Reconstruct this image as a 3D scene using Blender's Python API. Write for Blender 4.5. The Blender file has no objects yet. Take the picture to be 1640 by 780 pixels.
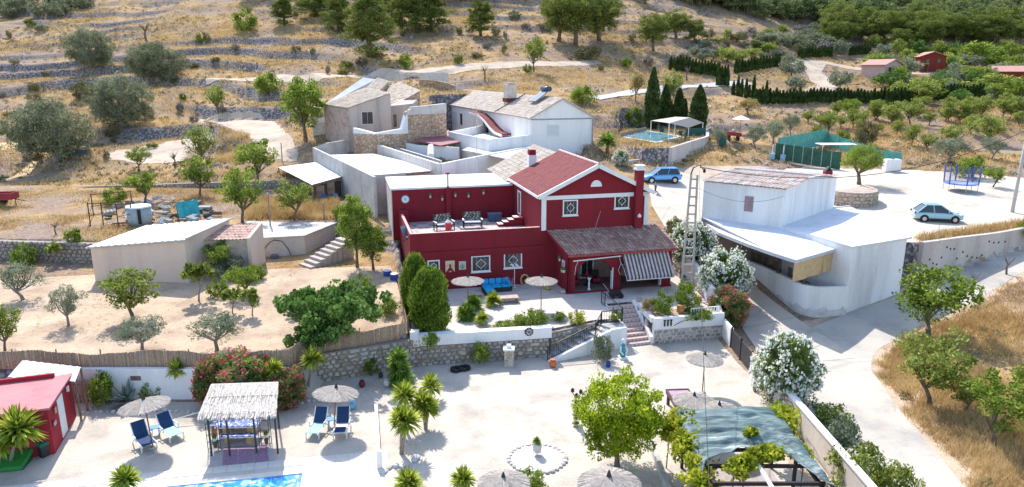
import bpy, bmesh, math, random
import numpy as np
from mathutils import Vector, Matrix, noise
R = math.radians
C = bpy.context.scene.collection
SC = bpy.context.scene
rng = np.random.default_rng(7)
rnd = random.Random(7)
# ------------------------------------------------------------ camera
F, TH, CH = 1108.0, R(14.0), 17.5
cam_d = bpy.data.cameras.new('camera')
cam = bpy.data.objects.new('camera', cam_d); C.objects.link(cam)
cam.location = (0, 0, CH); cam.rotation_euler = (R(90) - TH, 0, 0)
cam_d.sensor_width = 36; cam_d.lens = F / 1640 * 36
cam_d.clip_start = 0.5; cam_d.clip_end = 3000
SC.camera = cam
# ------------------------------------------------------------ sky, sun, exposure
SUN_AZ, SUN_EL = R(22), R(48)      # the sun stands behind the scene, a little to the left
wd = bpy.data.worlds.new('World'); SC.world = wd; wd.use_nodes = True
wn = wd.node_tree.nodes; wl = wd.node_tree.links
bg = wn['Background']
sk = wn.new('ShaderNodeTexSky'); sk.sky_type = 'NISHITA'; sk.sun_disc = False
sk.sun_elevation = SUN_EL; sk.sun_rotation = -SUN_AZ; sk.air_density = 1.0; sk.dust_density = 1.0
wl.new(sk.outputs[0], bg.inputs[0]); bg.inputs[1].default_value = 0.15
sun_d = bpy.data.lights.new('sun', 'SUN'); sun_d.energy = 2.8; sun_d.angle = R(0.6); sun_d.color = (1, .955, .88)
sun = bpy.data.objects.new('sun', sun_d); C.objects.link(sun)
sv = Vector((-math.sin(SUN_AZ) * math.cos(SUN_EL), math.cos(SUN_AZ) * math.cos(SUN_EL), math.sin(SUN_EL)))
sun.rotation_euler = sv.to_track_quat('Z', 'Y').to_euler(); sun.location = (0, 0, 60)
SC.view_settings.view_transform = 'Standard'; SC.view_settings.look = 'None'
SC.view_settings.exposure = 1.24; SC.view_settings.gamma = 1
SC.render.engine = 'CYCLES'
SC.cycles.max_bounces = 6; SC.cycles.transparent_max_bounces = 8
def ray(u, v):
 x = (u - 820) / F; y = (390 - v) / F
 return Vector((x, math.cos(TH) + y * math.sin(TH), -math.sin(TH) + y * math.cos(TH)))
def W(u, v, z=0.0):
 d = ray(u, v); t = (z - CH) / d.z
 return Vector((d.x * t, d.y * t, z))
def WY(u, v, Y):
 d = ray(u, v); t = Y / d.y
 return Vector((d.x * t, Y, CH + d.z * t))
# ------------------------------------------------------------ materials
MATS = {}
def nodes_of(name):
 m = bpy.data.materials.new(name); m.use_nodes = True
 nt = m.node_tree; nt.nodes.clear()
 return m, nt
def N(nt, t, **k):
 n = nt.nodes.new(t)
 for a, b in k.items():
  if a.startswith('i_'):
   key = a[2:]
   n.inputs[int(key) if key.isdigit() else key].default_value = b
  else: setattr(n, a, b)
 return n
def ramp(nt, fac, stops):
 r = nt.nodes.new('ShaderNodeValToRGB'); e = r.color_ramp.elements
 while len(e) > 1: e.remove(e[-1])
 for i, (p, c) in enumerate(stops):
  q = e[0] if i == 0 else e.new(p)
  q.position = p; q.color = (*c, 1)
 nt.links.new(fac, r.inputs[0]); return r.outputs[0]
def sc3(c, k): return tuple(max(0, min(1, x * k)) for x in c)
def M(name, col, rough=.8, var=.12, scale=3.0, bump=.15, metal=0.0, col2=None, spec=.3, fine=None, streak=False, crack=0):
 """plain procedural surface: base colour broken by two noises, small bump"""
 if name in MATS: return MATS[name]
 m, nt = nodes_of(name)
 out = N(nt, 'ShaderNodeOutputMaterial'); b = N(nt, 'ShaderNodeBsdfPrincipled')
 b.inputs['Roughness'].default_value = rough; b.inputs['Metallic'].default_value = metal
 b.inputs['Specular IOR Level'].default_value = spec
 tc = N(nt, 'ShaderNodeTexCoord'); src = tc.outputs['Object']
 if streak:
  mp = N(nt, 'ShaderNodeMapping'); mp.inputs['Scale'].default_value = (1, 1, .12)
  nt.links.new(src, mp.inputs[0]); src2 = mp.outputs[0]
 else: src2 = src
 n1 = N(nt, 'ShaderNodeTexNoise', i_Scale=scale, i_Detail=6.0, i_Roughness=.65)
 n2 = N(nt, 'ShaderNodeTexNoise', i_Scale=(fine or scale * 9), i_Detail=3.0)
 nt.links.new(src2, n1.inputs[0]); nt.links.new(src, n2.inputs[0])
 c2 = col2 or sc3(col, 1 - var * 2.2)
 r1 = ramp(nt, n1.outputs[0], [(.33, c2), (.5, col), (.68, sc3(col, 1 + var))])
 mx = N(nt, 'ShaderNodeMixRGB', blend_type='MULTIPLY', i_Fac=.55)
 r2 = ramp(nt, n2.outputs[0], [(.3, (1 - var * 1.6,) * 3), (.7, (1, 1, 1))])
 nt.links.new(r1, mx.inputs[1]); nt.links.new(r2, mx.inputs[2])
 if crack:
  v = N(nt, 'ShaderNodeTexVoronoi', i_Scale=crack, feature='DISTANCE_TO_EDGE'); dn = N(nt, 'ShaderNodeMixRGB', blend_type='ADD', i_Fac=.8)
  nt.links.new(src, dn.inputs[1]); nt.links.new(n1.outputs['Color'], dn.inputs[2]); nt.links.new(dn.outputs[0], v.inputs[0])
  r3 = ramp(nt, v.outputs[0], [(.002, (.55, .53, .51)), (.009, (1, 1, 1))]); m3 = N(nt, 'ShaderNodeMixRGB', blend_type='MULTIPLY', i_Fac=.38); nt.links.new(mx.outputs[0], m3.inputs[1]); nt.links.new(r3, m3.inputs[2]); mx = m3
 nt.links.new(mx.outputs[0], b.inputs['Base Color'])
 if bump:
  bp = N(nt, 'ShaderNodeBump', i_Strength=bump, i_Distance=.05)
  nt.links.new(n2.outputs[0], bp.inputs['Height']); nt.links.new(bp.outputs[0], b.inputs['Normal'])
 nt.links.new(b.outputs[0], out.inputs[0])
 MATS[name] = m; return m
def leafM(name, dark, mid, light, scale=.8, trans=.35):
 """foliage: per-leaf and per-clump colour, light passes through"""
 if name in MATS: return MATS[name]
 m, nt = nodes_of(name)
 out = N(nt, 'ShaderNodeOutputMaterial')
 d = N(nt, 'ShaderNodeBsdfDiffuse'); t = N(nt, 'ShaderNodeBsdfTranslucent'); mx = N(nt, 'ShaderNodeMixShader'); mx.inputs[0].default_value = trans
 g = N(nt, 'ShaderNodeNewGeometry'); tc = N(nt, 'ShaderNodeTexCoord')
 n1 = N(nt, 'ShaderNodeTexNoise', i_Scale=scale, i_Detail=2.0); nt.links.new(tc.outputs['Object'], n1.inputs[0])
 ad = N(nt, 'ShaderNodeMath', operation='MULTIPLY_ADD'); ad.inputs[1].default_value = .45
 oi = N(nt, 'ShaderNodeObjectInfo')
 ad2 = N(nt, 'ShaderNodeMath', operation='MULTIPLY_ADD'); ad2.inputs[1].default_value = .12
 nt.links.new(g.outputs['Random Per Island'], ad.inputs[0]); nt.links.new(n1.outputs[0], ad.inputs[2])
 nt.links.new(oi.outputs['Random'], ad2.inputs[0]); nt.links.new(ad.outputs[0], ad2.inputs[2])
 c = ramp(nt, ad2.outputs[0], [(.4, dark), (.75, mid), (1.0, light)])
 nt.links.new(c, d.inputs[0]); nt.links.new(c, t.inputs[0])
 nt.links.new(d.outputs[0], mx.inputs[1]); nt.links.new(t.outputs[0], mx.inputs[2]); nt.links.new(mx.outputs[0], out.inputs[0])
 MATS[name] = m; return m
# ------------------------------------------------------------ object helpers
def tag(o, label=None, cat=None, group=None, kind=None):
 if label: o['label'] = label
 if cat: o['category'] = cat
 if group: o['group'] = group
 if kind: o['kind'] = kind
 return o
def thing(name, label, cat, loc=(0, 0, 0), rz=0.0, group=None):
 o = bpy.data.objects.new(name, None); C.objects.link(o)
 o.empty_display_size = .3
 o.location = loc; o.rotation_euler = (0, 0, rz)
 return tag(o, label, cat, group)
def link(name, me, m=None, parent=None, loc=None, rz=0, kind=None):
 o = bpy.data.objects.new(name, me); C.objects.link(o)
 if m and not me.materials: me.materials.append(m)
 if parent: o.parent = parent
 if loc is not None: o.location = loc
 if rz: o.rotation_euler = (0, 0, rz)
 if kind: o['kind'] = kind
 return o
def copy_tree(o, parent=None):
 c = o.copy(); C.objects.link(c)
 if parent: c.parent = parent
 for ch in [x for x in o.children]:
  copy_tree(ch, c)
 return c
def again(o, loc, rz=None, label=None, group=None, s=None):
 c = copy_tree(o); c.location = loc
 if rz is not None: c.rotation_euler = (0, 0, rz)
 if s is not None: c.scale = (s, s, s) if isinstance(s, (int, float)) else s
 if label: c['label'] = label
 if group: c['group'] = group
 return c
class MB:
 def __init__(s): s.v = []; s.f = []
 def add(s, vs, fs):
  n = len(s.v); s.v += [tuple(p) for p in vs]; s.f += [tuple(i + n for i in f) for f in fs]; return s
 def box(s, x0, x1, y0, y1, z0, z1):
  return s.add([(x0, y0, z0), (x1, y0, z0), (x1, y1, z0), (x0, y1, z0), (x0, y0, z1), (x1, y0, z1), (x1, y1, z1), (x0, y1, z1)],
                     [(0, 3, 2, 1), (4, 5, 6, 7), (0, 1, 5, 4), (1, 2, 6, 5), (2, 3, 7, 6), (3, 0, 4, 7)])
 def cbox(s, c, sz, rz=0.0, rx=0.0, ry=0.0):
  m = Matrix.Translation(Vector(c)) @ Matrix.Rotation(rz, 4, 'Z') @ Matrix.Rotation(ry, 4, 'Y') @ Matrix.Rotation(rx, 4, 'X')
  a, b, d = sz[0] / 2, sz[1] / 2, sz[2] / 2
  t = MB().box(-a, a, -b, b, -d, d)
  return s.add([m @ Vector(p) for p in t.v], t.f)
 def bar(s, p0, p1, w, h=None):
  """rectangular bar between two points (w across, h upright)"""
  p0, p1 = Vector(p0), Vector(p1); h = h or w; d = (p1 - p0)
  if d.length < 1e-6: return s
  d.normalize(); up = Vector((0, 0, 1)) if abs(d.z) < .98 else Vector((0, 1, 0))
  sd = d.cross(up).normalized(); up = sd.cross(d).normalized()
  vs = [p + sd * a * w / 2 + up * b * h / 2 for p in (p0, p1) for a, b in ((-1, -1), (1, -1), (1, 1), (-1, 1))]
  return s.add(vs, [(0, 1, 2, 3), (7, 6, 5, 4), (0, 4, 5, 1), (1, 5, 6, 2), (2, 6, 7, 3), (3, 7, 4, 0)])
 def tube(s, pts, r, n=8, cap=True):
  """tapered tube along points; r is a number or a list"""
  pts = [Vector(p) for p in pts]; k = len(pts)
  rs = r if isinstance(r, (list, tuple)) else [r] * k
  base = len(s.v)
  for i, p in enumerate(pts):
   d = (pts[min(i + 1, k - 1)] - pts[max(i - 1, 0)]).normalized()
   a = Vector((1, 0, 0)) if abs(d.x) < .8 else Vector((0, 1, 0))
   e1 = d.cross(a).normalized(); e2 = d.cross(e1)
   for j in range(n):
    t = 2 * math.pi * j / n
    s.v.append(tuple(p + (e1 * math.cos(t) + e2 * math.sin(t)) * rs[i]))
  for i in range(k - 1):
   for j in range(n):
    a = base + i * n + j; b = base + i * n + (j + 1) % n
    s.f.append((a, b, b + n, a + n))
  if cap:
   s.f.append(tuple(base + j for j in range(n))[::-1]); s.f.append(tuple(base + (k - 1) * n + j for j in range(n)))
  return s
 def lathe(s, prof, c=(0, 0, 0), n=16, sx=1, sy=1):
  """profile [(r,z)...] turned about z"""
  base = len(s.v)
  for r, z in prof:
   for j in range(n):
    t = 2 * math.pi * j / n
    s.v.append((c[0] + r * sx * math.cos(t), c[1] + r * sy * math.sin(t), c[2] + z))
  for i in range(len(prof) - 1):
   for j in range(n):
    a = base + i * n + j; b = base + i * n + (j + 1) % n
    s.f.append((a, b, b + n, a + n))
  s.f.append(tuple(base + j for j in range(n))[::-1]); s.f.append(tuple(base + (len(prof) - 1) * n + j for j in range(n)))
  return s
 def prism(s, poly, z0, z1):
  """poly counter-clockwise [(x,y)..]; z0/z1 numbers or lists per corner"""
  n = len(poly); a = z0 if isinstance(z0, (list, tuple)) else [z0] * n; b = z1 if isinstance(z1, (list, tuple)) else [z1] * n
  vs = [(p[0], p[1], a[i]) for i, p in enumerate(poly)] + [(p[0], p[1], b[i]) for i, p in enumerate(poly)]
  fs = [tuple(range(n))[::-1], tuple(range(n, 2 * n))] + [(i, (i + 1) % n, n + (i + 1) % n, n + i) for i in range(n)]
  return s.add(vs, fs)
 def slab(s, quad, th):
  """thick sheet from 3-D corner points, thickness downward"""
  q = [Vector(p) for p in quad]; n = len(q)
  vs = q + [p - Vector((0, 0, th)) for p in q]
  fs = [tuple(range(n)), tuple(range(n, 2 * n))[::-1]] + [((i + 1) % n, i, n + i, n + (i + 1) % n) for i in range(n)]
  return s.add(vs, fs)
 def xprism(s, prof, x0, x1):
  """profile [(y,z)..] extruded along x"""
  n = len(prof)
  vs = [(x0, y, z) for y, z in prof] + [(x1, y, z) for y, z in prof]
  fs = [tuple(range(n)), tuple(range(n, 2 * n))[::-1]] + [((i + 1) % n, i, n + i, n + (i + 1) % n) for i in range(n)]
  return s.add(vs, fs)
 def yprism(s, prof, y0, y1):
  n = len(prof)
  vs = [(x, y0, z) for x, z in prof] + [(x, y1, z) for x, z in prof]
  fs = [tuple(range(n)), tuple(range(n, 2 * n))[::-1]] + [((i + 1) % n, i, n + i, n + (i + 1) % n) for i in range(n)]
  return s.add(vs, fs)
 def mesh(s, name, smooth=False):
  me = bpy.data.meshes.new(name); me.from_pydata(s.v, [], s.f); me.update()
  bm = bmesh.new(); bm.from_mesh(me); bmesh.ops.recalc_face_normals(bm, faces=bm.faces); bm.to_mesh(me); bm.free()
  if smooth: me.polygons.foreach_set('use_smooth', [True] * len(me.polygons))
  return me
 def build(s, name, m, parent=None, smooth=False, kind=None, bevel=0.0, label=None):
  me = s.mesh(name, smooth)
  if bevel:
   bm = bmesh.new(); bm.from_mesh(me)
   bmesh.ops.bevel(bm, geom=[e for e in bm.edges if len(e.link_faces) == 2 and e.calc_face_angle(0) > .6], offset=bevel, segments=1, affect='EDGES')
   bm.to_mesh(me); bm.free()
  o = link(name, me, m, parent, kind=kind)
  if label: o['label'] = label
  return o
def npmesh(name, V, Fc):
 """fast mesh from arrays; Fc (n,k)"""
 V = np.asarray(V, dtype=np.float32); Fc = np.asarray(Fc, dtype=np.int32)
 me = bpy.data.meshes.new(name)
 me.vertices.add(len(V)); me.vertices.foreach_set('co', V.ravel())
 k = Fc.shape[1]; me.loops.add(Fc.size); me.loops.foreach_set('vertex_index', Fc.ravel())
 me.polygons.add(len(Fc)); me.polygons.foreach_set('loop_start', np.arange(0, Fc.size, k, dtype=np.int32))
 try: me.polygons.foreach_set('loop_total', np.full(len(Fc), k, dtype=np.int32))
 except Exception: pass
 me.update(calc_edges=True); me.validate()
 return me
# ------------------------------------------------------------ vectorised value noise
_perm = np.random.default_rng(3).random((256, 256))
def vn(X, Y, s):
 x = np.asarray(X) / s + 500.3; y = np.asarray(Y) / s + 500.7
 xi = np.floor(x).astype(int); yi = np.floor(y).astype(int); fx = x - xi; fy = y - yi
 fx = fx * fx * (3 - 2 * fx); fy = fy * fy * (3 - 2 * fy)
 a = _perm[xi % 256, yi % 256]; b = _perm[(xi + 1) % 256, yi % 256]; c = _perm[xi % 256, (yi + 1) % 256]; d = _perm[(xi + 1) % 256, (yi + 1) % 256]
 return (a * (1 - fx) + b * fx) * (1 - fy) + (c * (1 - fx) + d * fx) * fy - .5
def fbm(X, Y, s, o=4):
 r = 0; a = 1
 for i in range(o): r = r + a * vn(X + 37.1 * i, Y - 19.7 * i, s / 2 ** i); a *= .5
 return r
def inpoly(X, Y, poly):
 X = np.asarray(X); Y = np.asarray(Y); ins = np.zeros(X.shape, bool); n = len(poly)
 for i in range(n):
  x0, y0 = poly[i][:2]; x1, y1 = poly[(i + 1) % n][:2]
  if y0 == y1: continue
  c = ((y0 > Y) != (y1 > Y)) & (X < (x1 - x0) * (Y - y0) / (y1 - y0) + x0)
  ins ^= c
 return ins
def sdist(X, Y, poly):
 """distance to polygon edge"""
 X = np.asarray(X, float); Y = np.asarray(Y, float); d = np.full(X.shape, 1e9); n = len(poly)
 for i in range(n):
  x0, y0 = poly[i][:2]; x1, y1 = poly[(i + 1) % n][:2]
  dx, dy = x1 - x0, y1 - y0; L = dx * dx + dy * dy + 1e-9
  t = np.clip(((X - x0) * dx + (Y - y0) * dy) / L, 0, 1)
  d = np.minimum(d, np.hypot(X - x0 - t * dx, Y - y0 - t * dy))
 return d
# ------------------------------------------------------------ the lie of the land
_cp = []
for u, v, z in [(1300, 540, .35), (1460, 540, .7), (1400, 620, .3), (1640, 460, 2.6), (1560, 470, 1.6), (1640, 540, 1.7), (1640, 640, .9), (1640, 780, .3),
    (1450, 780, -.2), (1340, 700, 0), (1215, 545, .1), (1180, 500, .6), (1130, 460, 1.6), (1110, 420, 2.6), (1100, 370, 4.0), (1080, 330, 5.0), (1060, 297, 5.7),
    (1150, 280, 6.0), (1180, 262, 6.5), (1300, 300, 5.2), (1500, 300, 5.2), (1640, 300, 5.4), (900, 780, 0), (300, 780, 0), (0, 780, 0), (0, 560, 1.9),
    (200, 480, 2.2), (0, 440, 2.3), (100, 378, 4.2), (300, 340, 4.5), (450, 330, 4.4), (0, 330, 4.5), (520, 420, 3.0), (1560, 400, 3.2), (1640, 390, 3.5)]:
 p = W(u, v, z); _cp.append((p.x, p.y, z))
for u, prof in {-150: [(300, 80), (250, 92), (200, 108), (150, 127), (100, 150), (50, 178), (0, 210), (-60, 250)],
    100: [(300, 78), (250, 91), (200, 106), (150, 125), (100, 149), (50, 177), (0, 209), (-60, 250)],
    300: [(300, 76), (250, 88), (200, 104), (150, 123), (100, 147), (50, 173), (0, 206), (-60, 250)],
    450: [(300, 74), (260, 84), (222, 93), (180, 108), (130, 130), (90, 150), (50, 171), (0, 204), (-60, 250)],
    640: [(180, 104), (130, 126), (90, 146), (50, 168), (0, 202), (-60, 250)],
    800: [(150, 116), (110, 135), (80, 150), (50, 167), (0, 204), (-60, 255)],
    1000: [(225, 86), (180, 103), (150, 120), (110, 146), (80, 160), (50, 176), (0, 215), (-60, 260)],
    1150: [(225, 92), (190, 106), (145, 135), (110, 155), (80, 172), (50, 192), (0, 232), (-60, 275)],
    1300: [(240, 95), (215, 103), (165, 130), (125, 165), (95, 186), (60, 208), (0, 255), (-60, 300)],
    1500: [(240, 97), (215, 106), (165, 130), (125, 165), (95, 190), (60, 216), (0, 265), (-60, 310)],
    1750: [(300, 74), (240, 97), (215, 106), (165, 130), (125, 165), (95, 195), (60, 222), (0, 275), (-60, 320)]}.items():
 for v, Y in prof:
  p = WY(u, v, Y); _cp.append(tuple(p))
for x, y, z in [(-80, 20, .5), (80, 20, .5), (0, 0, -.5), (-100, 60, 4), (100, 60, 6), (0, -60, -3), (-80, -60, -3), (80, -60, -3), (-200, 250, 55), (0, 330, 75), (250, 330, 58),
    (-200, 100, 12), (220, 100, 9), (-60, 34, 1.8), (60, 34, 1.5)]:
 _cp.append((x, y, z))
_cp = np.array(_cp)
def _tps(r2): return .5 * r2 * np.log(r2 + 1e-9)
_n = len(_cp); _A = np.zeros((_n + 3, _n + 3))
_d2 = ((_cp[:, None, :2] - _cp[None, :, :2]) ** 2).sum(-1)
_A[:_n, :_n] = _tps(_d2) + np.eye(_n) * 60.0
_A[:_n, _n:] = np.c_[np.ones(_n), _cp[:, :2]]; _A[_n:, :_n] = _A[:_n, _n:].T
_w = np.linalg.solve(_A, np.r_[_cp[:, 2], 0, 0, 0])
def base_h(X, Y):
 X = np.asarray(X, float); Y = np.asarray(Y, float); r = _w[_n] + _w[_n + 1] * X + _w[_n + 2] * Y
 for i in range(_n): r = r + _w[i] * _tps((X - _cp[i, 0]) ** 2 + (Y - _cp[i, 1]) ** 2)
 return r
def PL(*uvz): return [tuple(W(u, v, z))[:2] for u, v, z in uvz]
YARD = [(-60, 34.75), (-11.9, 34.75), (-11.9, 36.9), (-5.6, 39.55), (2.2, 40.9), (5.6, 42.75), (7.35, 43.0), (6.5, 45.9), (8.3, 46.35), (9.1, 43.25), (14.1, 44.3), (14.15, 20), (40, 20), (40, -5), (-60, -5)]
PATIO = [(-6.3, 39.7), (2.2, 40.9), (5.6, 42.75), (7.35, 43.0), (6.5, 45.9), (8.3, 46.35), (9.1, 43.25), (14.1, 44.3), (13.9, 52), (12, 56), (6, 70), (-10, 62), (-8.2, 49)]
ORCH = [(-70, 34.75), (-11.9, 34.75), (-11.9, 36.9), (-5.6, 39.55), (-8.6, 49), (-9.8, 56), (-12, 58), (-13.4, 57.2), (-15.1, 60.3), (-16.4, 60.3), (-17.4, 55.7), (-20.9, 55.0), (-24, 54.2), (-27, 52.8), (-31.5, 53.5), (-40, 54.5), (-70, 58)]
FIELD = [(-70, 58), (-40, 54.5), (-31.5, 53.5), (-27, 52.8), (-24, 54.2), (-20.9, 55.0), (-16.2, 55.6), (-15.2, 57.6), (-12.5, 58), (-10.5, 58.3), (-13, 72), (-20, 76.5), (-60, 77.5), (-90, 80)]
PARK = [(31.2, 50.8), (34.5, 52.4), (39, 54.2), (46, 57.3), (62, 64), (66, 74), (50, 83), (36, 85), (27, 80), (20, 72), (19.5, 62), (24, 56)]
POOLT = [tuple(W(u, v, 8.9))[:2] for u, v in ((1073, 236.5), (1103, 227), (1132, 218.5), (1132, 205), (990, 205), (984, 226), (1030, 237))]
def hgt(X, Y):
 X = np.asarray(X, float); Y = np.asarray(Y, float)
 z = base_h(X, Y)
 far = np.clip((Y - 78) / 14, 0, 1)
 a = X / np.maximum(Y, 1)
 wt = far * np.clip(1.0 - np.clip((a + .02) / .55, 0, 1) * .75, .25, 1)
 wt = wt * np.clip((330 - Y) / 60, 0, 1) * (.05 + .95 * np.clip(vn(X, Y, 19) * 3.6 + .5, 0, 1)) * np.clip(1 - (Y - 120) / 160, .35, 1)
 st = 2.9; ph = z / st + fbm(X, Y, 55, 2) * 2.1 + fbm(X, Y, 15, 2) * .5
 fr = ph - np.floor(ph)
 f2 = np.where(fr < .84, fr * .30, .252 + (fr - .84) / .16 * .748)
 z = z + wt * (f2 - fr) * st
 z = z + far * fbm(X, Y, 9, 3) * .55 + fbm(X, Y, 2.3, 2) * .05
 def plat(z, poly, h, fade=.25):
  ins = inpoly(X, Y, poly); d = sdist(X, Y, poly)
  k = np.where(ins, 1.0, np.clip(1 - d / fade, 0, 1)) if fade else ins.astype(float)
  return z * (1 - k) + h * k
 z = plat(z, POOLT, 8.85)
 z = plat(z, [(-12.8, 115), (-9.5, 86), (-6, 80), (2, 79.5), (9, 82), (-4, 114.5)], 6.6)
 z = plat(z, PARK, 4.75 + np.clip(Y - 58, 0, 40) * .045 + fbm(X, Y, 6, 2) * .04)
 z = plat(z, FIELD, 4.2 + np.clip(Y - 55, 0, 40) * .032 + fbm(X, Y, 5, 3) * .10)
 z = plat(z, ORCH, 1.88 + np.clip(Y - 36, 0, 30) * .045 + fbm(X, Y, 3, 3) * .07)
 z = plat(z, PATIO, 1.6, .12)
 z = plat(z, YARD, 0.0, .12)
 z = np.where(Y < 19, np.minimum(z, .0), z)
 return z
def H1(x, y): return float(hgt(np.array([x]), np.array([y]))[0])
_t = np.r_[np.arange(22, 120, .25), np.arange(120, 420, .8)]
def G(u, v):
 """ground point seen at a pixel of the photograph"""
 d = ray(u, v); X = d.x / d.y * _t; Z = CH + d.z / d.y * _t
 h = hgt(X, _t); k = np.argmax(h >= Z)
 if h[k] < Z[k]: k = len(_t) - 1
 k = max(k, 1); a = (Z[k - 1] - h[k - 1]); b = (h[k] - Z[k]); t = a / (a + b + 1e-9)
 Y = _t[k - 1] + (_t[k] - _t[k - 1]) * t
 return Vector((d.x / d.y * Y, Y, CH + d.z / d.y * Y))
def depth_of(p): return p[1] * math.cos(TH) + (CH - p[2]) * math.sin(TH)
def gridmesh(name, xs, ys, cut=None):
 X, Y = np.meshgrid(xs, ys); Z = hgt(X.ravel(), Y.ravel()).reshape(X.shape)
 V = np.stack([X.ravel(), Y.ravel(), Z.ravel()], 1); nx = len(xs); ny = len(ys)
 i = np.arange((nx - 1) * (ny - 1)); r = i // (nx - 1); c = i % (nx - 1); a = r * nx + c
 Fc = np.stack([a, a + 1, a + nx + 1, a + nx], 1)
 if cut is not None:
  cx = (X[:-1, :-1] + X[1:, 1:]).ravel() / 2; cy = (Y[:-1, :-1] + Y[1:, 1:]).ravel() / 2
  Fc = Fc[~cut(cx, cy)]
 return npmesh(name, V, Fc)
def landM():
 m, nt = nodes_of('dry_land'); L = nt.links.new
 out = N(nt, 'ShaderNodeOutputMaterial'); b = N(nt, 'ShaderNodeBsdfPrincipled', i_Roughness=.95); b.inputs['Specular IOR Level'].default_value = .1
 tc = N(nt, 'ShaderNodeTexCoord'); P = tc.outputs['Object']
 nz = [N(nt, 'ShaderNodeTexNoise', i_Scale=s, i_Detail=d, i_Roughness=.7) for s, d in ((.09, 4.0), (.5, 6.0), (3.2, 5.0), (14.0, 3.0))]
 for n in nz: L(P, n.inputs[0])
 straw = ramp(nt, nz[1].outputs[0], [(.3, (.22, .135, .07)), (.44, (.37, .235, .11)), (.58, (.50, .345, .165)), (.72, (.37, .21, .095))])
 soil = ramp(nt, nz[2].outputs[0], [(.3, (.18, .125, .095)), (.5, (.31, .225, .175)), (.7, (.44, .34, .27))])
 k = ramp(nt, nz[0].outputs[0], [(.42, (0, 0, 0)), (.56, (1, 1, 1))])
 m1 = N(nt, 'ShaderNodeMixRGB'); L(k, m1.inputs[0]); L(straw, m1.inputs[1]); L(soil, m1.inputs[2])
 g = N(nt, 'ShaderNodeNewGeometry'); sp = N(nt, 'ShaderNodeSeparateXYZ'); L(g.outputs['True Normal'], sp.inputs[0])
 st = N(nt, 'ShaderNodeMapRange'); st.inputs[1].default_value = .90; st.inputs[2].default_value = .70; L(sp.outputs[2], st.inputs[0])
 vo = N(nt, 'ShaderNodeTexVoronoi', i_Scale=3.0); L(P, vo.inputs[0])
 rock = ramp(nt, vo.outputs[0], [(.0, (.50, .45, .42)), (.3, (.38, .34, .32)), (.6, (.15, .13, .13))])
 m2 = N(nt, 'ShaderNodeMixRGB'); L(st.outputs[0], m2.inputs[0]); L(m1.outputs[0], m2.inputs[1]); L(rock, m2.inputs[2])
 m3 = N(nt, 'ShaderNodeMixRGB', blend_type='MULTIPLY', i_Fac=.6); r3 = ramp(nt, nz[3].outputs[0], [(.35, (.6, .58, .55)), (.6, (1, 1, 1))])
 L(m2.outputs[0], m3.inputs[1]); L(r3, m3.inputs[2]); L(m3.outputs[0], b.inputs['Base Color'])
 bp = N(nt, 'ShaderNodeBump', i_Strength=.6, i_Distance=.25); L(nz[2].outputs[0], bp.inputs['Height']); L(bp.outputs[0], b.inputs['Normal'])
 L(b.outputs[0], out.inputs[0]); return m
LAND = landM()
near_x = (-62, 66); near_y = (21, 98)
xs = np.arange(-62, 66.01, .32); ys = np.arange(21, 98.2, .32); xe, ye = xs[-1], ys[-1]
ground = link('ground', gridmesh('ground', xs, ys), LAND, kind='structure')
xf = np.r_[np.arange(-190, xs[0], .8), np.arange(xs[0], xe, .64), np.arange(xe, 230, .9)]
hill = link('hillside', gridmesh('hillside', np.r_[xf, 231], np.r_[ye, np.arange(ye + .45, 200, .5), np.arange(200.5, 330, 1.5), 331]), LAND, kind='structure')
side = link('outer_ground', gridmesh('outer_ground', np.arange(-400, 441, 8.0), np.arange(-120, 460, 8.0),
   lambda x, y: ((x > -62) & (x < 66) & (y > 21) & (y < 98)) | ((x > -190) & (x < 231) & (y >= 98) & (y < 331))), LAND, kind='structure')
side.location.z = -.4
from mathutils.geometry import delaunay_2d_cdt
def smooth_line(pts, closed=False, it=2):
 for _ in range(it):
  n = len(pts); q = []
  for i in range(n if closed else n - 1):
   a, b = pts[i], pts[(i + 1) % n]
   q += [(a[0] * .75 + b[0] * .25, a[1] * .75 + b[1] * .25), (a[0] * .25 + b[0] * .75, a[1] * .25 + b[1] * .75)]
  if not closed: q = [pts[0]] + q + [pts[-1]]
  pts = q
 return pts
def drape(name, poly, m, off=.02, step=.6, smooth=False, z=None, jitter=0.0):
 """a sheet that follows the ground inside a polygon"""
 if smooth: poly = smooth_line(poly, True)
 ring = []
 for i in range(len(poly)):
  a, b = Vector(poly[i][:2]), Vector(poly[(i + 1) % len(poly)][:2]); n = max(1, int((b - a).length / step))
  for k in range(n):
   p = a.lerp(b, k / n)
   if jitter: p += Vector((rnd.uniform(-jitter, jitter), rnd.uniform(-jitter, jitter)))
   ring.append(p)
 P = np.array([tuple(p) for p in ring]); rp = [tuple(p) for p in ring]
 gx, gy = np.meshgrid(np.arange(P[:, 0].min(), P[:, 0].max(), step), np.arange(P[:, 1].min(), P[:, 1].max(), step))
 gx = gx.ravel(); gy = gy.ravel(); ok = inpoly(gx, gy, rp) & (sdist(gx, gy, rp) > step * .4)
 pts = [Vector(p) for p in rp] + [Vector((x, y)) for x, y in zip(gx[ok], gy[ok])]
 res = delaunay_2d_cdt(pts, [], [list(range(len(rp)))], 1, 1e-4)
 vx = np.array([tuple(v) for v in res[0]]); zz = hgt(vx[:, 0], vx[:, 1]) + off if z is None else np.full(len(vx), z)
 me = bpy.data.meshes.new(name); me.from_pydata([(a, b, c) for (a, b), c in zip(vx, zz)], [], [tuple(f) for f in res[2]]); me.update()
 bm = bmesh.new(); bm.from_mesh(me)
 for f in bm.faces:
  f.normal_update()
  if f.normal.z < 0: f.normal_flip()
 bm.to_mesh(me); bm.free()
 return link(name, me, m, kind='structure')
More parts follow.
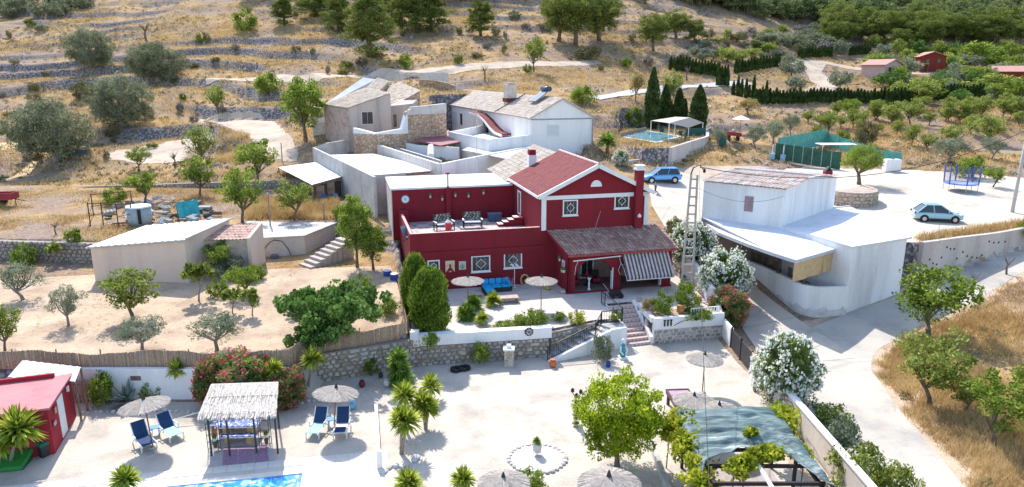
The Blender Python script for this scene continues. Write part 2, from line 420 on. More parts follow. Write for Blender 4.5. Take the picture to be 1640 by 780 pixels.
def strip(pts, w):
 """polygon of a band of width w (number or list) along points"""
 n = len(pts); ws = w if isinstance(w, (list, tuple)) else [w] * n; Lf, Rt = [], []
 for i in range(n):
  a = Vector(pts[max(i - 1, 0)][:2]); b = Vector(pts[min(i + 1, n - 1)][:2]); d = (b - a).normalized(); s = Vector((-d.y, d.x)); p = Vector(pts[i][:2])
  Lf.append(tuple(p + s * ws[i] / 2)); Rt.append(tuple(p - s * ws[i] / 2))
 return Rt + Lf[::-1]
GP = lambda *uv: [tuple(G(u, v))[:2] for u, v in uv]
gravelM = M('white_gravel', (.55, .485, .41), .95, .13, .35, 1.0, fine=11)
slabM = M('pale_paving', (.60, .535, .46), .8, .07, .8, .2)
patioM = M('patio_tiles', (.57, .50, .44), .8, .08, .9, .2)
soilM = M('orchard_soil', (.50, .375, .265), .95, .2, .4, 1.0, col2=(.36, .26, .18), fine=5)
roadM = M('old_asphalt', (.47, .43, .375), .95, .10, .35, .6, col2=(.36, .335, .31), fine=9, crack=.07)
trackM = M('dirt_track', (.50, .40, .31), .95, .14, .5, .8, fine=6)
concM = M('concrete', (.50, .47, .44), .9, .12, 1.0, .4, col2=(.36, .34, .32))
drape('gravel_yard', [(-60, 34.7), (-12, 34.7), (-12, 36.8), (-5.6, 39.5), (2.2, 40.85), (5.6, 42.7), (7.3, 43.0), (6.55, 45.8), (8.25, 46.25), (9.0, 43.2), (14.1, 44.25), (14.1, 21), (-60, 21)], gravelM, .01, 1.0)
# ------------------------------------------------------------ roads and tracks
drape('car_park', [(x, y) for x, y in PARK], M('car_park_gravel', (.58, .50, .41), .95, .12, .25, .9, fine=6), .03, .7, jitter=.15)
rdc = GP((1475, 840), (1432, 770), (1393, 710), (1362, 660), (1338, 620), (1322, 585), (1325, 560), (1352, 542), (1400, 520), (1450, 500), (1520, 470), (1580, 436), (1640, 405), (1720, 372))
drape('road_verge', strip(rdc, [8.2] * 6 + [7.4, 6.4, 5.6, 5.2, 5, 5, 5, 5]), M('dusty_verge', (.50, .38, .27), .95, .2, .8, .9, col2=(.36, .26, .18), fine=7), .018, .5, jitter=.35)
drape('road', strip(GP((1475, 840), (1432, 770), (1393, 710), (1362, 660), (1338, 620), (1322, 585), (1325, 560), (1352, 542), (1400, 520), (1450, 500), (1520, 470), (1580, 436), (1640, 405), (1720, 372)), [5.4, 5.4, 5.2, 5, 5, 5, 5.2, 4.6, 4.2, 4, 3.8, 3.6, 3.6, 3.6]), roadM, .03, .5)
drape('lane', strip(GP((1300, 580), (1262, 545), (1215, 500), (1165, 450), (1130, 405), (1108, 370), (1095, 335), (1100, 305), (1125, 285)), [5.5, 5, 3.8, 3.2, 3.4, 4.5, 6, 8, 8]), M('pale_concrete_lane', (.56, .49, .41), .9, .10, .35, .4, fine=9, crack=.06), .045, .5)
drape('track', strip(GP((1100, 298), (1160, 283), (1230, 278), (1320, 284), (1420, 290), (1560, 320)), [9, 8, 5, 5, 5, 3]), trackM, .02, .6)
drape('concrete_track', strip(GP((950, 158), (1000, 151), (1060, 143), (1110, 139), (1150, 136), (1200, 133)), 2.8), M('grey_concrete_track', (.48, .47, .45), .9, .06, .5, .2), .12, .7)
drape('hill_track', strip(GP((330, 130), (420, 127), (520, 122), (620, 118), (720, 112), (800, 105), (880, 103), (960, 100)), [2, 4, 5, 5, 5, 4.5, 4, 2.5]), trackM, .06, .6, jitter=.2)
drape('farm_track', GP((395, 178), (430, 182), (450, 205), (480, 240), (475, 262), (440, 256), (410, 228), (370, 205), (300, 196), (320, 186)), trackM, .04, .5, smooth=True, jitter=.2)
drape('farm_track', GP((160, 245), (240, 236), (300, 212), (330, 205), (345, 215), (300, 240), (290, 262), (200, 262)), trackM, .045, .5, smooth=True, jitter=.5)
drape('valley_track', strip(GP((1640, 118), (1580, 116), (1500, 117), (1440, 118), (1370, 110), (1320, 100), (1290, 100), (1262, 108)), 4.0), trackM, .08, .8)
drape('valley_track', strip(GP((1310, 98), (1300, 112), (1312, 126), (1325, 140), (1300, 150), (1235, 152)), 4.5), trackM, .09, .8)
drape('orchard_soil', [(x, y) for x, y in [(-66, 35.1), (-11.9, 35.1), (-11.9, 37), (-6.0, 39.6), (-8.6, 49), (-9.6, 52.5), (-13, 52), (-20, 51.4), (-24, 51), (-30.5, 50.5), (-36, 49.5), (-48, 50), (-66, 53)]], soilM, .03, .5)
PA, PB, PC = W(268, 779, 0), W(490, 757, 0), W(493, 800, 0)
ex_ = (PB - PA).normalized(); ey_ = Vector((-ex_.y, ex_.x, 0))
def PD(a, b): p = PB + ex_ * a + ey_ * b; return (p.x, p.y)
drape('pool_deck', [PD(-22, -6.5), PD(3.6, -6.5), PD(3.6, 1.25), PD(-22, 1.25)], slabM, .03, 1.0)
deck = bpy.data.objects['pool_deck']
slab_me = MB().box(-.292, .292, -.292, .292, 0, .018).mesh('paving_slab'); slab_me.materials.append(M('paving_slab', (.66, .61, .55), .8, .06, .7, .15))
for i in range(6):
 for j in range(13):
  x, y = PD(.35 + .6 * i, .9 - .6 * j)
  link('paving_slab', slab_me, None, deck, (x, y, .031), math.atan2(ex_.y, ex_.x))
for i in range(20):
 x, y = PD(-.25 - .6 * i, .9); link('paving_slab', slab_me, None, deck, (x, y, .031), math.atan2(ex_.y, ex_.x))
def wm():
 m, nt = nodes_of('pool_water'); L = nt.links.new
 out = N(nt, 'ShaderNodeOutputMaterial'); b = N(nt, 'ShaderNodeBsdfPrincipled', i_Roughness=.06)
 tc = N(nt, 'ShaderNodeTexCoord'); n = N(nt, 'ShaderNodeTexNoise', i_Scale=2.2, i_Detail=3.0, i_Distortion=1.2); L(tc.outputs['Object'], n.inputs[0])
 c = ramp(nt, n.outputs[0], [(.35, (.01, .16, .52)), (.55, (.03, .30, .72)), (.62, (.30, .62, .90))]); L(c, b.inputs['Base Color'])
 bp = N(nt, 'ShaderNodeBump', i_Strength=.5, i_Distance=.1); L(n.outputs[0], bp.inputs['Height']); L(bp.outputs[0], b.inputs['Normal']); L(b.outputs[0], out.inputs[0]); return m
drape('pool_water', [PD(-16, -6), PD(-.1, -6), PD(-.1, -.1), PD(-16, -.1)], wm(), .036, 2.0)
for nm, p in (('pool_coping', [PD(-16.2, -.12), PD(.1, -.12), PD(.1, .22), PD(-16.2, .22)]), ('pool_coping', [PD(-.12, -6), PD(.22, -6), PD(.22, -.12), PD(-.12, -.12)])):
 tag(MB().prism(p, .03, .075).build(nm, M('coping_stone', (.70, .65, .59), .7, .05)), kind='structure')
drape('patio', [(-6.1, 39.9), (2.1, 41.1), (5.4, 42.95), (7.15, 43.2), (6.3, 46.1), (8.4, 46.6), (9.25, 43.5), (13.8, 44.5), (13.7, 52), (11, 56), (-6, 58), (-7.9, 49)], patioM, .02, 1.0)
# ------------------------------------------------------------ building helpers
def blk(top, zb):
 """solid with sloping top corners (3-D, ccw) down to height zb"""
 m = MB(); n = len(top)
 ar = sum(top[i][0] * top[(i + 1) % n][1] - top[(i + 1) % n][0] * top[i][1] for i in range(n))
 if ar < 0: top = top[::-1]
 m.prism([(p[0], p[1]) for p in top], zb, [p[2] for p in top]); return m
def wallrun(pts, th, zb, mb=None, cap=None):
 """upright wall along top points; zb number, or None for 0.4 m below the ground"""
 m = mb or MB()
 for i in range(len(pts) - 1):
  a, b = Vector(pts[i]), Vector(pts[i + 1]); d = (b - a); d.z = 0; d.normalize(); s = Vector((-d.y, d.x, 0)) * th / 2
  e = d * th * .45
  za = zb if zb is not None else min(H1(a.x, a.y), H1(b.x, b.y)) - .4
  q = [a - s - e * (i > 0), b - s, b + s, a + s - e * (i > 0)]
  m.prism([(p.x, p.y) for p in q], za, [p.z + .002 * (i % 2) for p in q])
 return m
def tiles(name, e0, e1, r1, r0, m, parent, w=.24, ln=.42, amp=.055, lift=.03):
 """barrel tiles laid in rows; e0-e1 eave, r0-r1 ridge (3-D), one joined mesh"""
 e0, e1, r0, r1 = map(Vector, (e0, e1, r0, r1))
 nc = max(2, int((e1 - e0).length / w)); nr = max(2, int(((r0 - e0).length + (r1 - e1).length) / 2 / ln))
 nrm = (e1 - e0).cross(r0 - e0).normalized()
 if nrm.z < 0: nrm = -nrm
 V, Fc = [], []; prof = [(0, 0), (.14, .62), (.36, 1), (.58, .75), (.72, .2), (.86, -.1), (1.0, 0)]
 rr = random.Random(len(name) + int(e0.x * 10))
 for i in range(nc):
  for j in range(nr):
   j0, j1 = j / nr, min(1.0, (j + 1.12) / nr); b = len(V); jt = rr.uniform(-.012, .012)
   for tt, lf in ((j0, lift), (j1, 0)):
    L0 = e0.lerp(r0, tt); L1 = e1.lerp(r1, tt)
    for s_, h in prof:
     V.append(tuple(L0.lerp(L1, (i + s_) / nc) + nrm * (h * amp + lf + jt)))
   k = len(prof)
   for q in range(k - 1): Fc.append((b + q, b + q + 1, b + k + q + 1, b + k + q))
 return link(name, npmesh(name, V, Fc), m, parent, kind='stuff')
def tileM(name, cols, rough=.85):
 if name in MATS: return MATS[name]
 m, nt = nodes_of(name); L = nt.links.new
 out = N(nt, 'ShaderNodeOutputMaterial'); b = N(nt, 'ShaderNodeBsdfPrincipled', i_Roughness=rough); b.inputs['Specular IOR Level'].default_value = .2
 g = N(nt, 'ShaderNodeNewGeometry'); tc = N(nt, 'ShaderNodeTexCoord'); n = N(nt, 'ShaderNodeTexNoise', i_Scale=9.0, i_Detail=4.0); L(tc.outputs['Object'], n.inputs[0])
 c = ramp(nt, g.outputs['Random Per Island'], [(i / (len(cols) - 1), k) for i, k in enumerate(cols)])
 r = ramp(nt, n.outputs[0], [(.35, (.62, .60, .58)), (.6, (1, 1, 1))])
 mx = N(nt, 'ShaderNodeMixRGB', blend_type='MULTIPLY', i_Fac=.7); L(c, mx.inputs[1]); L(r, mx.inputs[2]); L(mx.outputs[0], b.inputs['Base Color']); L(b.outputs[0], out.inputs[0])
 MATS[name] = m; return m
beigeT = tileM('weathered_clay', [(.52, .42, .33), (.62, .54, .45), (.44, .33, .26), (.66, .60, .52), (.55, .46, .38)])
pinkT = tileM('pinkish_clay', [(.55, .34, .27), (.62, .44, .36), (.48, .28, .23)])
porchT = tileM('grey_red_clay', [(.38, .20, .15), (.50, .32, .25), (.29, .17, .14), (.54, .39, .32)])
def stoneM(name, a=(.50, .38, .28), b=(.62, .52, .42), c=(.30, .20, .14), scale=3.2):
 if name in MATS: return MATS[name]
 m, nt = nodes_of(name); L = nt.links.new
 out = N(nt, 'ShaderNodeOutputMaterial'); p = N(nt, 'ShaderNodeBsdfPrincipled', i_Roughness=.95); p.inputs['Specular IOR Level'].default_value = .1
 tc = N(nt, 'ShaderNodeTexCoord'); v = N(nt, 'ShaderNodeTexVoronoi', i_Scale=scale, feature='DISTANCE_TO_EDGE'); v2 = N(nt, 'ShaderNodeTexVoronoi', i_Scale=scale)
 L(tc.outputs['Object'], v.inputs[0]); L(tc.outputs['Object'], v2.inputs[0])
 sp = N(nt, 'ShaderNodeSeparateColor'); L(v2.outputs['Color'], sp.inputs[0])
 c1 = ramp(nt, sp.outputs[0], [(0, a), (.5, b), (1, sc3(a, .75))]); k = ramp(nt, v.outputs[0], [(.02, (0, 0, 0)), (.09, (1, 1, 1))])
 mx = N(nt, 'ShaderNodeMixRGB'); L(k, mx.inputs[0]); mx.inputs[1].default_value = (*c, 1); L(c1, mx.inputs[2]); L(mx.outputs[0], p.inputs['Base Color'])
 bp = N(nt, 'ShaderNodeBump', i_Strength=.8, i_Distance=.08); L(k, bp.inputs['Height']); L(bp.outputs[0], p.inputs['Normal']); L(p.outputs[0], out.inputs[0])
 MATS[name] = m; return m
rubbleM = stoneM('rubble_masonry', (.54, .36, .24), (.62, .48, .36), (.34, .22, .15)); greyRub = stoneM('grey_rubble', (.40, .36, .32), (.52, .48, .44), (.16, .13, .12), 2.6)
whiteM = M('white_render', (.83, .81, .79), .85, .04, .7, .15, col2=(.72, .71, .70), streak=True)
whiteD = M('weathered_white_render', (.80, .79, .78), .9, .06, .5, .3, col2=(.64, .62, .60), streak=True)
redM = M('crimson_render', (.225, .016, .026), .85, .12, .45, .2, col2=(.17, .016, .022), streak=True)
redL = M('red_roof_paint', (.20, .038, .042), .85, .2, 2.2, .9, fine=16)
trimM = M('white_trim', (.80, .79, .78), .7, .04)
glassM = M('window_glass', (.035, .045, .05), .12, .1, bump=0, spec=.6)
darkM = M('dark_interior', (.05, .045, .04), .9, .1)
greyB = M('grey_blockwork', (.56, .52, .48), .95, .10, .8, .4, col2=(.43, .40, .37))
roofW = M('white_roof_coating', (.78, .78, .78), .7, .04, .6, .1, col2=(.70, .69, .68))
metalW = M('bright_sheet_metal', (.66, .70, .74), .45, .06, .6, .05, metal=.25)
blackM = M('black_metal', (.02, .02, .022), .5, .05, bump=0)
woodM = M('weathered_wood', (.26, .18, .12), .85, .15, 3, .4)
pinkR = M('beige_pink_render', (.68, .54, .44), .9, .06, .4, .3, col2=(.58, .46, .38), streak=True)
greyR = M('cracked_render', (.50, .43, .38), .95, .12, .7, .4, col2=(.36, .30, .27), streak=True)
def window(parent, x, y, z, w, h, rz=0, frame=trimM, t=.09, grille=None, shutter=None, name='window', bars=0, proud=.05):
 """x,z = lower left corner on a face that looks to local -y"""
 m = MB()
 m.box(0, w, -proud, .04, 0, t); m.box(0, w, -proud, .04, h - t, h); m.box(0, t, -proud, .04, t, h - t); m.box(-.05, w + .05, -proud - .07, -.0, -.07, -.002) if grille else 0; m.box(w - t, w, -proud, .04, t, h - t)
 o = m.build(name, frame, parent); o.location = (x, y, z); o.rotation_euler.z = rz
 if shutter:
  k = MB(); n = max(5, int((h - 2 * t) / .09))
  for i in range(n):
   a = t + (h - 2 * t) * i / n; k.box(t, w - t, -proud * .3, .01, a + .008, a + (h - 2 * t) / n - .008)
  k.build('shutter', shutter, o)
 MB().box(t, w - t, -.004, .03, t, h - t).build('pane', glassM if not shutter else darkM, o)
 if grille:
  g = MB(); yy = -proud - .02; cx, cz = w / 2, h / 2; a, b = (w - 2 * t) * .30, (h - 2 * t) * .34
  for s1, s2 in (((-a, 0), (0, b)), ((0, b), (a, 0)), ((a, 0), (0, -b)), ((0, -b), (-a, 0))):
   g.bar((cx + s1[0], yy, cz + s1[1]), (cx + s2[0], yy, cz + s2[1]), .035)
  for q in range(1, 4):
   xx = t + (w - 2 * t) * q / 4; g.bar((xx, yy + .015, t), (xx, yy + .015, h - t), .008)
  g.build('grille', grille, o)
 for q in range(bars):
  xx = t + (w - 2 * t) * (q + 1) / (bars + 1); MB().bar((xx, -proud * .6, t), (xx, -proud * .6, h - t), .03).build('glazing_bar', frame, o)
 return o
def local(O, deg):
 c, s = math.cos(R(deg)), math.sin(R(deg))
 def onface(u, v, yc=0.0):
  """pixel -> local x,z on the upright plane y = yc of the frame"""
  d = ray(u, v); px, py = -O[0], -O[1]
  dn = -d.x * s + d.y * c; pn = -px * s + py * c
  t = (yc - pn) / dn; X, Y, Z = d.x * t, d.y * t, CH + d.z * t
  return ((X - O[0]) * c + (Y - O[1]) * s, Z - O[2])
 def inv(p):
  dx, dy = p[0] - O[0], p[1] - O[1]; return Vector((dx * c + dy * s, -dx * s + dy * c, p[2] - O[2]))
 return onface, inv
# ------------------------------------------------------------ the crimson house
HO = (2.2, 51.2, 1.6); HD = 14
hf, hi = local(HO, HD)
house = thing('crimson_house', 'crimson two-storey house with white trimmed gable, roof terrace and tiled arched porch', 'house', HO, R(HD))
def hp(m, name, mat_, **k): return m.build(name, mat_, house, **k)
EZ, AZ, GW, GD = 6.9, 9.0, 8.75, 9.3
hp(MB().yprism([(0, -.3), (GW, -.3), (GW, EZ - .05), (GW / 2, AZ - .05), (0, EZ - .05)], 0, GD), 'wall', redM)
ov = .32; sl = (AZ - EZ) / (GW / 2)
for s in (0, 1):
 xe = -ov if s == 0 else GW + ov; ze = EZ - ov * sl
 q = [(xe, -.3, ze + .1), (GW / 2, -.3, AZ + .1), (GW / 2, GD, AZ + .1), (xe, GD, ze + .1)]
 hp(MB().slab(q if s == 0 else q[::-1], .16), 'roof', redL)
 k = MB(); n = int(GD / .33)
 for i in range(30):
  a = i / 30; b_ = (i + .8) / 30
  x0, x1 = xe + (GW / 2 - xe) * a, xe + (GW / 2 - xe) * b_; z0, z1 = ze + (AZ - ze) * a, ze + (AZ - ze) * b_
  k.slab([(x0, -.28, z0 + .118), (x1, -.28, z1 + .113), (x1, GD - .02, z1 + .113), (x0, GD - .02, z0 + .118)], .02)
 hp(k, 'roof_courses', redL, kind='stuff')
 hp(MB().bar((xe, -.34, ze - .02), (GW / 2, -.34, AZ - .02), .12, .30), 'verge_board', trimM)
 hp(MB().bar((xe, -.3, ze - .0), (xe, GD, ze - .0), .10, .2), 'eaves_board', trimM)
hp(MB().tube([(GW / 2, -.4, AZ + .12), (GW / 2, GD, AZ + .12)], .11, 8), 'ridge_cap', M('pink_ridge', (.62, .42, .40), .8))
hp(MB().box(0, GW, -.06, .02, EZ - .42, EZ - .12), 'gable_band', trimM)
z0_ = 4.15
for x in (.02, GW - .38): hp(MB().box(x, x + .36, -.07, .02, z0_, EZ - .42), 'pilaster', trimM)
c_ = MB(); pts = [(4.35 + .45 * math.cos(t * math.pi / 10), 7.35 + .5 * math.sin(t * math.pi / 10)) for t in range(11)]
hp(c_.yprism(pts, -.05, .02), 'gable_lunette', trimM)
hp(MB().box(7.45, 8.05, -.5, .0, 3.6, 8.55), 'chimney', redM)
hp(MB().box(7.38, 8.12, -.58, .08, 8.55, 8.68).box(7.5, 8.0, -.45, -.05, 8.68, 8.85).prism([(7.4, -.55), (8.1, -.55), (8.1, .05), (7.4, .05)], 8.85, 8.93), 'chimney_cap', trimM)
for (u0, v0, u1, v1) in ((901, 319, 925.5, 346), (983.5, 308, 1008, 335)):
 a = hf(u0, v1); b = hf(u1, v0); window(house, a[0], 0, (a[1] + b[1]) / 2 - .6, b[0] - a[0], 1.2, grille=trimM)
hp(MB().tube([hf_ for hf_ in [(*[hf(962, 338, -.4)[0]], -.4, hf(962, 338, -.4)[1]), (hf(950, 372, -1)[0], -1.0, 3.85)]], .015, 5).tube([(hf(950, 372, -1)[0], -1.0, 3.9), (1.0, -.12, 4.18)], .02, 5), 'aerial_wire', M('grey_cable', (.45, .4, .38)))
lamp = hp(MB().lathe([(.13, 0), (.16, .12), (.05, .3)], (7.75, -.6, 4.9), 10), 'wall_lamp', trimM, smooth=True)
GB = 17.5
hp(MB().yprism([(.0, -.3), (GW, -.3), (GW, EZ - .4), (GW / 2, AZ - .35), (.0, EZ - .4)], GD + .01, GB), 'rear_wall', whiteM)
tiles('roof_tiles', (-.4, GD + .03, EZ - .45), (-.4, GB + .2, EZ - .45), (GW / 2, GB + .2, AZ - .2), (GW / 2, GD + .03, AZ - .2), beigeT, house, w=.3)
tiles('roof_tiles', (GW + .3, GD + .03, EZ - .45), (GW + .3, GB + .2, EZ - .45), (GW / 2, GB + .2, AZ - .2), (GW / 2, GD + .03, AZ - .2), beigeT, house, w=.3)
ch = hp(MB().box(1.55, 2.25, GD - .1, GD + .6, EZ, 8.75), 'chimney', whiteM)
MB().box(1.6, 2.2, GD - .05, GD + .55, 8.75, 9.2).build('chimney_pot', redM, ch)
TX, TD, TF, TP = -9.9, 8.6, 3.45, 4.4
hp(MB().prism([(TX, .02), (-.01, .02), (-.01, TD), (TX, TD)], -.3, TF - .02), 'wall', redM)
hp(MB().box(TX - .02, -.0, -.0, .28, TF - .4, TP).box(TX - .02, TX + .26, .28, TD, TF - .4, TP), 'terrace_parapet', redM)
hp(MB().box(TX + .05, -.05, .03, .25, TP, TP + .03).box(TX + .03, TX + .2, .28, TD - 1.2, TP, TP + .03), 'parapet_coping', M('pink_coping', (.66, .42, .38), .8))
hp(MB().box(TX - .1, .35, -.09, .0, TF - .75, TF - .45).box(TX - .1, .35, -.05, .0, TF - .98, TF - .75), 'string_course', redM)
fl = hp(MB().box(TX + .26, -.02, .28, TD, TF - .02, TF), 'terrace_floor', M('terrace_floor', (.50, .42, .40), .7, .1))
tb = MB(); tw = MB()
q1 = MB().box(-.145, .145, -.145, .145, 0, .012).mesh('floor_tile'); q1.materials.append(M('pale_floor_tile', (.62, .55, .52), .6, .1, 5))
q2 = MB().box(-.145, .145, -.145, .145, 0, .012).mesh('floor_tile_dark'); q2.materials.append(M('rose_floor_tile', (.34, .24, .25), .6, .1, 5))
for i in range(20):
 for j in range(15):
  link('floor_tile', q1 if (i // 2 + j // 2) % 2 else q2, None, fl, (TX + .6 + i * .46, .6 + j * .52, TF + .001), R(45) * ((i + j) % 2))
RB = 14.6
hp(MB().box(TX - .55, -.03, TD + .01, RB, -.3, 6.25), 'rear_block', redM)
hp(MB().box(TX - .62, TX - .551, TD + .0, RB + .02, -.3, 6.24).box(TX - .58, TX - .55, TD - .06, TD, -.3, 6.2), 'rendered_side_wall', greyB)
hp(MB().prism([(TX - .65, TD - .08), (-.1, TD - .08), (-.1, RB + .1), (TX - .65, RB + .1)], 6.26, [6.42, 6.42, 6.5, 6.5]), 'flat_roof', roofW)
hp(MB().box(TX - .04, TX + .7, TD - .9, TD, TF, TF + 1.15), 'stub_wall', redM)
cs = hf(785, 350, TD)[0]
hp(MB().box(-5.95, -5.55, TD - .3, TD, TF, 6.3).tube([(-5.75, TD - .12, 6.2), (-5.75, TD - .12, 7.5)], .07, 8).box(-5.9, -5.6, TD - .27, TD + .03, 7.5, 7.58), 'chimney', redM)
hp(MB().tube([(-5.75, TD - .12, 6.43), (-5.75, TD - .12, 7.45)], .085, 8), 'flue', M('steel_flue', (.5, .5, .5), .4, metal=.6))
window(house, -.02, 6.9, TF + .7, .95, 2.0, rz=R(-90), name='door', t=.12)
st = thing('garden_steps', 'small flight of crimson steps with pale treads at the right end of the roof terrace', 'steps', Vector(HO) + Matrix.Rotation(R(HD), 3, 'Z') @ Vector((-.06, 5.6, TF + .012)), R(HD))
for i in range(4):
 x = -2.1 + i * .45
 MB().box(x, 0 if i == 3 else x + .45, -.55, .35, i * .18 * 0, .17 * (i + 1)).build('step', redM, st)
 MB().box(x + .02, x + .43, -.5, .3, .17 * (i + 1) + .002, .17 * (i + 1) + .03).build('tread', M('pale_tread', (.78, .72, .68)), st)
for (u0, v0, u1, v1) in ((755, 408.5, 785, 436), (807, 403, 836, 430), (685, 416, 704, 434.5)):
 a = hf(u0, v1); b = hf(u1, v0); window(house, a[0], .015, a[1] if u0 != 685 else a[1], b[0] - a[0], b[1] - a[1], grille=trimM)
for nm, (u0, v0, u1, v1), c1, c2, lb in (('wall_picture', (713.5, 417, 728, 436), (.74, .56, .34), (.24, .03, .03), 'tan wall panel with a dark red draped figure shape, on the crimson facade'),
                             ('wall_picture', (735, 418, 746, 432), (.60, .60, .48), (.10, .10, .08), 'pale framed picture of dark stems beside the tan panel on the crimson facade')):
 a = hf(u0, v1); b = hf(u1, v0); w_, h_ = b[0] - a[0], b[1] - a[1]
 t = thing(nm, lb, 'picture', Vector(HO) + Matrix.Rotation(R(HD), 3, 'Z') @ Vector((a[0], -.0, a[1])), R(HD))
 MB().box(0, w_, -.04, .01, 0, h_).build('panel', M('panel_%d' % u0, c1, .8), t)
 if u0 < 730: MB().yprism([(0.02, 0), (w_ * .42, h_ * .42), (w_ * .4, h_ * .62), (w_ * .5, h_ * .75), (w_ * .6, h_ * .62), (w_ * .58, h_ * .42), (w_ - .02, 0), (w_ * .72, .0), (w_ * .5, h_ * .12), (w_ * .28, 0)], -.06, -.041).build('figure', M('picture_ink1', c2), t)
 else:
  f = MB()
  for k in range(3): f.bar((w_ * (.3 + .2 * k), -.055, .05), (w_ * (.25 + .22 * k), -.055, h_ * (.6 + .12 * (k % 2))), .04, .01)
  f.build('stems', M('picture_ink2', c2), t)
PX0, PX1, PY = 1.15, 9.35, -3.2; PZ0, PZ1 = 3.0, 4.12
hp(MB().xprism([(PY, 0), (0, 0), (0, PZ1 - .12), (PY, PZ0 - .12)], PX0, PX0 + .3), 'porch_side_wall', redM)
def archwall():
 m = MB(); x0, x1 = 1.7, 4.65; r = (x1 - x0) / 2; cx = (x0 + x1) / 2; zs = 1.15; top = PZ0 - .14; y0, y1 = PY, PY + .32
 n = 16; pts = [(cx - r * math.cos(math.pi * i / n), zs + r * .95 * math.sin(math.pi * i / n)) for i in range(n + 1)]
 for i in range(n):
  (xa, za), (xb, zb) = pts[i], pts[i + 1]; m.yprism([(xa, za), (xb, zb), (xb, top), (xa, top)], y0, y1)
 m.box(PX0, x0, y0, y1, 0, top); m.box(x1, 5.25, y0, y1, 0, top); m.box(5.25, PX1, y0, y1, 2.35, top); m.box(8.55, PX1, y0, y1, 0, 2.35)
 return m
hp(archwall(), 'porch_front_wall', redM)
hp(MB().box(PX1 - .3, PX1, PY + .32, 0, 0, 2.9), 'porch_side_wall', redM)
hp(MB().box(PX0 - .1, 5.35, PY - .08, PY, 0, .14), 'plinth', redM); hp(MB().box(8.5, PX1 + .05, PY - .08, PY, 0, .14), 'plinth', redM)
hp(MB().box(PX0 + .3, PX1 - .3, PY + .05, -.02, .02, .1), 'porch_floor', M('porch_floor', (.26, .17, .15), .6))
hp(MB().box(PX0 + .3, PX1 - .3, -.05, -.012, .1, 3.4), 'porch_back_wall', M('dull_pink_porch_wall', (.42, .28, .26), .9))  # back wall of the porch in one dull pink tone
window(house, 3.2, -.06, .15, 1.1, 2.1, name='door', t=.1, bars=1)
window(house, 5.9, -.06, 1.0, 1.4, 1.1, t=.08, bars=1)
hp(MB().box(4.58, 4.66, PY - .03, PY + .3, .1, 1.8).box(8.48, 8.56, PY - .02, PY + .3, .1, 2.1), 'arch_edge', trimM)
e = .25
hp(MB().slab([(PX0 - .1, PY - e, PZ0 - .03), (PX1 + .4, PY - e, PZ0 - .03), (PX1 + .4, .0, PZ1 - .03), (PX0 - .75, .0, PZ1 - .03)], .1), 'porch_roof_deck', redM)
tiles('porch_roof_tiles', (PX0 - .1, PY - e - .05, PZ0), (PX1 + .42, PY - e - .05, PZ0), (PX1 + .42, -.02, PZ1), (PX0 - .75, -.02, PZ1), porchT, house, w=.26, ln=.4)
hp(MB().bar((PX0 - .12, PY - e - .03, PZ0 - .05), (PX1 + .42, PY - e - .03, PZ0 - .05), .1, .16), 'gutter', M('red_gutter', (.36, .07, .06), .6))
hp(MB().bar((PX0 - .12, PY - e, PZ0 + .0), (PX0 - .76, -.03, PZ1 + .0), .1, .14), 'verge_board', redM)
aw = thing('window_awning', 'striped dark and white awning lowered over the right bay of the porch', 'awning', Vector(HO) + Matrix.Rotation(R(HD), 3, 'Z') @ Vector((0, PY, 0)), R(HD))
X0, X1, n = 5.25, 8.95, 26
for cc, off, nm in ((M('awning_dark', (.13, .085, .09), .9, bump=0), 0, 'dark_stripes'), (M('awning_white', (.56, .48, .45), .9, bump=0), 1, 'pale_stripes')):
 m = MB()
 for i in range(off, n, 2):
  a, b = X0 + (X1 - X0) * i / n, X0 + (X1 - X0) * (i + 1) / n
  m.slab([(a, -1.3, 1.35), (b, -1.3, 1.35), (b, -.1, 2.85), (a, -.1, 2.85)], .015)
  m.box(a, b, -1.31, -1.295, 1.15, 1.35)
 m.build(nm, cc, aw)
MB().bar((X0 - .05, -1.31, 1.13), (X1 + .05, -1.31, 1.13), .05).build('front_bar', trimM, aw)
MB().tube([(PX0 + .3, -.2, 2.55), (X0 - .1, -.2, 2.7)], .045, 8).build('rolled_blind', trimM, aw)
for x in (X0 - .03, X1 + .03): MB().tube([(x, -.1, 2.2), (x, -.7, 1.8), (x, -1.3, 1.2)], .02, 6).build('arm', trimM, aw)
MB().tube([(X0 - .2, -.15, 2.6), (X0 - .1, -.2, 2.1), (X0 - .25, -.15, 1.6), (X0 - .05, -.1, 1.2)], .015, 5).tube([(PX0 + .7, -.15, 2.5), (PX0 + .5, -.2, 2.1), (PX0 + .45, -.15, 1.5)], .015, 5).build('cord', trimM, aw)
# ------------------------------------------------------------ white gabled house behind
A = WY(850, 189, 82); Z0 = A.z; B = W(707, 165, Z0); D = W(949, 187, Z0)
bd = (B - A); D = A + (D - A); Eb = B + (D - A)
wh = thing('white_gabled_house', 'long two-storey white house with pale tiled roof and chimneys, behind the crimson house', 'house', (0, 0, 0))
apex = WY(901, 157, ((A + D) / 2).y); apex = Vector((((A + D) / 2).x, ((A + D) / 2).y, apex.z)); apb = apex + bd
m = MB(); zb = 4.5
vs = [A, D, Eb, B]; low = [Vector((p.x, p.y, zb)) for p in vs]
m.add(low + vs + [apex - Vector((0, 0, .08)), apb - Vector((0, 0, .08))], [(0, 1, 5, 8, 4), (1, 2, 6, 5), (2, 3, 7, 9, 6), (3, 0, 4, 7), (0, 3, 2, 1), (4, 8, 9, 7), (5, 6, 9, 8)])
m.build('wall', whiteM, wh)
up = Vector((0, 0, .03)); dn = (D - A).normalized(); bn = bd.normalized(); oh = dn * .35
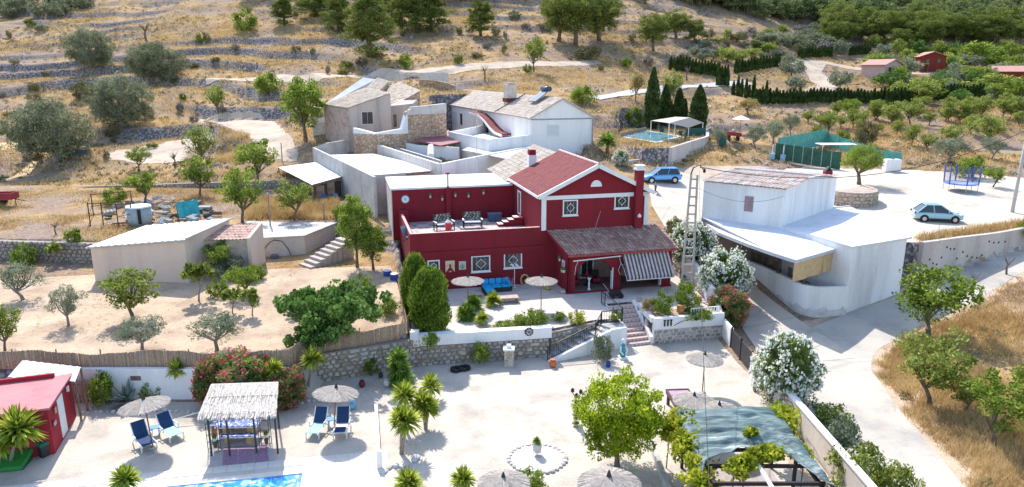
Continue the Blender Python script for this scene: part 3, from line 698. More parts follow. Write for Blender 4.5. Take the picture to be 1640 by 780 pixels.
tiles('roof_tiles', B - oh + bn * .2 - up * 3, A - oh - bn * .25 - up * 3, apex - bn * .25 + up, apb + bn * .2 + up, beigeT, wh, w=.32, ln=.5)
tiles('roof_tiles', Eb + oh + bn * .2 - up * 3, D + oh - bn * .25 - up * 3, apex - bn * .25 + up, apb + bn * .2 + up, beigeT, wh, w=.32, ln=.5)
MB().bar(A - oh - bn * .2 - up * 4, apex - bn * .2 - up * 2, .12, .16).bar(D + oh - bn * .2 - up * 4, apex - bn * .2 - up * 2, .12, .16).build('verge_tiles', M('clay_verge', (.50, .42, .36)), wh)
MB().tube([A - bn * .06 - up * 6, D - bn * .06 - up * 6], .07, 6).tube([D - bn * .1 - up * 6, Vector((D.x, D.y, zb + 1)) - bn * .1], .07, 6).build('drainpipe', M('grey_pipe', (.32, .35, .38)), wh)
MB().tube([A - oh * 1.1, B - oh * 1.1], .07, 6).build('gutter', M('brown_gutter', (.32, .26, .23)), wh)
cs_ = A.lerp(B, .29); c2 = apex.lerp(apb, .29)
MB().bar(cs_ - oh + up * 4, c2 + up * 5, .12, .12).build('roof_seam', M('dark_flashing', (.16, .15, .15)), wh)
wa = math.atan2(-bd.y, -bd.x)
def onwall(P0, P1, u, v):
 """point on the upright plane through P0,P1 seen at a pixel"""
 d = ray(u, v); e = P1 - P0; n_ = Vector((-e.y, e.x, 0)).normalized(); t = (P0.x * n_.x + P0.y * n_.y) / (d.x * n_.x + d.y * n_.y)
 return Vector((d.x * t, d.y * t, CH + d.z * t))
def wwin(parent, P0, P1, u0, v0, u1, v1, **k):
 """window between two pixels on the face running left to right P0 -> P1"""
 a = onwall(P0, P1, u0, v1); b = onwall(P0, P1, u1, v0); w_ = Vector((b.x - a.x, b.y - a.y)).length
 c_ = onwall(P0, P1, (u0 + u1) / 2, v1); h_ = onwall(P0, P1, (u0 + u1) / 2, v0).z - c_.z
 a.z = c_.z
 return window(parent, a.x, a.y, a.z, w_, h_, rz=math.atan2(P1.y - P0.y, P1.x - P0.x), **k)
wwin(wh, B, A, 720, 178, 733, 199, shutter=trimM); wwin(wh, B, A, 737, 181, 741, 201); wwin(wh, B, A, 757, 184, 763, 206, shutter=trimM); wwin(wh, B, A, 774, 192, 783, 216, bars=1)
wwin(wh, A, D, 875, 199, 896, 219, shutter=trimM)
sc_ = MB()
p_ = [onwall(B, A, u, v) for u, v in ((765, 179), (780, 183), (790, 192), (800, 204), (808, 211), (819, 215))]
for a, b in zip(p_, p_[1:]): sc_.bar(a - dn * .6, b - dn * .6, 1.3, .14)
sc_.build('curved_canopy', redL, wh)
sc_ = MB()
for a, b in zip(p_, p_[1:]): sc_.bar(a - dn * 1.28 - up * 5, b - dn * 1.28 - up * 5, .16, .3)
sc_.build('canopy_edge', trimM, wh)
for (u, v, w_, h_, nm) in ((736, 152, 1.0, 2.0, 'chimney'), (817, 160, 1.35, 2.4, 'chimney')):
 P = onwall(B.lerp(Eb, .28), A.lerp(D, .28), u, v); P.z -= .1
 c0 = MB().cbox((P.x, P.y, P.z + h_ / 2 - .4), (w_, w_, h_), wa).build(nm, M('beige_render', (.62, .53, .45), .9), wh)
 MB().cbox((P.x, P.y, P.z + .1), (w_ + .25, w_ + .25, .5), wa).build('flashing', redL, c0)
 k = MB().cbox((P.x, P.y, P.z + h_ - .36), (w_ + .15, w_ + .15, .1), wa)
 k.cbox((P.x, P.y, P.z + h_ - .2), (w_ * .8, w_ * .8, .22), wa).cbox((P.x, P.y, P.z + h_ - .04), (w_ * 1.1, w_ * .8, .1), wa); k.build('chimney_cap', M('beige_render', (0, 0, 0)), c0)
P = apex.lerp(apb, .12); P.z += .1
sw = thing('solar_water_heater', 'solar water heater with dark tank on the ridge of the white house', 'water heater', P, wa)
MB().tube([(-1.2, .0, .85), (1.2, .0, .85)], .3, 14).build('tank', M('dark_blue_tank', (.05, .08, .14), .25), sw, smooth=True)
for x in (-.55, .55):
 MB().slab([(x - .5, -1.9, -.6), (x + .5, -1.9, -.6), (x + .5, -.1, .65), (x - .5, -.1, .65)], .09).build('panel', M('solar_glass', (.10, .11, .13), .15, bump=0, spec=.6), sw)
f = MB()
for x in (-1.1, 1.1): f.bar((x, -1.9, -.75), (x, -.1, .55), .05); f.bar((x, .1, -.5), (x, .1, .65), .05)
f.build('frame', M('galvanised', (.5, .5, .5), .4, metal=.5), sw)
# ------------------------------------------------------------ walls, yards and flat roofs between the two houses
an = thing('flat_roofed_outbuilding', 'long grey block outbuilding with a white flat roof, behind the crimson house', 'outbuilding')
zr = 8.15
q = [W(600, 281, zr), W(706, 273, zr), W(598, 247, zr), W(519, 249, zr)]
blk(q, 2.5).build('wall', greyB, an)
blk([p + Vector((0, 0, .05)) for p in q], zr + .004).build('roof', roofW, an)
wl_ = MB(); wallrun([W(600, 283, zr + .1), W(502, 236, zr + .5)], .25, 2.5, wl_); wallrun([W(502, 236, zr + .5), W(523, 229, zr + 1.1), W(598, 217, zr + 1.2)], .25, 4, wl_)
wl_.build('block_parapet', greyB, an)
wallrun([W(598, 229, zr + .9), W(703, 262, zr + .9)], .35, zr - .3).build('parapet', M('cement_parapet', (.56, .52, .48), .9, .1, streak=True), an)
for u, v in ((513, 257), (558, 272)):
 wwin(an, W(502, 236, zr + .5), W(600, 283, zr + .1), u - 3, v - 3, u + 3, v + 4, frame=greyB, bars=2, name='vent')
MB().bar(W(651, 279, zr - .1), W(706, 274, zr - .1), .3, .2).build('timber_lintel', M('brown_timber', (.30, .19, .12)), an)
cy = thing('courtyard_walls', 'white stepped courtyard and balcony walls in front of the long white house', 'wall')
blk([W(724, 219, 9.2), W(783, 233, 9.2), W(840, 226, 9.2), W(785, 212, 9.2)], 8.6).build('balcony_slab', whiteM, cy)
k = wallrun([W(778, 200, 10.2), W(720, 211, 10.2), W(783, 223, 10.2), W(852, 216, 10.2)], .22, 7.2); k.build('balcony_wall', whiteM, cy)
wallrun([W(706, 262, 9.0), W(800, 243, 9.0), W(860, 232, 9.0)], .25, 6).build('front_wall', whiteM, cy)
wallrun([W(616, 230, 8.7), W(706, 257, 8.7)], .25, 6).build('inner_wall', M('cement_parapet', (0, 0, 0)), cy)
wallrun([W(620, 224, 9.3), W(668, 232, 9.0), W(735, 236, 9.0)], .2, 6).build('inner_wall', whiteM, cy)
MB().slab([W(665, 224, 9.6), W(705, 233, 9.2), W(742, 226, 9.3), W(718, 208, 9.9)], .12).build('canopy', M('maroon_sheet', (.30, .10, .12), .6), cy)
MB().slab([W(740, 240, 8.9), W(850, 262, 8.9), W(865, 240, 8.9), W(770, 226, 8.9)], .1).build('yard_floor', M('yard_cement', (.52, .48, .45)), cy)
MB().tube([W(690, 250, 8.6), W(690, 235, 9.3)], .35, 8).build('chimney_pipe', whiteM, cy)
ms = thing('aerial_mast', 'thin pale aerial mast rising in front of the white balcony', 'aerial', W(764, 262, 9.0))
b_ = Vector(ms.location); top = Vector((b_.x, b_.y, 14.2))
MB().tube([(0, 0, -1.5), (0, 0, top.z - b_.z)], .04, 6).build('mast', M('galvanised', (0, 0, 0)), ms)
k = MB()
for i in range(6): k.tube([(-.35, 0, top.z - b_.z - .1 - i * .22), (.35, 0, top.z - b_.z - .1 - i * .22)], .02, 4)
k.build('antenna', M('galvanised', (0, 0, 0)), ms)
# ------------------------------------------------------------ old farmhouse of stone
oh_ = thing('old_stone_farmhouse', 'old stone and render farmhouse with weathered tiled roofs, behind the flat white roof', 'farmhouse')
def roofed(tops, zb, mat_w, tile=beigeT, over=.25, nm='wall', tl=True, w=.32):
 o = blk(tops, zb).build(nm, mat_w, oh_)
 if tl:
  c0 = sum((Vector(t) for t in tops), Vector()) / 4; q = [Vector(t) + (Vector(t) - c0).normalized() * over + Vector((0, 0, .06)) for t in tops]
  tiles('roof_tiles', q[0], q[1], q[2], q[3], tile, oh_, w=w, ln=.5)
 return o
Yf = 86
a, b = WY(558, 173, Yf), WY(625, 150, Yf + 2.0)
c, d = WY(585, 142, Yf + 8.5), WY(520, 167, Yf + 6.5)
roofed([a, b, c, d], 7.5, greyR)
wallrun([Vector((d.x - .05, d.y - .1, d.z - .15)), Vector((a.x - .05, a.y - .06, a.z - .15))], .12, 7.5).build('left_wall', M('pinkish_rubble_render', (.50, .38, .32), .95, .16, 1.5, .8), oh_)
wwin(oh_, a, b, 579, 178, 598, 200, frame=M('pale_frame', (.58, .52, .46)), t=.12, bars=1)
wwin(oh_, d, a, 534, 180, 538, 195)
a2, b2 = WY(622, 170, Yf + 4.5), WY(661, 166, Yf + 5.2)
blk([a2, b2, WY(668, 160, Yf + 10), WY(640, 160, Yf + 10)], 7.5).build('lean_to', greyR, oh_)
wwin(oh_, a2, b2, 629, 182, 636, 205, frame=M('pale_frame', (0, 0, 0)), name='door')
roofed([WY(628, 171, Yf + 9), WY(672, 146, Yf + 11.5), WY(640, 133, Yf + 20), WY(602, 146, Yf + 17)], 9, rubbleM)
roofed([WY(499, 182, Yf + 7.5), WY(520, 170, Yf + 8), WY(600, 128, Yf + 20), WY(583, 125, Yf + 19)], 8, M('pale_render_side', (.60, .56, .52)), tl=False)
blk([WY(499, 181, Yf + 7.4), WY(521, 169, Yf + 7.9), WY(601, 127, Yf + 20), WY(582, 124, Yf + 19)], 12.4 - 1.6).build('pale_roof', roofW, oh_)
roofed([WY(584, 145, Yf + 11), WY(606, 147, Yf + 12), WY(622, 131, Yf + 19), WY(604, 126, Yf + 18)], 9, rubbleM, w=.4)
ru = thing('ruined_stone_wall', 'tall ragged ochre stone walls of a ruin left of the white house', 'ruin')
wallrun([WY(672, 127, 124), WY(700, 129, 123), WY(722, 134, 122), WY(738, 140, 121)], .6, 8).build('far_wall', rubbleM, ru)
wallrun([WY(674, 140, 122), WY(645, 152, 112)], .5, 8).build('side_wall', rubbleM, ru)
wallrun([WY(672, 126.6, 123.4), WY(700, 128.6, 122.4), WY(718, 132, 121.6)], .3, 17.2).build('rendered_top', M('pale_render_side', (0, 0, 0)), ru)
cw = thing('curved_stone_wall', 'high ochre rubble wall with cement top sweeping up to the white house', 'wall')
pts = [WY(u, v, Y) for u, v, Y in ((568, 206, 84.0), (602, 215, 82.5), (645, 207, 83.5), (650, 180, 84), (660, 172, 84.5), (690, 169, 86), (712, 166, 88))]
wallrun(pts, .5, 6.5).build('masonry', rubbleM, cw)
wallrun([p + Vector((0, -.04, .05)) for p in pts[3:]], .6, pts[5].z - 1.0).build('cement_band', greyB, cw)
wallrun([p + Vector((0, -.02, .12)) for p in pts[:4]], .55, pts[1].z - .0).build('coping', whiteM, cw)
# ------------------------------------------------------------ white farm building on the right
wb = thing('white_farm_building', 'white building with corrugated upper roof and deep flat verandah canopy, right of the lane', 'building')
zr = 5.9
base = [W(1185, 448, 1.1), W(1212, 462, 1.0), W(1249, 484, .85), W(1290, 507, .8), W(1352, 505, .8), W(1400, 497, .8), W(1453, 481, .9)]
ya = base[-3]; yb = base[-1]
fc = onwall(ya, yb, 1361, 395); fd = onwall(ya, yb, 1456, 358); zr = fc.z
fd.z = zr
k1 = W(1360, 331, zr); k2 = W(1253, 362, zr); k3 = W(1124, 345, zr); k4 = W(1335, 333, zr)
blk([Vector((base[4].x, base[4].y, zr - .1)), Vector((fd.x, fd.y, zr - .1)), Vector((k1.x, k1.y, zr - .1)), Vector((k4.x, k4.y, zr - .1)), Vector((k2.x, k2.y, zr - .1))], 0).build('wall', whiteD, wb)
q = [Vector((base[4].x - .1, base[4].y - .15, zr)), Vector((fd.x + .2, fd.y - .1, zr + .05)), Vector((k1.x + .1, k1.y + .1, zr)), Vector((k4.x, k4.y, zr)), Vector((k2.x, k2.y, zr))]
blk(q, zr - .09).build('flat_roof', M('grey_white_roof', (.66, .68, .72), .8, .06, .5, .1), wb)
wallrun([q[1], q[2]], .2, zr - .05).build('roof_kerb', M('grey_kerb', (.50, .48, .48)), wb)
wallrun([p + Vector((0, 0, .08)) for p in (q[2], q[3])], .22, zr - .05).build('roof_kerb', M('grey_kerb', (0, 0, 0)), wb)
ua, ub, uc = k3, k2, k4; ud = ua + (uc - ub)
ta = WY(1127, 285, ua.y); tb_ = WY(1256, 310, ub.y); tc_ = WY(1335, 283, uc.y)
zf = (ta.z + tb_.z) / 2; zt = tc_.z
rl = ub.lerp(uc, .5); rr_ = WY(1297, 283, rl.y); zrg = rr_.z
rl2 = ua.lerp(ud, .5)
m = MB(); lo = [Vector((p.x, p.y, 1.5)) for p in (ua, ub, uc, ud)]
hi_ = [Vector((ua.x, ua.y, zf)), Vector((ub.x, ub.y, zf)), Vector((rl.x, rl.y, zrg)), Vector((uc.x, uc.y, zt)), Vector((ud.x, ud.y, zt)), Vector((rl2.x, rl2.y, zrg))]
m.add(lo + hi_, [(0, 1, 5, 4), (1, 2, 7, 6, 5), (2, 3, 8, 7), (3, 0, 4, 9, 8), (4, 5, 6, 9), (9, 6, 7, 8), (0, 3, 2, 1)])
m.build('upper_wall', whiteD, wb)
corrT = tileM('old_corrugated', [(.40, .30, .26), (.54, .46, .41), (.34, .26, .23), (.62, .56, .52), (.46, .22, .18)])
o1 = (ub - uc).normalized() * .25; o2 = (ua - ub).normalized() * .2; uz = Vector((0, 0, .07))
tiles('corrugated_roof', hi_[0] + o1 + o2 + uz, hi_[1] + o1 - o2 + uz, hi_[2] - o2 + uz, hi_[5] + o2 + uz, corrT, wb, w=.30, ln=1.3, amp=.06)
tiles('corrugated_roof', hi_[4] - o1 + o2 + uz, hi_[3] - o1 - o2 + uz, hi_[2] - o2 + uz, hi_[5] + o2 + uz, corrT, wb, w=.30, ln=1.3, amp=.05)
MB().tube([hi_[5] + uz * 2, hi_[2] + uz * 2], .12, 6).build('ridge', M('grey_kerb', (0, 0, 0)), wb)
wwin(wb, ua, ub, 1190, 313, 1209, 340, shutter=M('mauve_shutter', (.40, .28, .29)), frame=whiteD, t=.05)
wwin(wb, ua, ub, 1159, 395, 1175, 410); wwin(wb, ua, ub, 1186, 400, 1200, 440, name='door', frame=M('dark_frame', (.1, .08, .07)))
vz = zr - .35
cv = [W(u, v, vz - .25) for u, v in ((1120, 351), (1150, 373), (1200, 393), (1240, 407), (1275, 418), (1358, 394))]
cq = cv + [Vector((k2.x, k2.y, vz + .15)), Vector((k3.x, k3.y, vz + .15))]
blk(cq, vz - .42).build('canopy_body', M('canopy_edge', (.58, .58, .60)), wb)
bb = MB(); n = len(cq); bb.add([p + Vector((0, 0, .01)) for p in cq] + [p + Vector((0, 0, .07)) for p in cq], [tuple(range(n)), tuple(range(n, 2 * n)), ] + [(i, (i + 1) % n, n + (i + 1) % n, n + i) for i in range(n)])
bb.build('canopy_roof', M('grey_white_roof', (0, 0, 0)), wb)
lw = [onwall(a, b, u, v) for a, b, u, v in ((base[0], base[1], 1188, 424), (base[0], base[1], 1203, 432), (base[1], base[2], 1248, 447), (base[2], base[3], 1285, 450.5), (base[3], base[4], 1325, 449), (base[3], base[4], 1356, 437))]
b2_ = [base[0], base[1], base[2], base[3], base[4]]
zt_ = lw[2].z + .4
pl = smooth_line([(p.x, p.y) for p in b2_], it=2)
def ribbon(pl, th, z0, z1, wav=0.0):
 m = MB(); n = len(pl); I, O = [], []
 for i in range(n):
  a, b = Vector(pl[max(i - 1, 0)]), Vector(pl[min(i + 1, n - 1)]); d = (b - a).normalized(); s = Vector((d.y, -d.x)) * th / 2; p = Vector(pl[i]); O.append(p + s); I.append(p - s)
 w = [wav * math.sin(i * 2.3) + wav * math.sin(i * 5.1) for i in range(n)]
 vs = [(p.x, p.y, z0) for p in O] + [(p.x, p.y, z1 + w[i]) for i, p in enumerate(O)] + [(p.x, p.y, z1 + w[i]) for i, p in enumerate(I)] + [(p.x, p.y, z0) for p in I]
 fs = [(k * n + i, k * n + i + 1, (k + 1) * n + i + 1, (k + 1) * n + i) for k in range(3) for i in range(n - 1)] + [(0, n, 2 * n, 3 * n), (n - 1, 4 * n - 1, 3 * n - 1, 2 * n - 1)]
 return m.add(vs, fs)
pl = smooth_line([(p.x, p.y) for p in b2_], it=3)
ribbon(pl, .28, -.2, zt_).build('low_wall', whiteD, wb)
ribbon(pl, .36, -.2, 1.35, .1).build('rough_footing', M('flaking_base', (.66, .63, .61), .95, .12, 1.2, .9), wb)
blk([Vector((x, y, zt_ - .9)) for x, y in pl] + [Vector((k2.x, k2.y, zt_ - .9)), Vector((k3.x, k3.y, zt_ - .9))], 0).build('verandah_floor', M('verandah_floor', (.36, .28, .24)), wb)
for i in (0, 8, 18, 26):
 if i < len(pl): MB().box(pl[i][0] - .06, pl[i][0] + .06, pl[i][1] - .0, pl[i][1] + .12, zt_ - .1, vz - .4).build('post', M('dark_frame', (0, 0, 0)), wb)
ch_ = None
for i, k in enumerate((6, 9, 12, 15, 20, 24)):
 a, b = Vector(pl[k]), Vector(pl[k + 1]); d = (b - a).normalized(); s = Vector((-d.y, d.x)); p = a + s * .7
 loc = Vector((p.x, p.y, zt_ - .89)); lb = 'dark chair on the verandah of the white farm building, %s from the left' % ['first', 'second', 'third', 'fourth', 'fifth', 'sixth'][i]
 if ch_: again(ch_, loc, math.atan2(d.y, d.x), lb); continue
 ch_ = thing('verandah_chair', lb, 'chair', loc, math.atan2(d.y, d.x), 'dark chairs on the verandah'); dM = M('dark_frame', (0, 0, 0))
 MB().box(-.24, .24, -.24, .24, .78, .84).build('seat', dM, ch_)
 for j in range(4): MB().box(-.24 + .14 * j, -.18 + .14 * j, -.25, -.21, .84, 1.4).build('slat', dM, ch_)
 MB().box(-.25, .25, -.26, -.2, 1.4, 1.48).build('top_rail', dM, ch_)
 for x in (-.22, .19):
  for y in (-.22, .19): MB().box(x, x + .035, y, y + .035, 0, .78).build('leg', dM, ch_)
ivm = M('painted_verandah_shade', (.30, .24, .21), .9, .1); iw = [k3 + (k2 - k3) * .04, k2]
wallrun([Vector((p.x, p.y, vz - .45)) + Vector((.25, -.35, 0)) for p in iw], .1, 1).build('inner_wall', ivm, wb)  # brown panel added over the white back wall; verandah shade put into its colour
tanM = M('tan_canvas', (.60, .42, .22), .9, .08)
for (u0, u1, v0, v1) in ((1258, 1320, 418, 447), (1322, 1336, 410, 441), (1338, 1351, 403, 436)):
 a = Vector((0, 0, 0)); k = MB()
 P0, P1 = cv[4], cv[5]
 a, b = onwall(P0, P1, max(u0, 1276), v0 - 0), onwall(P0, P1, u1, v0)
 if u0 < 1300: a, b = P0.lerp(P1, .0), onwall(P0, P1, u1, 430)
 for p in (a, b): p.z = vz - .43
 s_ = Vector((-(P1 - P0).y, (P1 - P0).x, 0)).normalized() * .12; L_ = 1.35
 nn = 8
 for i in range(nn):
  p, q_ = a.lerp(b, i / nn), a.lerp(b, (i + 1) / nn); w0, w1 = s_ * (1 + .5 * math.sin(i * 1.7)), s_ * (1 + .5 * math.sin((i + 1) * 1.7))
  k.add([p + s_, q_ + s_, q_ + w1 - Vector((0, 0, L_)), p + w0 - Vector((0, 0, L_))], [(0, 1, 2, 3)])
 k.build('canvas_blind', tanM, wb)
# ------------------------------------------------------------ masonry of separate stones
def V3(x, y, z=0.0): return Vector((x, y, z))
def stones(parent, P0, P1, z0, z1, size, mats, th=.09, gap=.035, stuff=False, seed=1, face=1):
 """irregular stones on the upright face from P0 to P1 (outside is to the right hand when face=1)"""
 P0, P1 = Vector(P0), Vector(P1); e = (P1 - P0); e.z = 0; Ln = e.length; e.normalize(); nrm = Vector((e.y, -e.x, 0)) * face
 rr = random.Random(seed); nc = max(1, round(Ln / size)); nr = max(1, round((z1 - z0) / (size * .72))); cw, chh = Ln / nc, (z1 - z0) / nr
 J = {}
 def pt(i2, j):
  k = (i2, j)
  if k not in J:
   x = i2 * cw / 2; zc = z0 + j * chh
   if 0 < i2 < 2 * nc: x += rr.uniform(-.24, .24) * cw
   if 0 < j < nr: zc += rr.uniform(-.36, .36) * chh
   J[k] = (min(max(x, 0), Ln), zc)
  return J[k]
 big = MB(); made = []
 for j in range(nr):
  i2 = -(j % 2)
  while i2 < 2 * nc:
   if rr.random() < .12 and i2 + 4 <= 2 * nc: w2 = 4
   else: w2 = 2
   a, b = max(i2, 0), min(i2 + w2, 2 * nc)
   if b > a:
    poly = [pt(k, j) for k in range(a, b + 1)] + [pt(k, j + 1) for k in range(b, a - 1, -1)]
    cx = sum(p[0] for p in poly) / len(poly); cz = sum(p[1] for p in poly) / len(poly)
    k_ = max(.5, 1 - gap / (min(cw, chh) * .5)); o = th * rr.uniform(.6, 1.25); n = len(poly)
    base = [P0 + e * (cx + (x - cx) * k_) + V3(0, 0, cz + (z - cz) * k_ - P0.z) for x, z in poly]
    top = [P0 + e * (cx + (x - cx) * k_ * .82) + V3(0, 0, cz + (z - cz) * k_ * .82 - P0.z) + nrm * o for x, z in poly]
    vs = base + top; fs = [tuple(range(n, 2 * n))] + [(q, (q + 1) % n, n + (q + 1) % n, n + q) for q in range(n)]
    if stuff: big.add(vs, fs)
    else:
     m = MB().add(vs, fs); made.append(m.build('stone', rr.choice(mats), parent))
   i2 += w2
 if stuff: big.build('stones', mats[0], parent, kind='stuff')
def wallthing(name, label, cat='wall'): return thing(name, label, cat)
stA = [M('stone_a', (.50, .42, .33), .95, .15, 2.5, .6), M('stone_b', (.58, .51, .42), .95, .12, 2.5, .6), M('stone_c', (.42, .34, .27), .95, .15, 2.5, .6), M('stone_d', (.54, .50, .45), .95, .12, 2.5, .6)]
stG = [M('stone_e', (.40, .36, .32), .95, .15, 2.5, .6), M('stone_f', (.48, .44, .39), .95, .12, 2.5, .6), M('stone_g', (.34, .30, .27), .95, .15, 2.5, .6)]
mortar = M('mortar', (.30, .25, .20), .95, .1); mortarL = M('light_mortar', (.62, .56, .50), .95, .08)
sw_ = wallthing('stone_retaining_wall', 'long honey coloured stone retaining wall between the white gravel yard and the house patio', 'retaining wall')
pk_ = [V3(2.35, 41.0), V3(5.45, 42.85)]
wallrun([p + V3(0, 0, 1.5) for p in pk_], .3, -.2).build('core', mortar, sw_); stones(sw_, pk_[0] + V3(.08, -.14), pk_[1] + V3(.08, -.14), .0, 1.45, .4, stG, seed=12)
segs = [((-11.95, 34.6), (-11.95, 36.85), 1.8, 1.8), ((-11.95, 36.8), (-5.6, 39.45), 1.75, 1.75), ((-5.6, 39.45), (2.3, 40.8), 1.3, 1.3)]
for i, ((x0, y0), (x1, y1), za, zb_) in enumerate(segs):
 wallrun([V3(x0, y0, za), V3(x1, y1, zb_)], .35, -.3).build('core', mortar, sw_)
 d = Vector((x1 - x0, y1 - y0, 0)).normalized(); nn = V3(d.y, -d.x) * .176
 if i: stones(sw_, V3(x0, y0) + nn, V3(x1, y1) + nn, -.02, za, .37 if i == 1 else .36, stA if i == 1 else stA[1:] + stG[:2], seed=i + 4)
pw = wallthing('white_parapet_wall', 'low white rendered parapet with a round black wheel ornament, along the patio edge')
wallrun([V3(-5.75, 39.38, 1.95), V3(2.45, 40.78, 1.95)], .42, 1.302).build('wall', whiteM, pw)
wallrun([V3(-5.8, 39.40, 2.0), V3(2.45, 40.80, 2.0)], .5, 1.955).build('coping', whiteM, pw)
MB().box(-6.15, -5.65, 39.1, 39.6, 1.3, 2.25).build('end_block', whiteM, pw)
w0 = onwall(V3(-5.75, 39.2), V3(2.45, 40.57), 847, 531); wt_ = thing('wheel_ornament', 'round black ornament with white petals fixed to the white parapet wall', 'ornament', w0, math.atan2(1.4, 8.2))
dk = MB(); dk.yprism([(.27 * math.cos(t * math.pi / 12), .27 * math.sin(t * math.pi / 12)) for t in range(24)], -.06, .0); dk.build('disc', blackM, wt_)
for i in range(8):
 a = i * math.pi / 4; MB().bar((.07 * math.cos(a), -.075, .07 * math.sin(a)), (.22 * math.cos(a), -.075, .22 * math.sin(a)), .05, .03).build('petal', trimM, wt_)
ww = wallthing('white_yard_wall', 'long white rendered yard wall below the reed fence on the left')
MB().box(-24.4, -12.1, 34.62, 34.9, -.2, 1.88).build('wall', whiteD, ww)
MB().box(-27, -24.4, 34.66, 34.9, -.2, 1.6).build('grey_end_wall', greyR, ww)  # lower left end of the wall, in grey-brown render
v_ = MB(); x_, z_ = onwall(V3(-30, 34.6), V3(-10, 34.6), 217, 606), 0
for k in (-.14, .14): v_.box(x_.x + k - .1, x_.x + k + .1, 34.58, 34.62, x_.z - .1, x_.z + .1)
v_.box(x_.x - .28, x_.x + .28, 34.60, 34.625, x_.z - .13, x_.z + .13).build('vent', M('brown_vent', (.20, .15, .12)), ww)
reedM = tileM('dry_reeds', [(.43, .29, .19), (.52, .37, .25), (.39, .25, .16), (.58, .43, .30)])
def reeds(parent, pts, h, name='reeds', step=.034, zoff=0.0):
 m = MB(); rr = random.Random(len(pts))
 V, Fc = [], []
 for a, b in zip(pts, pts[1:]):
  a, b = Vector(a), Vector(b); n = int((Vector((b.x - a.x, b.y - a.y))).length / step)
  for i in range(n):
   t = i / n; p = a.lerp(b, t); hh = (h + .12 * math.sin(p.x * .9) + .03 * math.sin(p.x * 3.1) + rr.uniform(-.02, .02)); lx = rr.uniform(-.015, .015)
   e = (b - a).normalized(); s = Vector((-e.y, e.x, 0)); o = s * rr.uniform(-.02, .02); zb = p.z + zoff
   k = len(V)
   V += [tuple(p + o - e * .02 + V3(0, 0, 0)), tuple(p + o + e * .022), tuple(p + o + e * (.022 + lx) + V3(0, 0, hh)), tuple(p + o - e * (.02 - lx) + V3(0, 0, hh))]
   V += [tuple(Vector(v) + s * .02) for v in V[k:k + 4]]
   Fc += [(k, k + 1, k + 2, k + 3), (k + 4, k + 7, k + 6, k + 5), (k + 1, k + 5, k + 6, k + 2), (k, k + 3, k + 7, k + 4), (k + 3, k + 2, k + 6, k + 7)]
 return link(name, npmesh(name, V, Fc), reedM, parent, kind='stuff')
rf = thing('reed_fence', 'brown reed screen fence running along the top of the white yard wall', 'fence')
fp = [V3(-45, 35.0, 1.7), V3(-25, 35.0, 1.7), V3(-12.1, 35.0, 1.75), V3(-11.6, 37.0, 1.75), V3(-6.4, 39.4, 1.75)]
reeds(rf, fp, .98)
for x in np.arange(-44, -12, 2.4): MB().box(x, x + .05, 35.03, 35.08, 1.5, 2.85).build('post', woodM, rf)
for t in (.1, .5, .95):
 p = fp[3].lerp(fp[4], t); MB().box(p.x, p.x + .05, p.y + .03, p.y + .08, 1.5, 2.85).build('post', woodM, rf)
rf2 = thing('reed_fence', 'sagging dry reed fence beside the clipped cypresses, at the edge of the orchard', 'fence')
reeds(rf2, [V3(-6.35, 39.5, 1.7), V3(-7.0, 42.5, 1.7), V3(-7.8, 46, 1.8), V3(-8.3, 48.3, 1.9)], 1.05)
for p in ((-6.4, 39.9), (-7.1, 42.8), (-8.2, 48)): MB().box(p[0], p[0] + .07, p[1], p[1] + .07, 1.5, 3.0).build('post', woodM, rf2)
# ------------------------------------------------------------ steps up to the patio
stp = thing('patio_steps', 'pink and white tiled steps rising from the yard to the crimson house', 'steps')
bl, br, tl_, tr = V3(7.5, 42.25), V3(9.1, 42.75), V3(6.62, 45.75), V3(8.45, 46.25)
treadP = M('pink_step_tread', (.56, .40, .35), .8, .08, 2); riserW = M('pale_step_riser', (.64, .50, .47), .8, .2, 12)
for i in range(9):
 t0, t1 = i / 9, (i + 1) / 9; a, b, c, d = bl.lerp(tl_, t0), br.lerp(tr, t0), br.lerp(tr, t1), bl.lerp(tl_, t1); z = 1.6 * (i + 1) / 9
 s = MB().prism([(a.x, a.y), (b.x, b.y), (c.x, c.y), (d.x, d.y)], 0, z - .03).build('step', riserW, stp)
 dd = (bl - tl_).normalized() * .04
 MB().prism([(a.x + dd.x, a.y + dd.y), (b.x + dd.x, b.y + dd.y), (c.x, c.y), (d.x, d.y)], z - .028, z).build('tread', treadP, s)
 for q in range(6):
  p = a.lerp(b, (q + .5) / 6) + dd * .3; MB().cbox((p.x, p.y, z - .1), (.13, .03, .09), math.atan2(b.y - a.y, b.x - a.x)).build('riser_tile', trimM, s) if i < 9 else None
wallrun([br + V3(.12, .0, .5), tr + V3(.12, .1, 1.85)], .22, -.1).build('side_wall', whiteM, stp)
wallrun([bl + V3(-.12, .0, 1.35), V3(7.05, 43.8, 1.45), tl_ + V3(-.12, .1, 1.7)], .22, -.1).build('side_wall', whiteM, stp)
wg = thing('side_steps', 'narrow side steps behind a white wedge-shaped wall, descending left from the patio steps', 'steps')
A0, A1, A2 = V3(2.3, 39.6), V3(6.5, 41.7), V3(7.4, 42.1)
MB().prism([(A0.x, A0.y), (A1.x, A1.y), (A1.x - .1, A1.y + .22), (A0.x - .1, A0.y + .22)], -.1, [.12, 1.42, 1.42, .12]).build('wing_wall', whiteM, wg)
MB().prism([(A1.x, A1.y), (A2.x, A2.y), (A2.x - .1, A2.y + .25), (A1.x - .1, A1.y + .22)], -.1, 1.42).build('wing_wall', whiteM, wg)
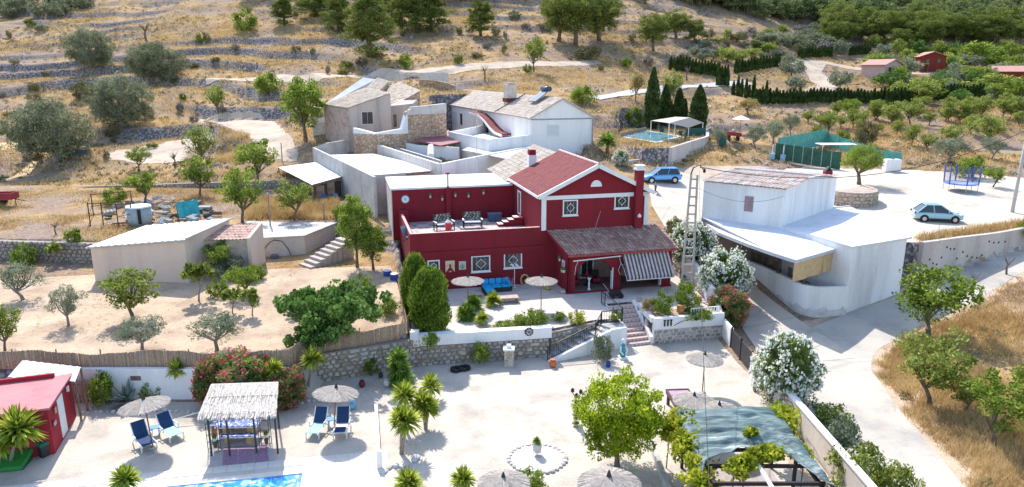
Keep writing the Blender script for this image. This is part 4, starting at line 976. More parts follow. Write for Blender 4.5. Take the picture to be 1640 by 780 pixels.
for i in range(8):
 a = A0.lerp(A1, i / 8) + V3(-.12, .24); b = A0.lerp(A1, (i + 1) / 8) + V3(-.12, .24); o = V3(-.42, .95)
 MB().prism([(a.x, a.y), (b.x, b.y), ((b + o).x, (b + o).y), ((a + o).x, (a + o).y)], -.1, .16 * (i + 1)).build('step', M('grey_step', (.45, .43, .42), .9, .1), wg)
MB().prism([(6.45, 41.95), (7.35, 42.35), (7.0, 44.6), (5.5, 43.9), (5.7, 42.7)], -.1, 1.40).build('landing', M('grey_step', (0, 0, 0)), wg)
def railing(name, label, pts, h=.9, gap=.16):
 t = thing(name, label, 'railing', pts[0]); o = Vector(pts[0]); m = MB(); P = [Vector(p) - o for p in pts]
 for a, b in zip(P, P[1:]):
  MB().bar(a + V3(0, 0, h), b + V3(0, 0, h), .05).build('handrail', blackM, t); MB().bar(a + V3(0, 0, .1), b + V3(0, 0, .1), .03).build('bottom_rail', blackM, t)
  n = max(2, int((b - a).length / gap))
  for i in range(1, n):
   p = a.lerp(b, i / n); MB().bar(p + V3(0, 0, .1), p + V3(0, 0, h), .022).build('baluster', blackM, t)
 for p in P: MB().bar(p, p + V3(0, 0, h + .05), .06).build('post', blackM, t)
railing('iron_railing', 'black iron railing following the side steps down to the yard', [V3(2.2, 39.85, .05), V3(5.3, 41.4, 1.05), V3(5.75, 42.2, 1.45)])
railing('iron_railing', 'black iron railing on the landing left of the pink patio steps', [V3(5.85, 42.6, 1.45), V3(7.2, 43.0, 1.45)], .85)
railing('iron_railing', 'black iron handrail sloping along the left of the pink patio steps', [V3(7.3, 43.2, 1.45), V3(6.45, 45.6, 1.65), V3(6.3, 46.3, 1.6)], .9, .9)
pl_ = wallthing('planter_wall', 'white planter wall with crazy stone facing at its foot, right of the patio steps')
B0, B1 = V3(9.3, 42.85), V3(14.2, 43.95)
wallrun([B0 + V3(0, 0, 1.78), B1 + V3(0, 0, 1.78)], .3, -.1).build('wall', whiteM, pl_)
d = (B1 - B0).normalized(); nn = V3(d.y, -d.x) * .155
wallrun([B0 + nn * 1.1 + V3(0, 0, 1.0), B1 + nn * 1.1 + V3(0, 0, .95)], .05, -.05).build('mortar_bed', mortarL, pl_)
stones(pl_, B0 + nn * 1.25, B1 + nn * 1.25, .0, .98, .38, stG, th=.04, gap=.03, seed=9)
for i in range(3):
 p = B0.lerp(B1, .14 + .045 * i) + nn * 1.3; MB().cbox((p.x, p.y, 1.42), (.09, .05, .42), .2).cbox((p.x, p.y, 1.62), (.16, .05, .05), .2).build('iron_ornament', blackM, pl_)
wallrun([V3(9.3, 43.0, 1.76), V3(8.75, 46.4, 1.9)], .25, 1.4).build('planter_side', whiteM, pl_)
MB().prism([(9.4, 43.1), (14, 44.1), (13.7, 45.4), (9.2, 44.6)], 1.6, 1.68).build('planter_soil', M('orchard_soil', (0, 0, 0)), pl_)
rw = wallthing('white_boundary_wall', 'short white wall between the planter and the black gate')
wallrun([V3(14.1, 43.8, 1.5), V3(14.25, 46.5, 2.6), V3(14.1, 51, 3.2), V3(13.2, 55, 3.6)], .25, None).build('wall', whiteM, rw)
wallrun([V3(14.25, 43.9, 1.35), V3(14.25, 42.1, 1.35)], .22, -.1).build('wall', whiteM, rw)
pk = MB()
pkt = thing('picket_rail', 'low white balustrade on the planter wall beneath the white oleander', 'railing')
for i in range(12):
 p = V3(11.9, 43.5).lerp(V3(13.9, 43.95), i / 11); MB().cbox((p.x, p.y, 1.98), (.07, .05, .4)).build('picket', trimM, pkt)
MB().bar((11.9, 43.5, 2.2), (13.9, 43.95, 2.2), .06).build('top_rail', trimM, pkt)
# ------------------------------------------------------------ boundary on the lane side
gt = thing('metal_gate', 'dark horizontal slat metal gate and fence beside the lane', 'gate', (14.2, 42.0, 0))
for i in range(11):
 z = .12 + i * .115
 MB().box(-.02, .02, -3.9, -.1, z, z + .085).build('slat', M('charcoal_slat', (.055, .05, .055), .6, .1), gt)
for y in (-.05, -1.95, -3.95): MB().box(-.05, .05, y - .04, y + .04, 0, 1.5).build('post', blackM, gt)
pf = thing('panel_fence', 'beige panel fence with dark posts between the slat gate and the white wall', 'fence', (14.15, 38.0, 0))
panM = M('greige_panel', (.50, .42, .38), .8, .06)
for i in range(4):
 MB().box(-.02, .02, -1.05 * (i + 1) + .04, -1.05 * i - .04, .1, 1.45).build('panel', panM, pf)
 MB().box(-.04, .04, -1.05 * (i + 1) - .035, -1.05 * (i + 1) + .035, 0, 1.55).build('post', blackM, pf)
MB().box(-.25, .35, -4.55, -4.3, 0, 1.75).build('end_pillar', whiteM, pf)
lw_ = wallthing('white_lane_wall', 'long white wall with a flat top along the lane beside the green tarpaulin pergola')
wallrun([V3(14.35, 33.5, 1.35), V3(14.4, 22, 1.35)], .24, -.2).build('wall', M('cream_render', (.60, .53, .47), .85, .05), lw_)
wallrun([V3(14.35, 33.6, 1.43), V3(14.4, 22, 1.43)], .34, 1.352).build('coping', trimM, lw_)
lo_ = wallthing('low_kerb_wall', 'low concrete kerb wall beside the pergola, left of the vines')
wallrun([V3(6.7, 31.0, .3), V3(6.6, 22, .45)], .22, -.1).build('wall', concM, lo_)
dv = wallthing('yard_divider', 'thin white divider kerb crossing the gravel between parasol and yuccas')
wallrun([W(602, 645, .35), W(607, 735, .35)], .16, -.1).build('kerb', whiteM, dv)
MB().box(-.1, .1, -.1, .1, 0, .9).build('post', whiteM, dv).location = W(608, 750, 0)
# ------------------------------------------------------------ field walls
fw = wallthing('orchard_terrace_wall', 'rough dry stone terrace wall behind the orchard on the far left', 'retaining wall')
pts = [V3(-60, 56.5), V3(-46, 55.1), V3(-40, 54.2), V3(-31.6, 53.3), V3(-27, 52.6)]
for i, (a, b) in enumerate(zip(pts, pts[1:])):
 z0, z1 = 2.3, 4.3
 wallrun([a + V3(0, 0, z1 - .1), b + V3(0, 0, z1 - .1)], .5, 2).build('core', mortar, fw)
 d = (b - a).normalized(); nn = V3(d.y, -d.x) * .26; stones(fw, a + nn, b + nn, z0 - .1, z1, .42, stG, th=.14, stuff=True, seed=i)
fw2 = wallthing('upper_field_wall', 'long grey dry stone wall at the far side of the stubble field on the left', 'retaining wall')
pts = [V3(-90, 80), V3(-60, 77.3), V3(-42, 76.7), V3(-30, 76.4), V3(-20, 76.0)]
for i, (a, b) in enumerate(zip(pts, pts[1:])):
 za = 4.8; zt = H1(a.x, a.y + 1.2) + .1; zt2 = H1(b.x, b.y + 1.2) + .1
 wallrun([a + V3(0, 0, zt - .1), b + V3(0, 0, zt2 - .1)], .5, 4.3).build('core', mortar, fw2)
 d = (b - a).normalized(); nn = V3(d.y, -d.x) * .26; stones(fw2, a + nn, b + nn, za - .2, min(zt, zt2), .42, stG, th=.14, stuff=True, seed=i)
cpw = wallthing('car_park_wall', 'pale cement retaining wall with weep holes below the car park, along the road', 'retaining wall')
pts = [V3(30.9, 50.6), V3(34.4, 52.1), V3(39, 53.9), V3(46, 57.0), V3(62, 63.6)]
for i, (a, b) in enumerate(zip(pts, pts[1:])):
 wallrun([a + V3(0, 0, 5.0), b + V3(0, 0, 5.0 + .25 * (i > 1))], .35, .5).build('wall', M('blotchy_cement', (.55, .48, .43), .95, .12, .6, .5, col2=(.42, .36, .33), streak=True), cpw)
hm = MB(); rr = random.Random(4)
for i in range(26):
 t = i / 26; a, b = pts[0], pts[3]; s = int(t * 3); a, b = pts[s], pts[s + 1]; p = a.lerp(b, t * 3 - s); d = (b - a).normalized(); n_ = V3(d.y, -d.x) * .17
 hm = MB().cbox((p + n_ + V3(0, 0, rr.uniform(3.0, 4.5)))[:], (.14, .06, .14), math.atan2(d.y, d.x)); hm.build('weep_hole', darkM, cpw)
ptw = wallthing('pool_terrace_wall', 'pale rendered retaining wall with rubble foot below the raised pool near the cypresses', 'retaining wall')
pts = [W(1004, 257, 7.6), W(1076, 249, 7.6)]
wallrun(pts, .35, None).build('wall', M('pinkish_cement', (.56, .49, .45), .95, .1, .7, .4, streak=True), ptw)
pts = [W(1074, 236, 9.0), W(1103, 227, 9.1), W(1133, 218, 9.2), W(1133, 205, 9.2)]
wallrun(pts, .4, None).build('wall', M('pinkish_cement', (.56, .49, .45), .95, .1, .7, .4, streak=True), ptw)
q = [p + V3(.1, -.25) for p in pts[:3]]
for i, (a, b) in enumerate(zip(q, q[1:])): stones(ptw, a, b, min(H1(a.x, a.y - .5), H1(b.x, b.y - .5)) - .5, (7.4, 8.1)[i], .5, stA, th=.15, stuff=True, seed=i)
# ------------------------------------------------------------ vegetation
def leafset(P, ln, w, r, up=.3, dirs=None, tri=False):
 """one small leaf quad per point"""
 n = len(P); d = r.normal(size=(n, 3)) if dirs is None else dirs + r.normal(size=(n, 3)) * .35
 d[:, 2] += up * .5; d /= np.linalg.norm(d, axis=1)[:, None] + 1e-9
 q = r.normal(size=(n, 3)); s = np.cross(d, q); s /= np.linalg.norm(s, axis=1)[:, None] + 1e-9
 L_ = ln * r.uniform(.6, 1.25, (n, 1)); w_ = w * r.uniform(.7, 1.2, (n, 1))
 V = np.stack([P - d * L_ / 2, P + s * w_ / 2, P + d * L_ / 2, P - s * w_ / 2], 1).reshape(-1, 3)
 return V, np.arange(4 * n).reshape(-1, 4)
def clumps(r, R3, nc, cr, per, zc, fill=.55, flat=.75, bottom=-1.0):
 """points gathered in clumps through an ellipsoid: uneven outline, gaps, light and dark"""
 out = []; cen = []
 while len(cen) < nc:
  p = r.normal(size=3); p /= np.linalg.norm(p); p *= r.uniform(fill, 1.0)
  if p[2] < bottom: continue
  cen.append(p * np.array(R3))
 for c in cen:
  k = cr * r.uniform(.6, 1.3); q = r.normal(size=(per, 3)); q /= np.linalg.norm(q, axis=1)[:, None]; q *= r.uniform(.55, 1.05, (per, 1)) * k; q[:, 2] *= flat
  out.append(q + c)
 P = np.concatenate(out); P[:, 2] += zc
 return P, [Vector((c[0], c[1], c[2] + zc)) for c in cen]
barkM = M('bark', (.20, .15, .11), .95, .2, 4, .6); barkG = M('grey_bark', (.34, .29, .25), .95, .18, 4, .6)
LM = dict(
 olive=leafM('olive_leaves', (.09, .105, .055), (.21, .23, .13), (.38, .40, .26), .7, .3),
 oliveL=leafM('young_olive_leaves', (.09, .12, .065), (.20, .235, .145), (.34, .37, .26), 1.2, .25),
 pine=leafM('pine_needles', (.05, .075, .02), (.16, .20, .045), (.33, .36, .10), .6, .35),
 pineF=leafM('far_pine_needles', (.07, .10, .045), (.19, .24, .09), (.38, .42, .18), .35, .35),
 almond=leafM('almond_leaves', (.08, .11, .02), (.215, .27, .05), (.43, .47, .14), 1.0, .45),
 green=leafM('bright_leaves', (.06, .095, .014), (.17, .25, .035), (.36, .43, .09), 1.0, .45),
 orange=leafM('citrus_leaves', (.08, .12, .008), (.25, .35, .015), (.54, .60, .06), .9, .45),
 fig=leafM('fig_leaves', (.035, .08, .015), (.10, .19, .04), (.22, .34, .09), 2, .3),
 cyp=leafM('cypress_sprays', (.018, .035, .012), (.055, .09, .026), (.13, .18, .06), .7, .15),
 clip=leafM('clipped_cypress_sprays', (.05, .09, .012), (.14, .22, .028), (.32, .42, .07), .8, .3),
 olea=leafM('oleander_leaves', (.055, .09, .025), (.155, .21, .055), (.30, .38, .13), 1.2, .35),
 vine=leafM('vine_leaves', (.10, .15, .01), (.29, .35, .03), (.58, .56, .07), 1.0, .45),
 yucca=leafM('yucca_blades', (.10, .15, .015), (.30, .37, .04), (.60, .62, .12), 2, .35),
 yuccaB=leafM('dark_yucca_blades', (.07, .14, .02), (.19, .31, .045), (.42, .54, .12), 2, .35),
 agave=leafM('agave_blades', (.10, .14, .12), (.20, .26, .22), (.34, .40, .34), 2, .1),
 scrub=leafM('scrub_leaves', (.08, .08, .035), (.20, .18, .08), (.36, .32, .17), .12, .2),
 scrubG=leafM('grey_scrub_leaves', (.13, .115, .10), (.27, .245, .22), (.44, .41, .38), .2, .15),
 straw=leafM('dry_grass_blades', (.32, .19, .075), (.52, .355, .15), (.70, .54, .28), .35, .3),
 flW=leafM('white_petals', (.78, .80, .70), (.86, .86, .80), (.90, .89, .86), 2, .35),
 flR=leafM('crimson_petals', (.50, .02, .06), (.66, .04, .12), (.78, .12, .22), 2, .3),
 flP=leafM('pink_petals', (.50, .20, .24), (.60, .32, .34), (.68, .45, .45), 2, .3),
 brown=leafM('drying_leaves', (.20, .14, .05), (.36, .27, .10), (.48, .40, .18), 1.5, .35))
def trunkmesh(seed, h, spread, targets, r0, lean=.12, fork=.35, k=7):
 rr = random.Random(seed); m = MB(); b = Vector((rr.uniform(-lean, lean) * h, rr.uniform(-lean, lean) * h, h * fork))
 m.tube([(0, 0, -.15), (b.x * .3, b.y * .3, h * fork * .45), tuple(b)], [r0 * 1.3, r0 * .95, r0 * .8], 7)
 tg = list(targets); rr.shuffle(tg)
 for t in tg[:k]:
  mid = b.lerp(t, .5) + Vector((rr.uniform(-.1, .1) * spread, rr.uniform(-.1, .1) * spread, -.06 * h))
  m.tube([b - Vector((0, 0, .05)), mid, t], [r0 * .62, r0 * .38, r0 * .12], 5, cap=False)
  for _ in range(2):
   e = t + Vector((rr.uniform(-.3, .3) * spread, rr.uniform(-.3, .3) * spread, rr.uniform(0, .2) * h)); m.tube([mid, mid.lerp(e, .55), e], [r0 * .25, r0 * .16, r0 * .05], 4, cap=False)
 return m
PROTO = {}
def spec(kind, var):
 """meshes of one kind of tree: (crown mesh, trunk mesh, width, height, extra)"""
 key = (kind, var)
 if key in PROTO: return PROTO[key]
 r = np.random.default_rng(hash(kind) % 1000 * 0 + sum(map(ord, kind)) * 7 + var); sd = var * 13 + len(kind); extra = None
 if kind == 'bigolive': P, c = clumps(r, (4.2, 4.1, 3.0), 150, .9, 130, 3.1, .55, .85, -.95); a = leafset(P, .36, .10, r); tm = trunkmesh(sd, 4, 4, c, .42, fork=.3, k=9); Wd, Ht, lm, bm_ = 9.4, 6.6, 'olive', barkG
 elif kind == 'olive': P, c = clumps(r, (1.5, 1.5, 1.05), 40, .42, 75, 2.1, .45, .85, -.8); a = leafset(P, .22, .055, r); tm = trunkmesh(sd, 2.4, 1.5, c, .11, fork=.35, k=8); Wd, Ht, lm, bm_ = 3.5, 3.4, 'oliveL', barkG
 elif kind == 'pine': P, c = clumps(r, (2.9, 2.9, 4.6), 120, .8, 120, 4.7, .3, .6, -.95); P[:, :2] *= np.clip(1.25 - (P[:, 2:3] - 1) / 11, .3, 1.1); a = leafset(P, .42, .09, r, .8); tm = MB().tube([(0, 0, -.3), (.15, 0, 4), (.0, .1, 9)], [.28, .2, .05], 7); Wd, Ht, lm, bm_ = 6.4, 10.8, 'pine', barkM
 elif kind == 'umbrellapine': P, c = clumps(r, (3.3, 3.3, 3.2), 120, .85, 120, 4.6, .3, .65, -.9); a = leafset(P, .42, .09, r, .8); tm = trunkmesh(sd, 7, 3, c, .25, fork=.5, k=8); Wd, Ht, lm, bm_ = 7.6, 9.2, 'pine', barkM
 elif kind == 'farpine': P, c = clumps(r, (3.0, 3.0, 4.2), 60, 1.0, 50, 4.6, .3, .6, -.95); P[:, :2] *= np.clip(1.2 - (P[:, 2:3] - 2) / 12, .4, 1.1); a = leafset(P, .62, .2, r, .5); tm = MB().tube([(0, 0, -.5), (.1, 0, 3), (0, .1, 7)], [.3, .2, .05], 5); Wd, Ht, lm, bm_ = 6.8, 9.5, 'pineF', barkM
 elif kind in ('almond', 'green', 'brown'): P, c = clumps(r, (1.35, 1.35, 1.05), 50, .36, 58, 1.9, .35, .8, -.85); a = leafset(P, .17, .085, r); tm = trunkmesh(sd, 2.2, 1.4, c, .09, fork=.32, k=9); Wd, Ht, lm, bm_ = 3.2, 3.1, kind, barkM
 elif kind == 'dense': P, c = clumps(r, (1.7, 1.7, 2.0), 75, .5, 90, 3.0, .5, .8, -.9); a = leafset(P, .22, .11, r); tm = trunkmesh(sd, 3, 1.6, c, .16, fork=.4, k=7); Wd, Ht, lm, bm_ = 4.0, 5.3, 'green', barkM
 elif kind == 'far': P, c = clumps(r, (2.2, 2.2, 1.8), 30, .85, 40, 2.0, .4, .8, -.6); a = leafset(P, .5, .22, r); tm = MB().tube([(0, 0, -.4), (0, 0, 2)], [.2, .12], 5); Wd, Ht, lm, bm_ = 5.4, 4.2, 'green', barkM
 elif kind == 'citrus': P, c = clumps(r, (2.15, 2.1, 1.75), 150, .40, 120, 2.35, .55, .8, -.75); a = leafset(P, .15, .085, r); tm = trunkmesh(sd, 2.2, 2, c, .14, fork=.35, k=9); Wd, Ht, lm, bm_ = 4.7, 4.3, 'orange', barkM
 elif kind == 'fig': P, c = clumps(r, (2.0, 1.7, .62), 100, .28, 90, .95, .25, .7, -.95); a = leafset(P, .14, .12, r, 1.0); tm = trunkmesh(sd, 1.3, 1.8, c, .10, fork=.25, k=14); Wd, Ht, lm, bm_ = 4.2, 2.3, 'fig', barkG
 elif kind == 'youngfig': P, c = clumps(r, (.85, .85, .45), 16, .26, 18, 1.35, .3, .7, -.8); a = leafset(P, .30, .26, r, 1.2); tm = trunkmesh(sd, 1.3, .9, c, .05, fork=.5, k=8); Wd, Ht, lm, bm_ = 2.1, 2.0, 'almond', barkG
 elif kind in ('bush', 'scrubbush'): P, c = clumps(r, (.95, .95, .75), 42, .30, 60, .62, .5, .85, -.6); a = leafset(P, .15, .07, r); tm = MB().tube([(0, 0, -.1), (0, 0, .6)], [.06, .03], 5); Wd, Ht, lm, bm_ = 2.3, 1.6, 'green' if kind == 'bush' else 'scrub', barkM
 elif kind.startswith('oleander'):
  P, c = clumps(r, (1.5, 1.5, 1.4), 190, .34, 80, 1.4, .5, .9, -.95); a = leafset(P, .22, .065, r, .6); tm = MB()
  for i in range(7): t_ = i * .9; tm.tube([(0, 0, -.1), (.4 * math.cos(t_), .4 * math.sin(t_), .8), (.9 * math.cos(t_), .9 * math.sin(t_), 1.7)], [.05, .04, .02], 5)
  pd = P / np.array([1.5, 1.5, 1.4]) - np.array([0, 0, 1.45 / 1.4]); far_ = np.linalg.norm(pd, axis=1) > .8; Q = P[far_]; Q = Q[r.permutation(len(Q))[:(3400 if kind == 'oleanderW' else 900)]]
  Q = Q + (Q - np.array([0, 0, 1.45])) * .08; extra = (leafset(Q, .14, .13, r), {'W': 'flW', 'R': 'flR', 'P': 'flP'}[kind[-1]]); Wd, Ht, lm, bm_ = 3.3, 3.0, 'olea', barkG
 elif kind in ('cypress', 'clipped', 'slim'):
  n = 5200 if kind != 'slim' else 900; t = r.uniform(0, 1, n); th = r.uniform(0, 2 * np.pi, n)
  if kind == 'cypress': rad = .95 * np.clip(np.sin(np.pi * np.clip(t * .80 + .2, 0, 1)) ** .8, .03, 1) * (1 + .12 * np.sin(th * 5 + t * 17)); Hh = 8.0; lm = 'cyp'
  elif kind == 'slim': rad = .5 * np.clip(1.05 - t ** 3, .05, 1) * (1 + .15 * np.sin(th * 4 + t * 13)); Hh = 4.0; lm = 'cyp'
  else: rad = 1.05 * np.clip(1 - np.abs(t - .42) ** 2.6 * 2.6, .12, 1) * (1 + .13 * np.sin(th * 3 + t * 8) + .08 * np.sin(th * 7 - t * 19)); Hh = 4.2; lm = 'clip'; n = n
  rad = rad * r.uniform(.82, 1.10, n); P = np.stack([rad * np.cos(th), rad * np.sin(th), t * Hh + .1], 1); dr = np.stack([np.cos(th) * .5, np.sin(th) * .5, np.ones(n) * 1.1], 1)
  V, Fc = leafset(P, .5 if kind != 'clipped' else .26, .17 if kind != 'clipped' else .07, r, 0, dr)
  if kind == 'clipped':
   P2 = np.repeat(P, 2, 0) + r.normal(size=(2 * n, 3)) * .05; V2, F2 = leafset(P2, .22, .05, r, 0, np.repeat(dr, 2, 0)); Fc = np.r_[Fc, F2 + len(V)]; V = np.r_[V, V2]
  a = (V, Fc); core = MB().lathe([(.02, .15)] + [(max(.05, .78 * float({'cypress': .95 * np.clip(np.sin(np.pi * min(1, q * .80 + .2)) ** .8, .03, 1), 'slim': .5 * max(.05, 1.05 - q ** 3), 'clipped': 1.05 * max(.12, 1 - abs(q - .42) ** 2.6 * 2.6)}[kind])), .1 + q * Hh * .97) for q in np.linspace(0, .97, 9)], n=9)
  tm = MB().tube([(0, 0, -.3), (0, 0, .8)], [.14, .12], 6); Wd, Ht, bm_ = (2.0, 8.2, barkM) if kind == 'cypress' else ((1.05, 4.1, barkM) if kind == 'slim' else (2.25, 4.3, barkM))
  V = np.r_[a[0], np.array(core.v)]; nf = [tuple(f) for f in a[1]] + [tuple(i + len(a[0]) for i in f) for f in core.f if len(f) == 4]; a = (V, np.array(nf))
 elif kind == 'pepper': P, c = clumps(r, (1.9, 1.9, 1.5), 60, .5, 80, 3.0, .5, 1.1, -.6); a = leafset(P, .4, .05, r, -1.6); tm = trunkmesh(sd, 2.6, 1.6, c, .2, fork=.5, k=8); Wd, Ht, lm, bm_ = 4.6, 4.6, 'green', barkM
 cm = npmesh(kind + '_crown', *a); cm.materials.append(LM[lm]); t_ = tm.mesh(kind + '_trunk', True); t_.materials.append(bm_)
 ex = None
 if extra: ex = npmesh(kind + '_flowers', *extra[0]); ex.materials.append(LM[extra[1]])
 PROTO[key] = (cm, t_, Wd, Ht, ex); return PROTO[key]
NV = dict(bigolive=2, olive=4, pine=3, umbrellapine=2, farpine=4, almond=4, green=3, brown=1, dense=1, far=3, citrus=1, fig=2, youngfig=3, bush=3, scrubbush=2, oleanderW=2, oleanderR=1, oleanderP=1, cypress=2, slim=3, clipped=1, pepper=1)
_tc = [0]
def tree(kind, p, wm_, hm_, label, name=None, cat='tree', group=None, leaf=None, rz=None):
 _tc[0] += 1; v = _tc[0] % NV[kind]; cm, tm, Wd, Ht, ex = spec(kind, v)
 t = thing(name or 'tree', label, cat, p, rnd.uniform(0, 6.28) if rz is None else rz, group); sx, sz = wm_ / Wd, hm_ / Ht; t.scale = (sx, sx, sz)
 me = cm
 if leaf:
  k = ('leafcopy', kind, v, leaf)
  if k not in PROTO:
   me = cm.copy(); me.materials.clear(); me.materials.append(LM[leaf]); PROTO[k] = me
  me = PROTO[k]
 link('crown', me, None, t); link('trunk', tm, None, t)
 if ex: link('flowers', ex, None, t, kind='stuff')
 return t
def T(kind, u, v, wpx, hpx, label, z=None, **k):
 """tree whose foot, width and height are read off the photograph"""
 p = G(u, v) if z is None else W(u, v, z); d = depth_of(p) / F
 el = math.atan2(CH - p.z, p.y); return tree(kind, p, wpx * d, max(.4, hpx * d / max(.8, math.cos(el))), label, **k)
for u, v, w, h, lb in [(147, 108, 82, 62, 'large grey-green olive on the upper left slope, farthest up of the four big ones'), (255, 131, 98, 64, 'broad grey-green olive right of the uppermost big olive'),
                       (196, 201, 108, 80, 'dense big olive in the middle of the left terraces'), (90, 258, 128, 100, 'big spreading olive nearest the field, with a swing seat under it')]:
 T('bigolive', u, v, w, h, lb, name='olive_tree', group='big old olives on the left terraces')
for u, v, w, h, lb in [(592, 92, 80, 118, 'tallest full pine above the dirt track, left of the tall dark trunks'), (543, 52, 50, 78, 'pale yellowish pine left of the tallest full pine'),
                       (645, 56, 60, 90, 'dark pine with bare trunk, first of the grove right of the full pine'), (668, 52, 60, 88, 'dark pine with bare trunk, second of the grove'), (690, 50, 60, 88, 'dark pine with bare trunk at the right end of the grove'),
                       (770, 58, 48, 62, 'yellow-green pine standing alone right of the dark grove'), (455, 40, 42, 50, 'slim pine among the upper left terraces'), (505, 26, 50, 50, 'small pine at the top edge left of the grove')]:
 T('pine', u, v, w * 1.25, h * 1.08, lb, name='pine_tree')
for u, v, w, h, lb in [(895, 66, 66, 90, 'left pine of the wide group above the bend of the track'), (922, 72, 80, 98, 'tallest pine of the wide group above the bend of the track'), (960, 66, 74, 88, 'right pine of the wide group above the bend of the track'),
                       (1046, 82, 50, 68, 'pine with visible trunk above the road, right of the wide group'), (1083, 62, 44, 52, 'smaller pine behind the pine with the visible trunk'), (1112, 68, 30, 42, 'small pale pine at the right of the pair above the road'),
                       (1352, 72, 30, 48, 'narrow yellow-green pine left of the dark round pines above the valley houses'), (1415, 70, 54, 60, 'round pine above the pink house'), (1482, 80, 60, 66, 'big dark round pine above the red valley house'), (1440, 82, 36, 42, 'smaller pale pine left of the big dark round pine'),
                       (1590, 70, 56, 62, 'large sloping pine at the upper right'), (1530, 72, 56, 56, 'dusky pine behind the parasol-shaped trees')]:
 T('umbrellapine', u, v, w * 1.25, h * 1.06, lb, name='pine_tree')
rp = random.Random(21); placed = []
def region(n, poly, mind, tries=4000):
 out = []; us = [p[0] for p in poly]; vs = [p[1] for p in poly]
 for _ in range(tries):
  if len(out) >= n: break
  u, v = rp.uniform(min(us), max(us)), rp.uniform(min(vs), max(vs))
  if not inpoly(np.array([u]), np.array([v]), poly)[0]: continue
  if any((u - a) ** 2 + ((v - b) * 2) ** 2 < mind ** 2 for a, b in out): continue
  out.append((u, v))
 return out
for u, v in region(210, [(1080, -14), (1670, -14), (1670, 62), (1500, 58), (1380, 44), (1240, 36), (1100, 8)], 14): T('farpine', u, v, rp.uniform(30, 46), rp.uniform(36, 54), 'pine of the far wooded slope at the top right', name='pine_tree', group='pines of the wooded slope')
for u, v in region(26, [(380, -14), (860, -14), (860, 2), (720, 8), (540, 12), (400, 6)], 20): T('farpine', u, v, rp.uniform(36, 50), rp.uniform(44, 60), 'pine at the top edge above the terraces', name='pine_tree', group='pines along the top edge')
for u, v in region(9, [(880, -10), (1130, -10), (1130, 6), (880, 6)], 26): T('farpine', u, v, rp.uniform(30, 40), rp.uniform(34, 44), 'pine at the top edge right of the wide pine group', name='pine_tree', group='pines at the top centre')
for u, v in region(10, [(-10, 30), (140, 24), (140, 6), (-10, 6)], 22): T('scrubbush', u, v, rp.uniform(36, 56), rp.uniform(20, 34), 'dull green scrub mound at the top left corner', name='bush', cat='bush', group='scrub mounds at the top left', leaf='olive')
for u, v, w, h, lb in [(1043, 208, 22, 97, 'tallest dark cypress beside the raised pool'), (1064, 200, 19, 64, 'second dark cypress, right of the tallest'), (1086, 198, 18, 56, 'third dark cypress behind the pool awning'),
                       (1073, 198, 9, 36, 'thin cypress between the second and third'), (1096, 196, 9, 38, 'thin cypress right of the third dark one'), (1117, 212, 26, 74, 'broad dark cypress at the right end behind the pool awning')]:
 T('cypress', u, v, w, h, lb, name='cypress_tree')
def hedge(a, b, n, h, lab, grp, w=None):
 for i in range(n):
  t = i / max(1, n - 1); u = a[0] + (b[0] - a[0]) * t; v = a[1] + (b[1] - a[1]) * t
  T('slim', u, v + rp.uniform(-.8, .8), (w or abs(b[0] - a[0]) / n * 1.35), h * rp.uniform(.86, 1.1), lab, name='cypress_tree', group=grp)
hedge((1074, 112), (1148, 122), 16, 23, 'clipped cypress in the hedge left of the road bend', 'cypress hedge left of the bend')
hedge((1178, 117), (1246, 107), 15, 20, 'clipped cypress in the hedge beyond the road bend', 'cypress hedge beyond the bend')
hedge((1280, 93), (1330, 91), 11, 17, 'clipped cypress in the hedge above the pale forecourt', 'cypress hedge above the forecourt'); hedge((1362, 88), (1392, 86), 8, 15, 'clipped cypress in the short hedge above the pink house', 'short cypress hedge')
hedge((1150, 137), (1164, 138), 4, 33, 'tall cypress in the tight clump at the road end', 'cypress clump at the road end', 7)
hedge((1210, 166), (1420, 166), 40, 23, 'cypress in the long dark hedge across the valley', 'long valley cypress hedge')
hedge((1420, 168), (1572, 158), 30, 24, 'cypress in the hedge below the valley gardens', 'hedge below the valley gardens')
for i, (u, v, h) in enumerate([(1174, 152, 22), (1181, 154, 32), (1187, 155, 28), (1194, 157, 30), (1199, 158, 22), (1206, 158, 36), (1213, 162, 18), (1220, 163, 24), (1226, 164, 34)]): T('slim', u, v, 6, h, 'slender free-standing cypress in the row above the dry meadow', name='cypress_tree', group='slender cypresses above the dry meadow')
tree('clipped', Vector((-5.15, 41.0, 1.6)), 2.35, 4.1, 'fat clipped yellow-green cypress at the patio corner, nearer of the two', name='cypress_tree')
tree('clipped', Vector((-6.35, 43.2, 1.6)), 1.7, 4.4, 'narrower clipped cypress behind the fat one, by the crimson wall', name='cypress_tree')
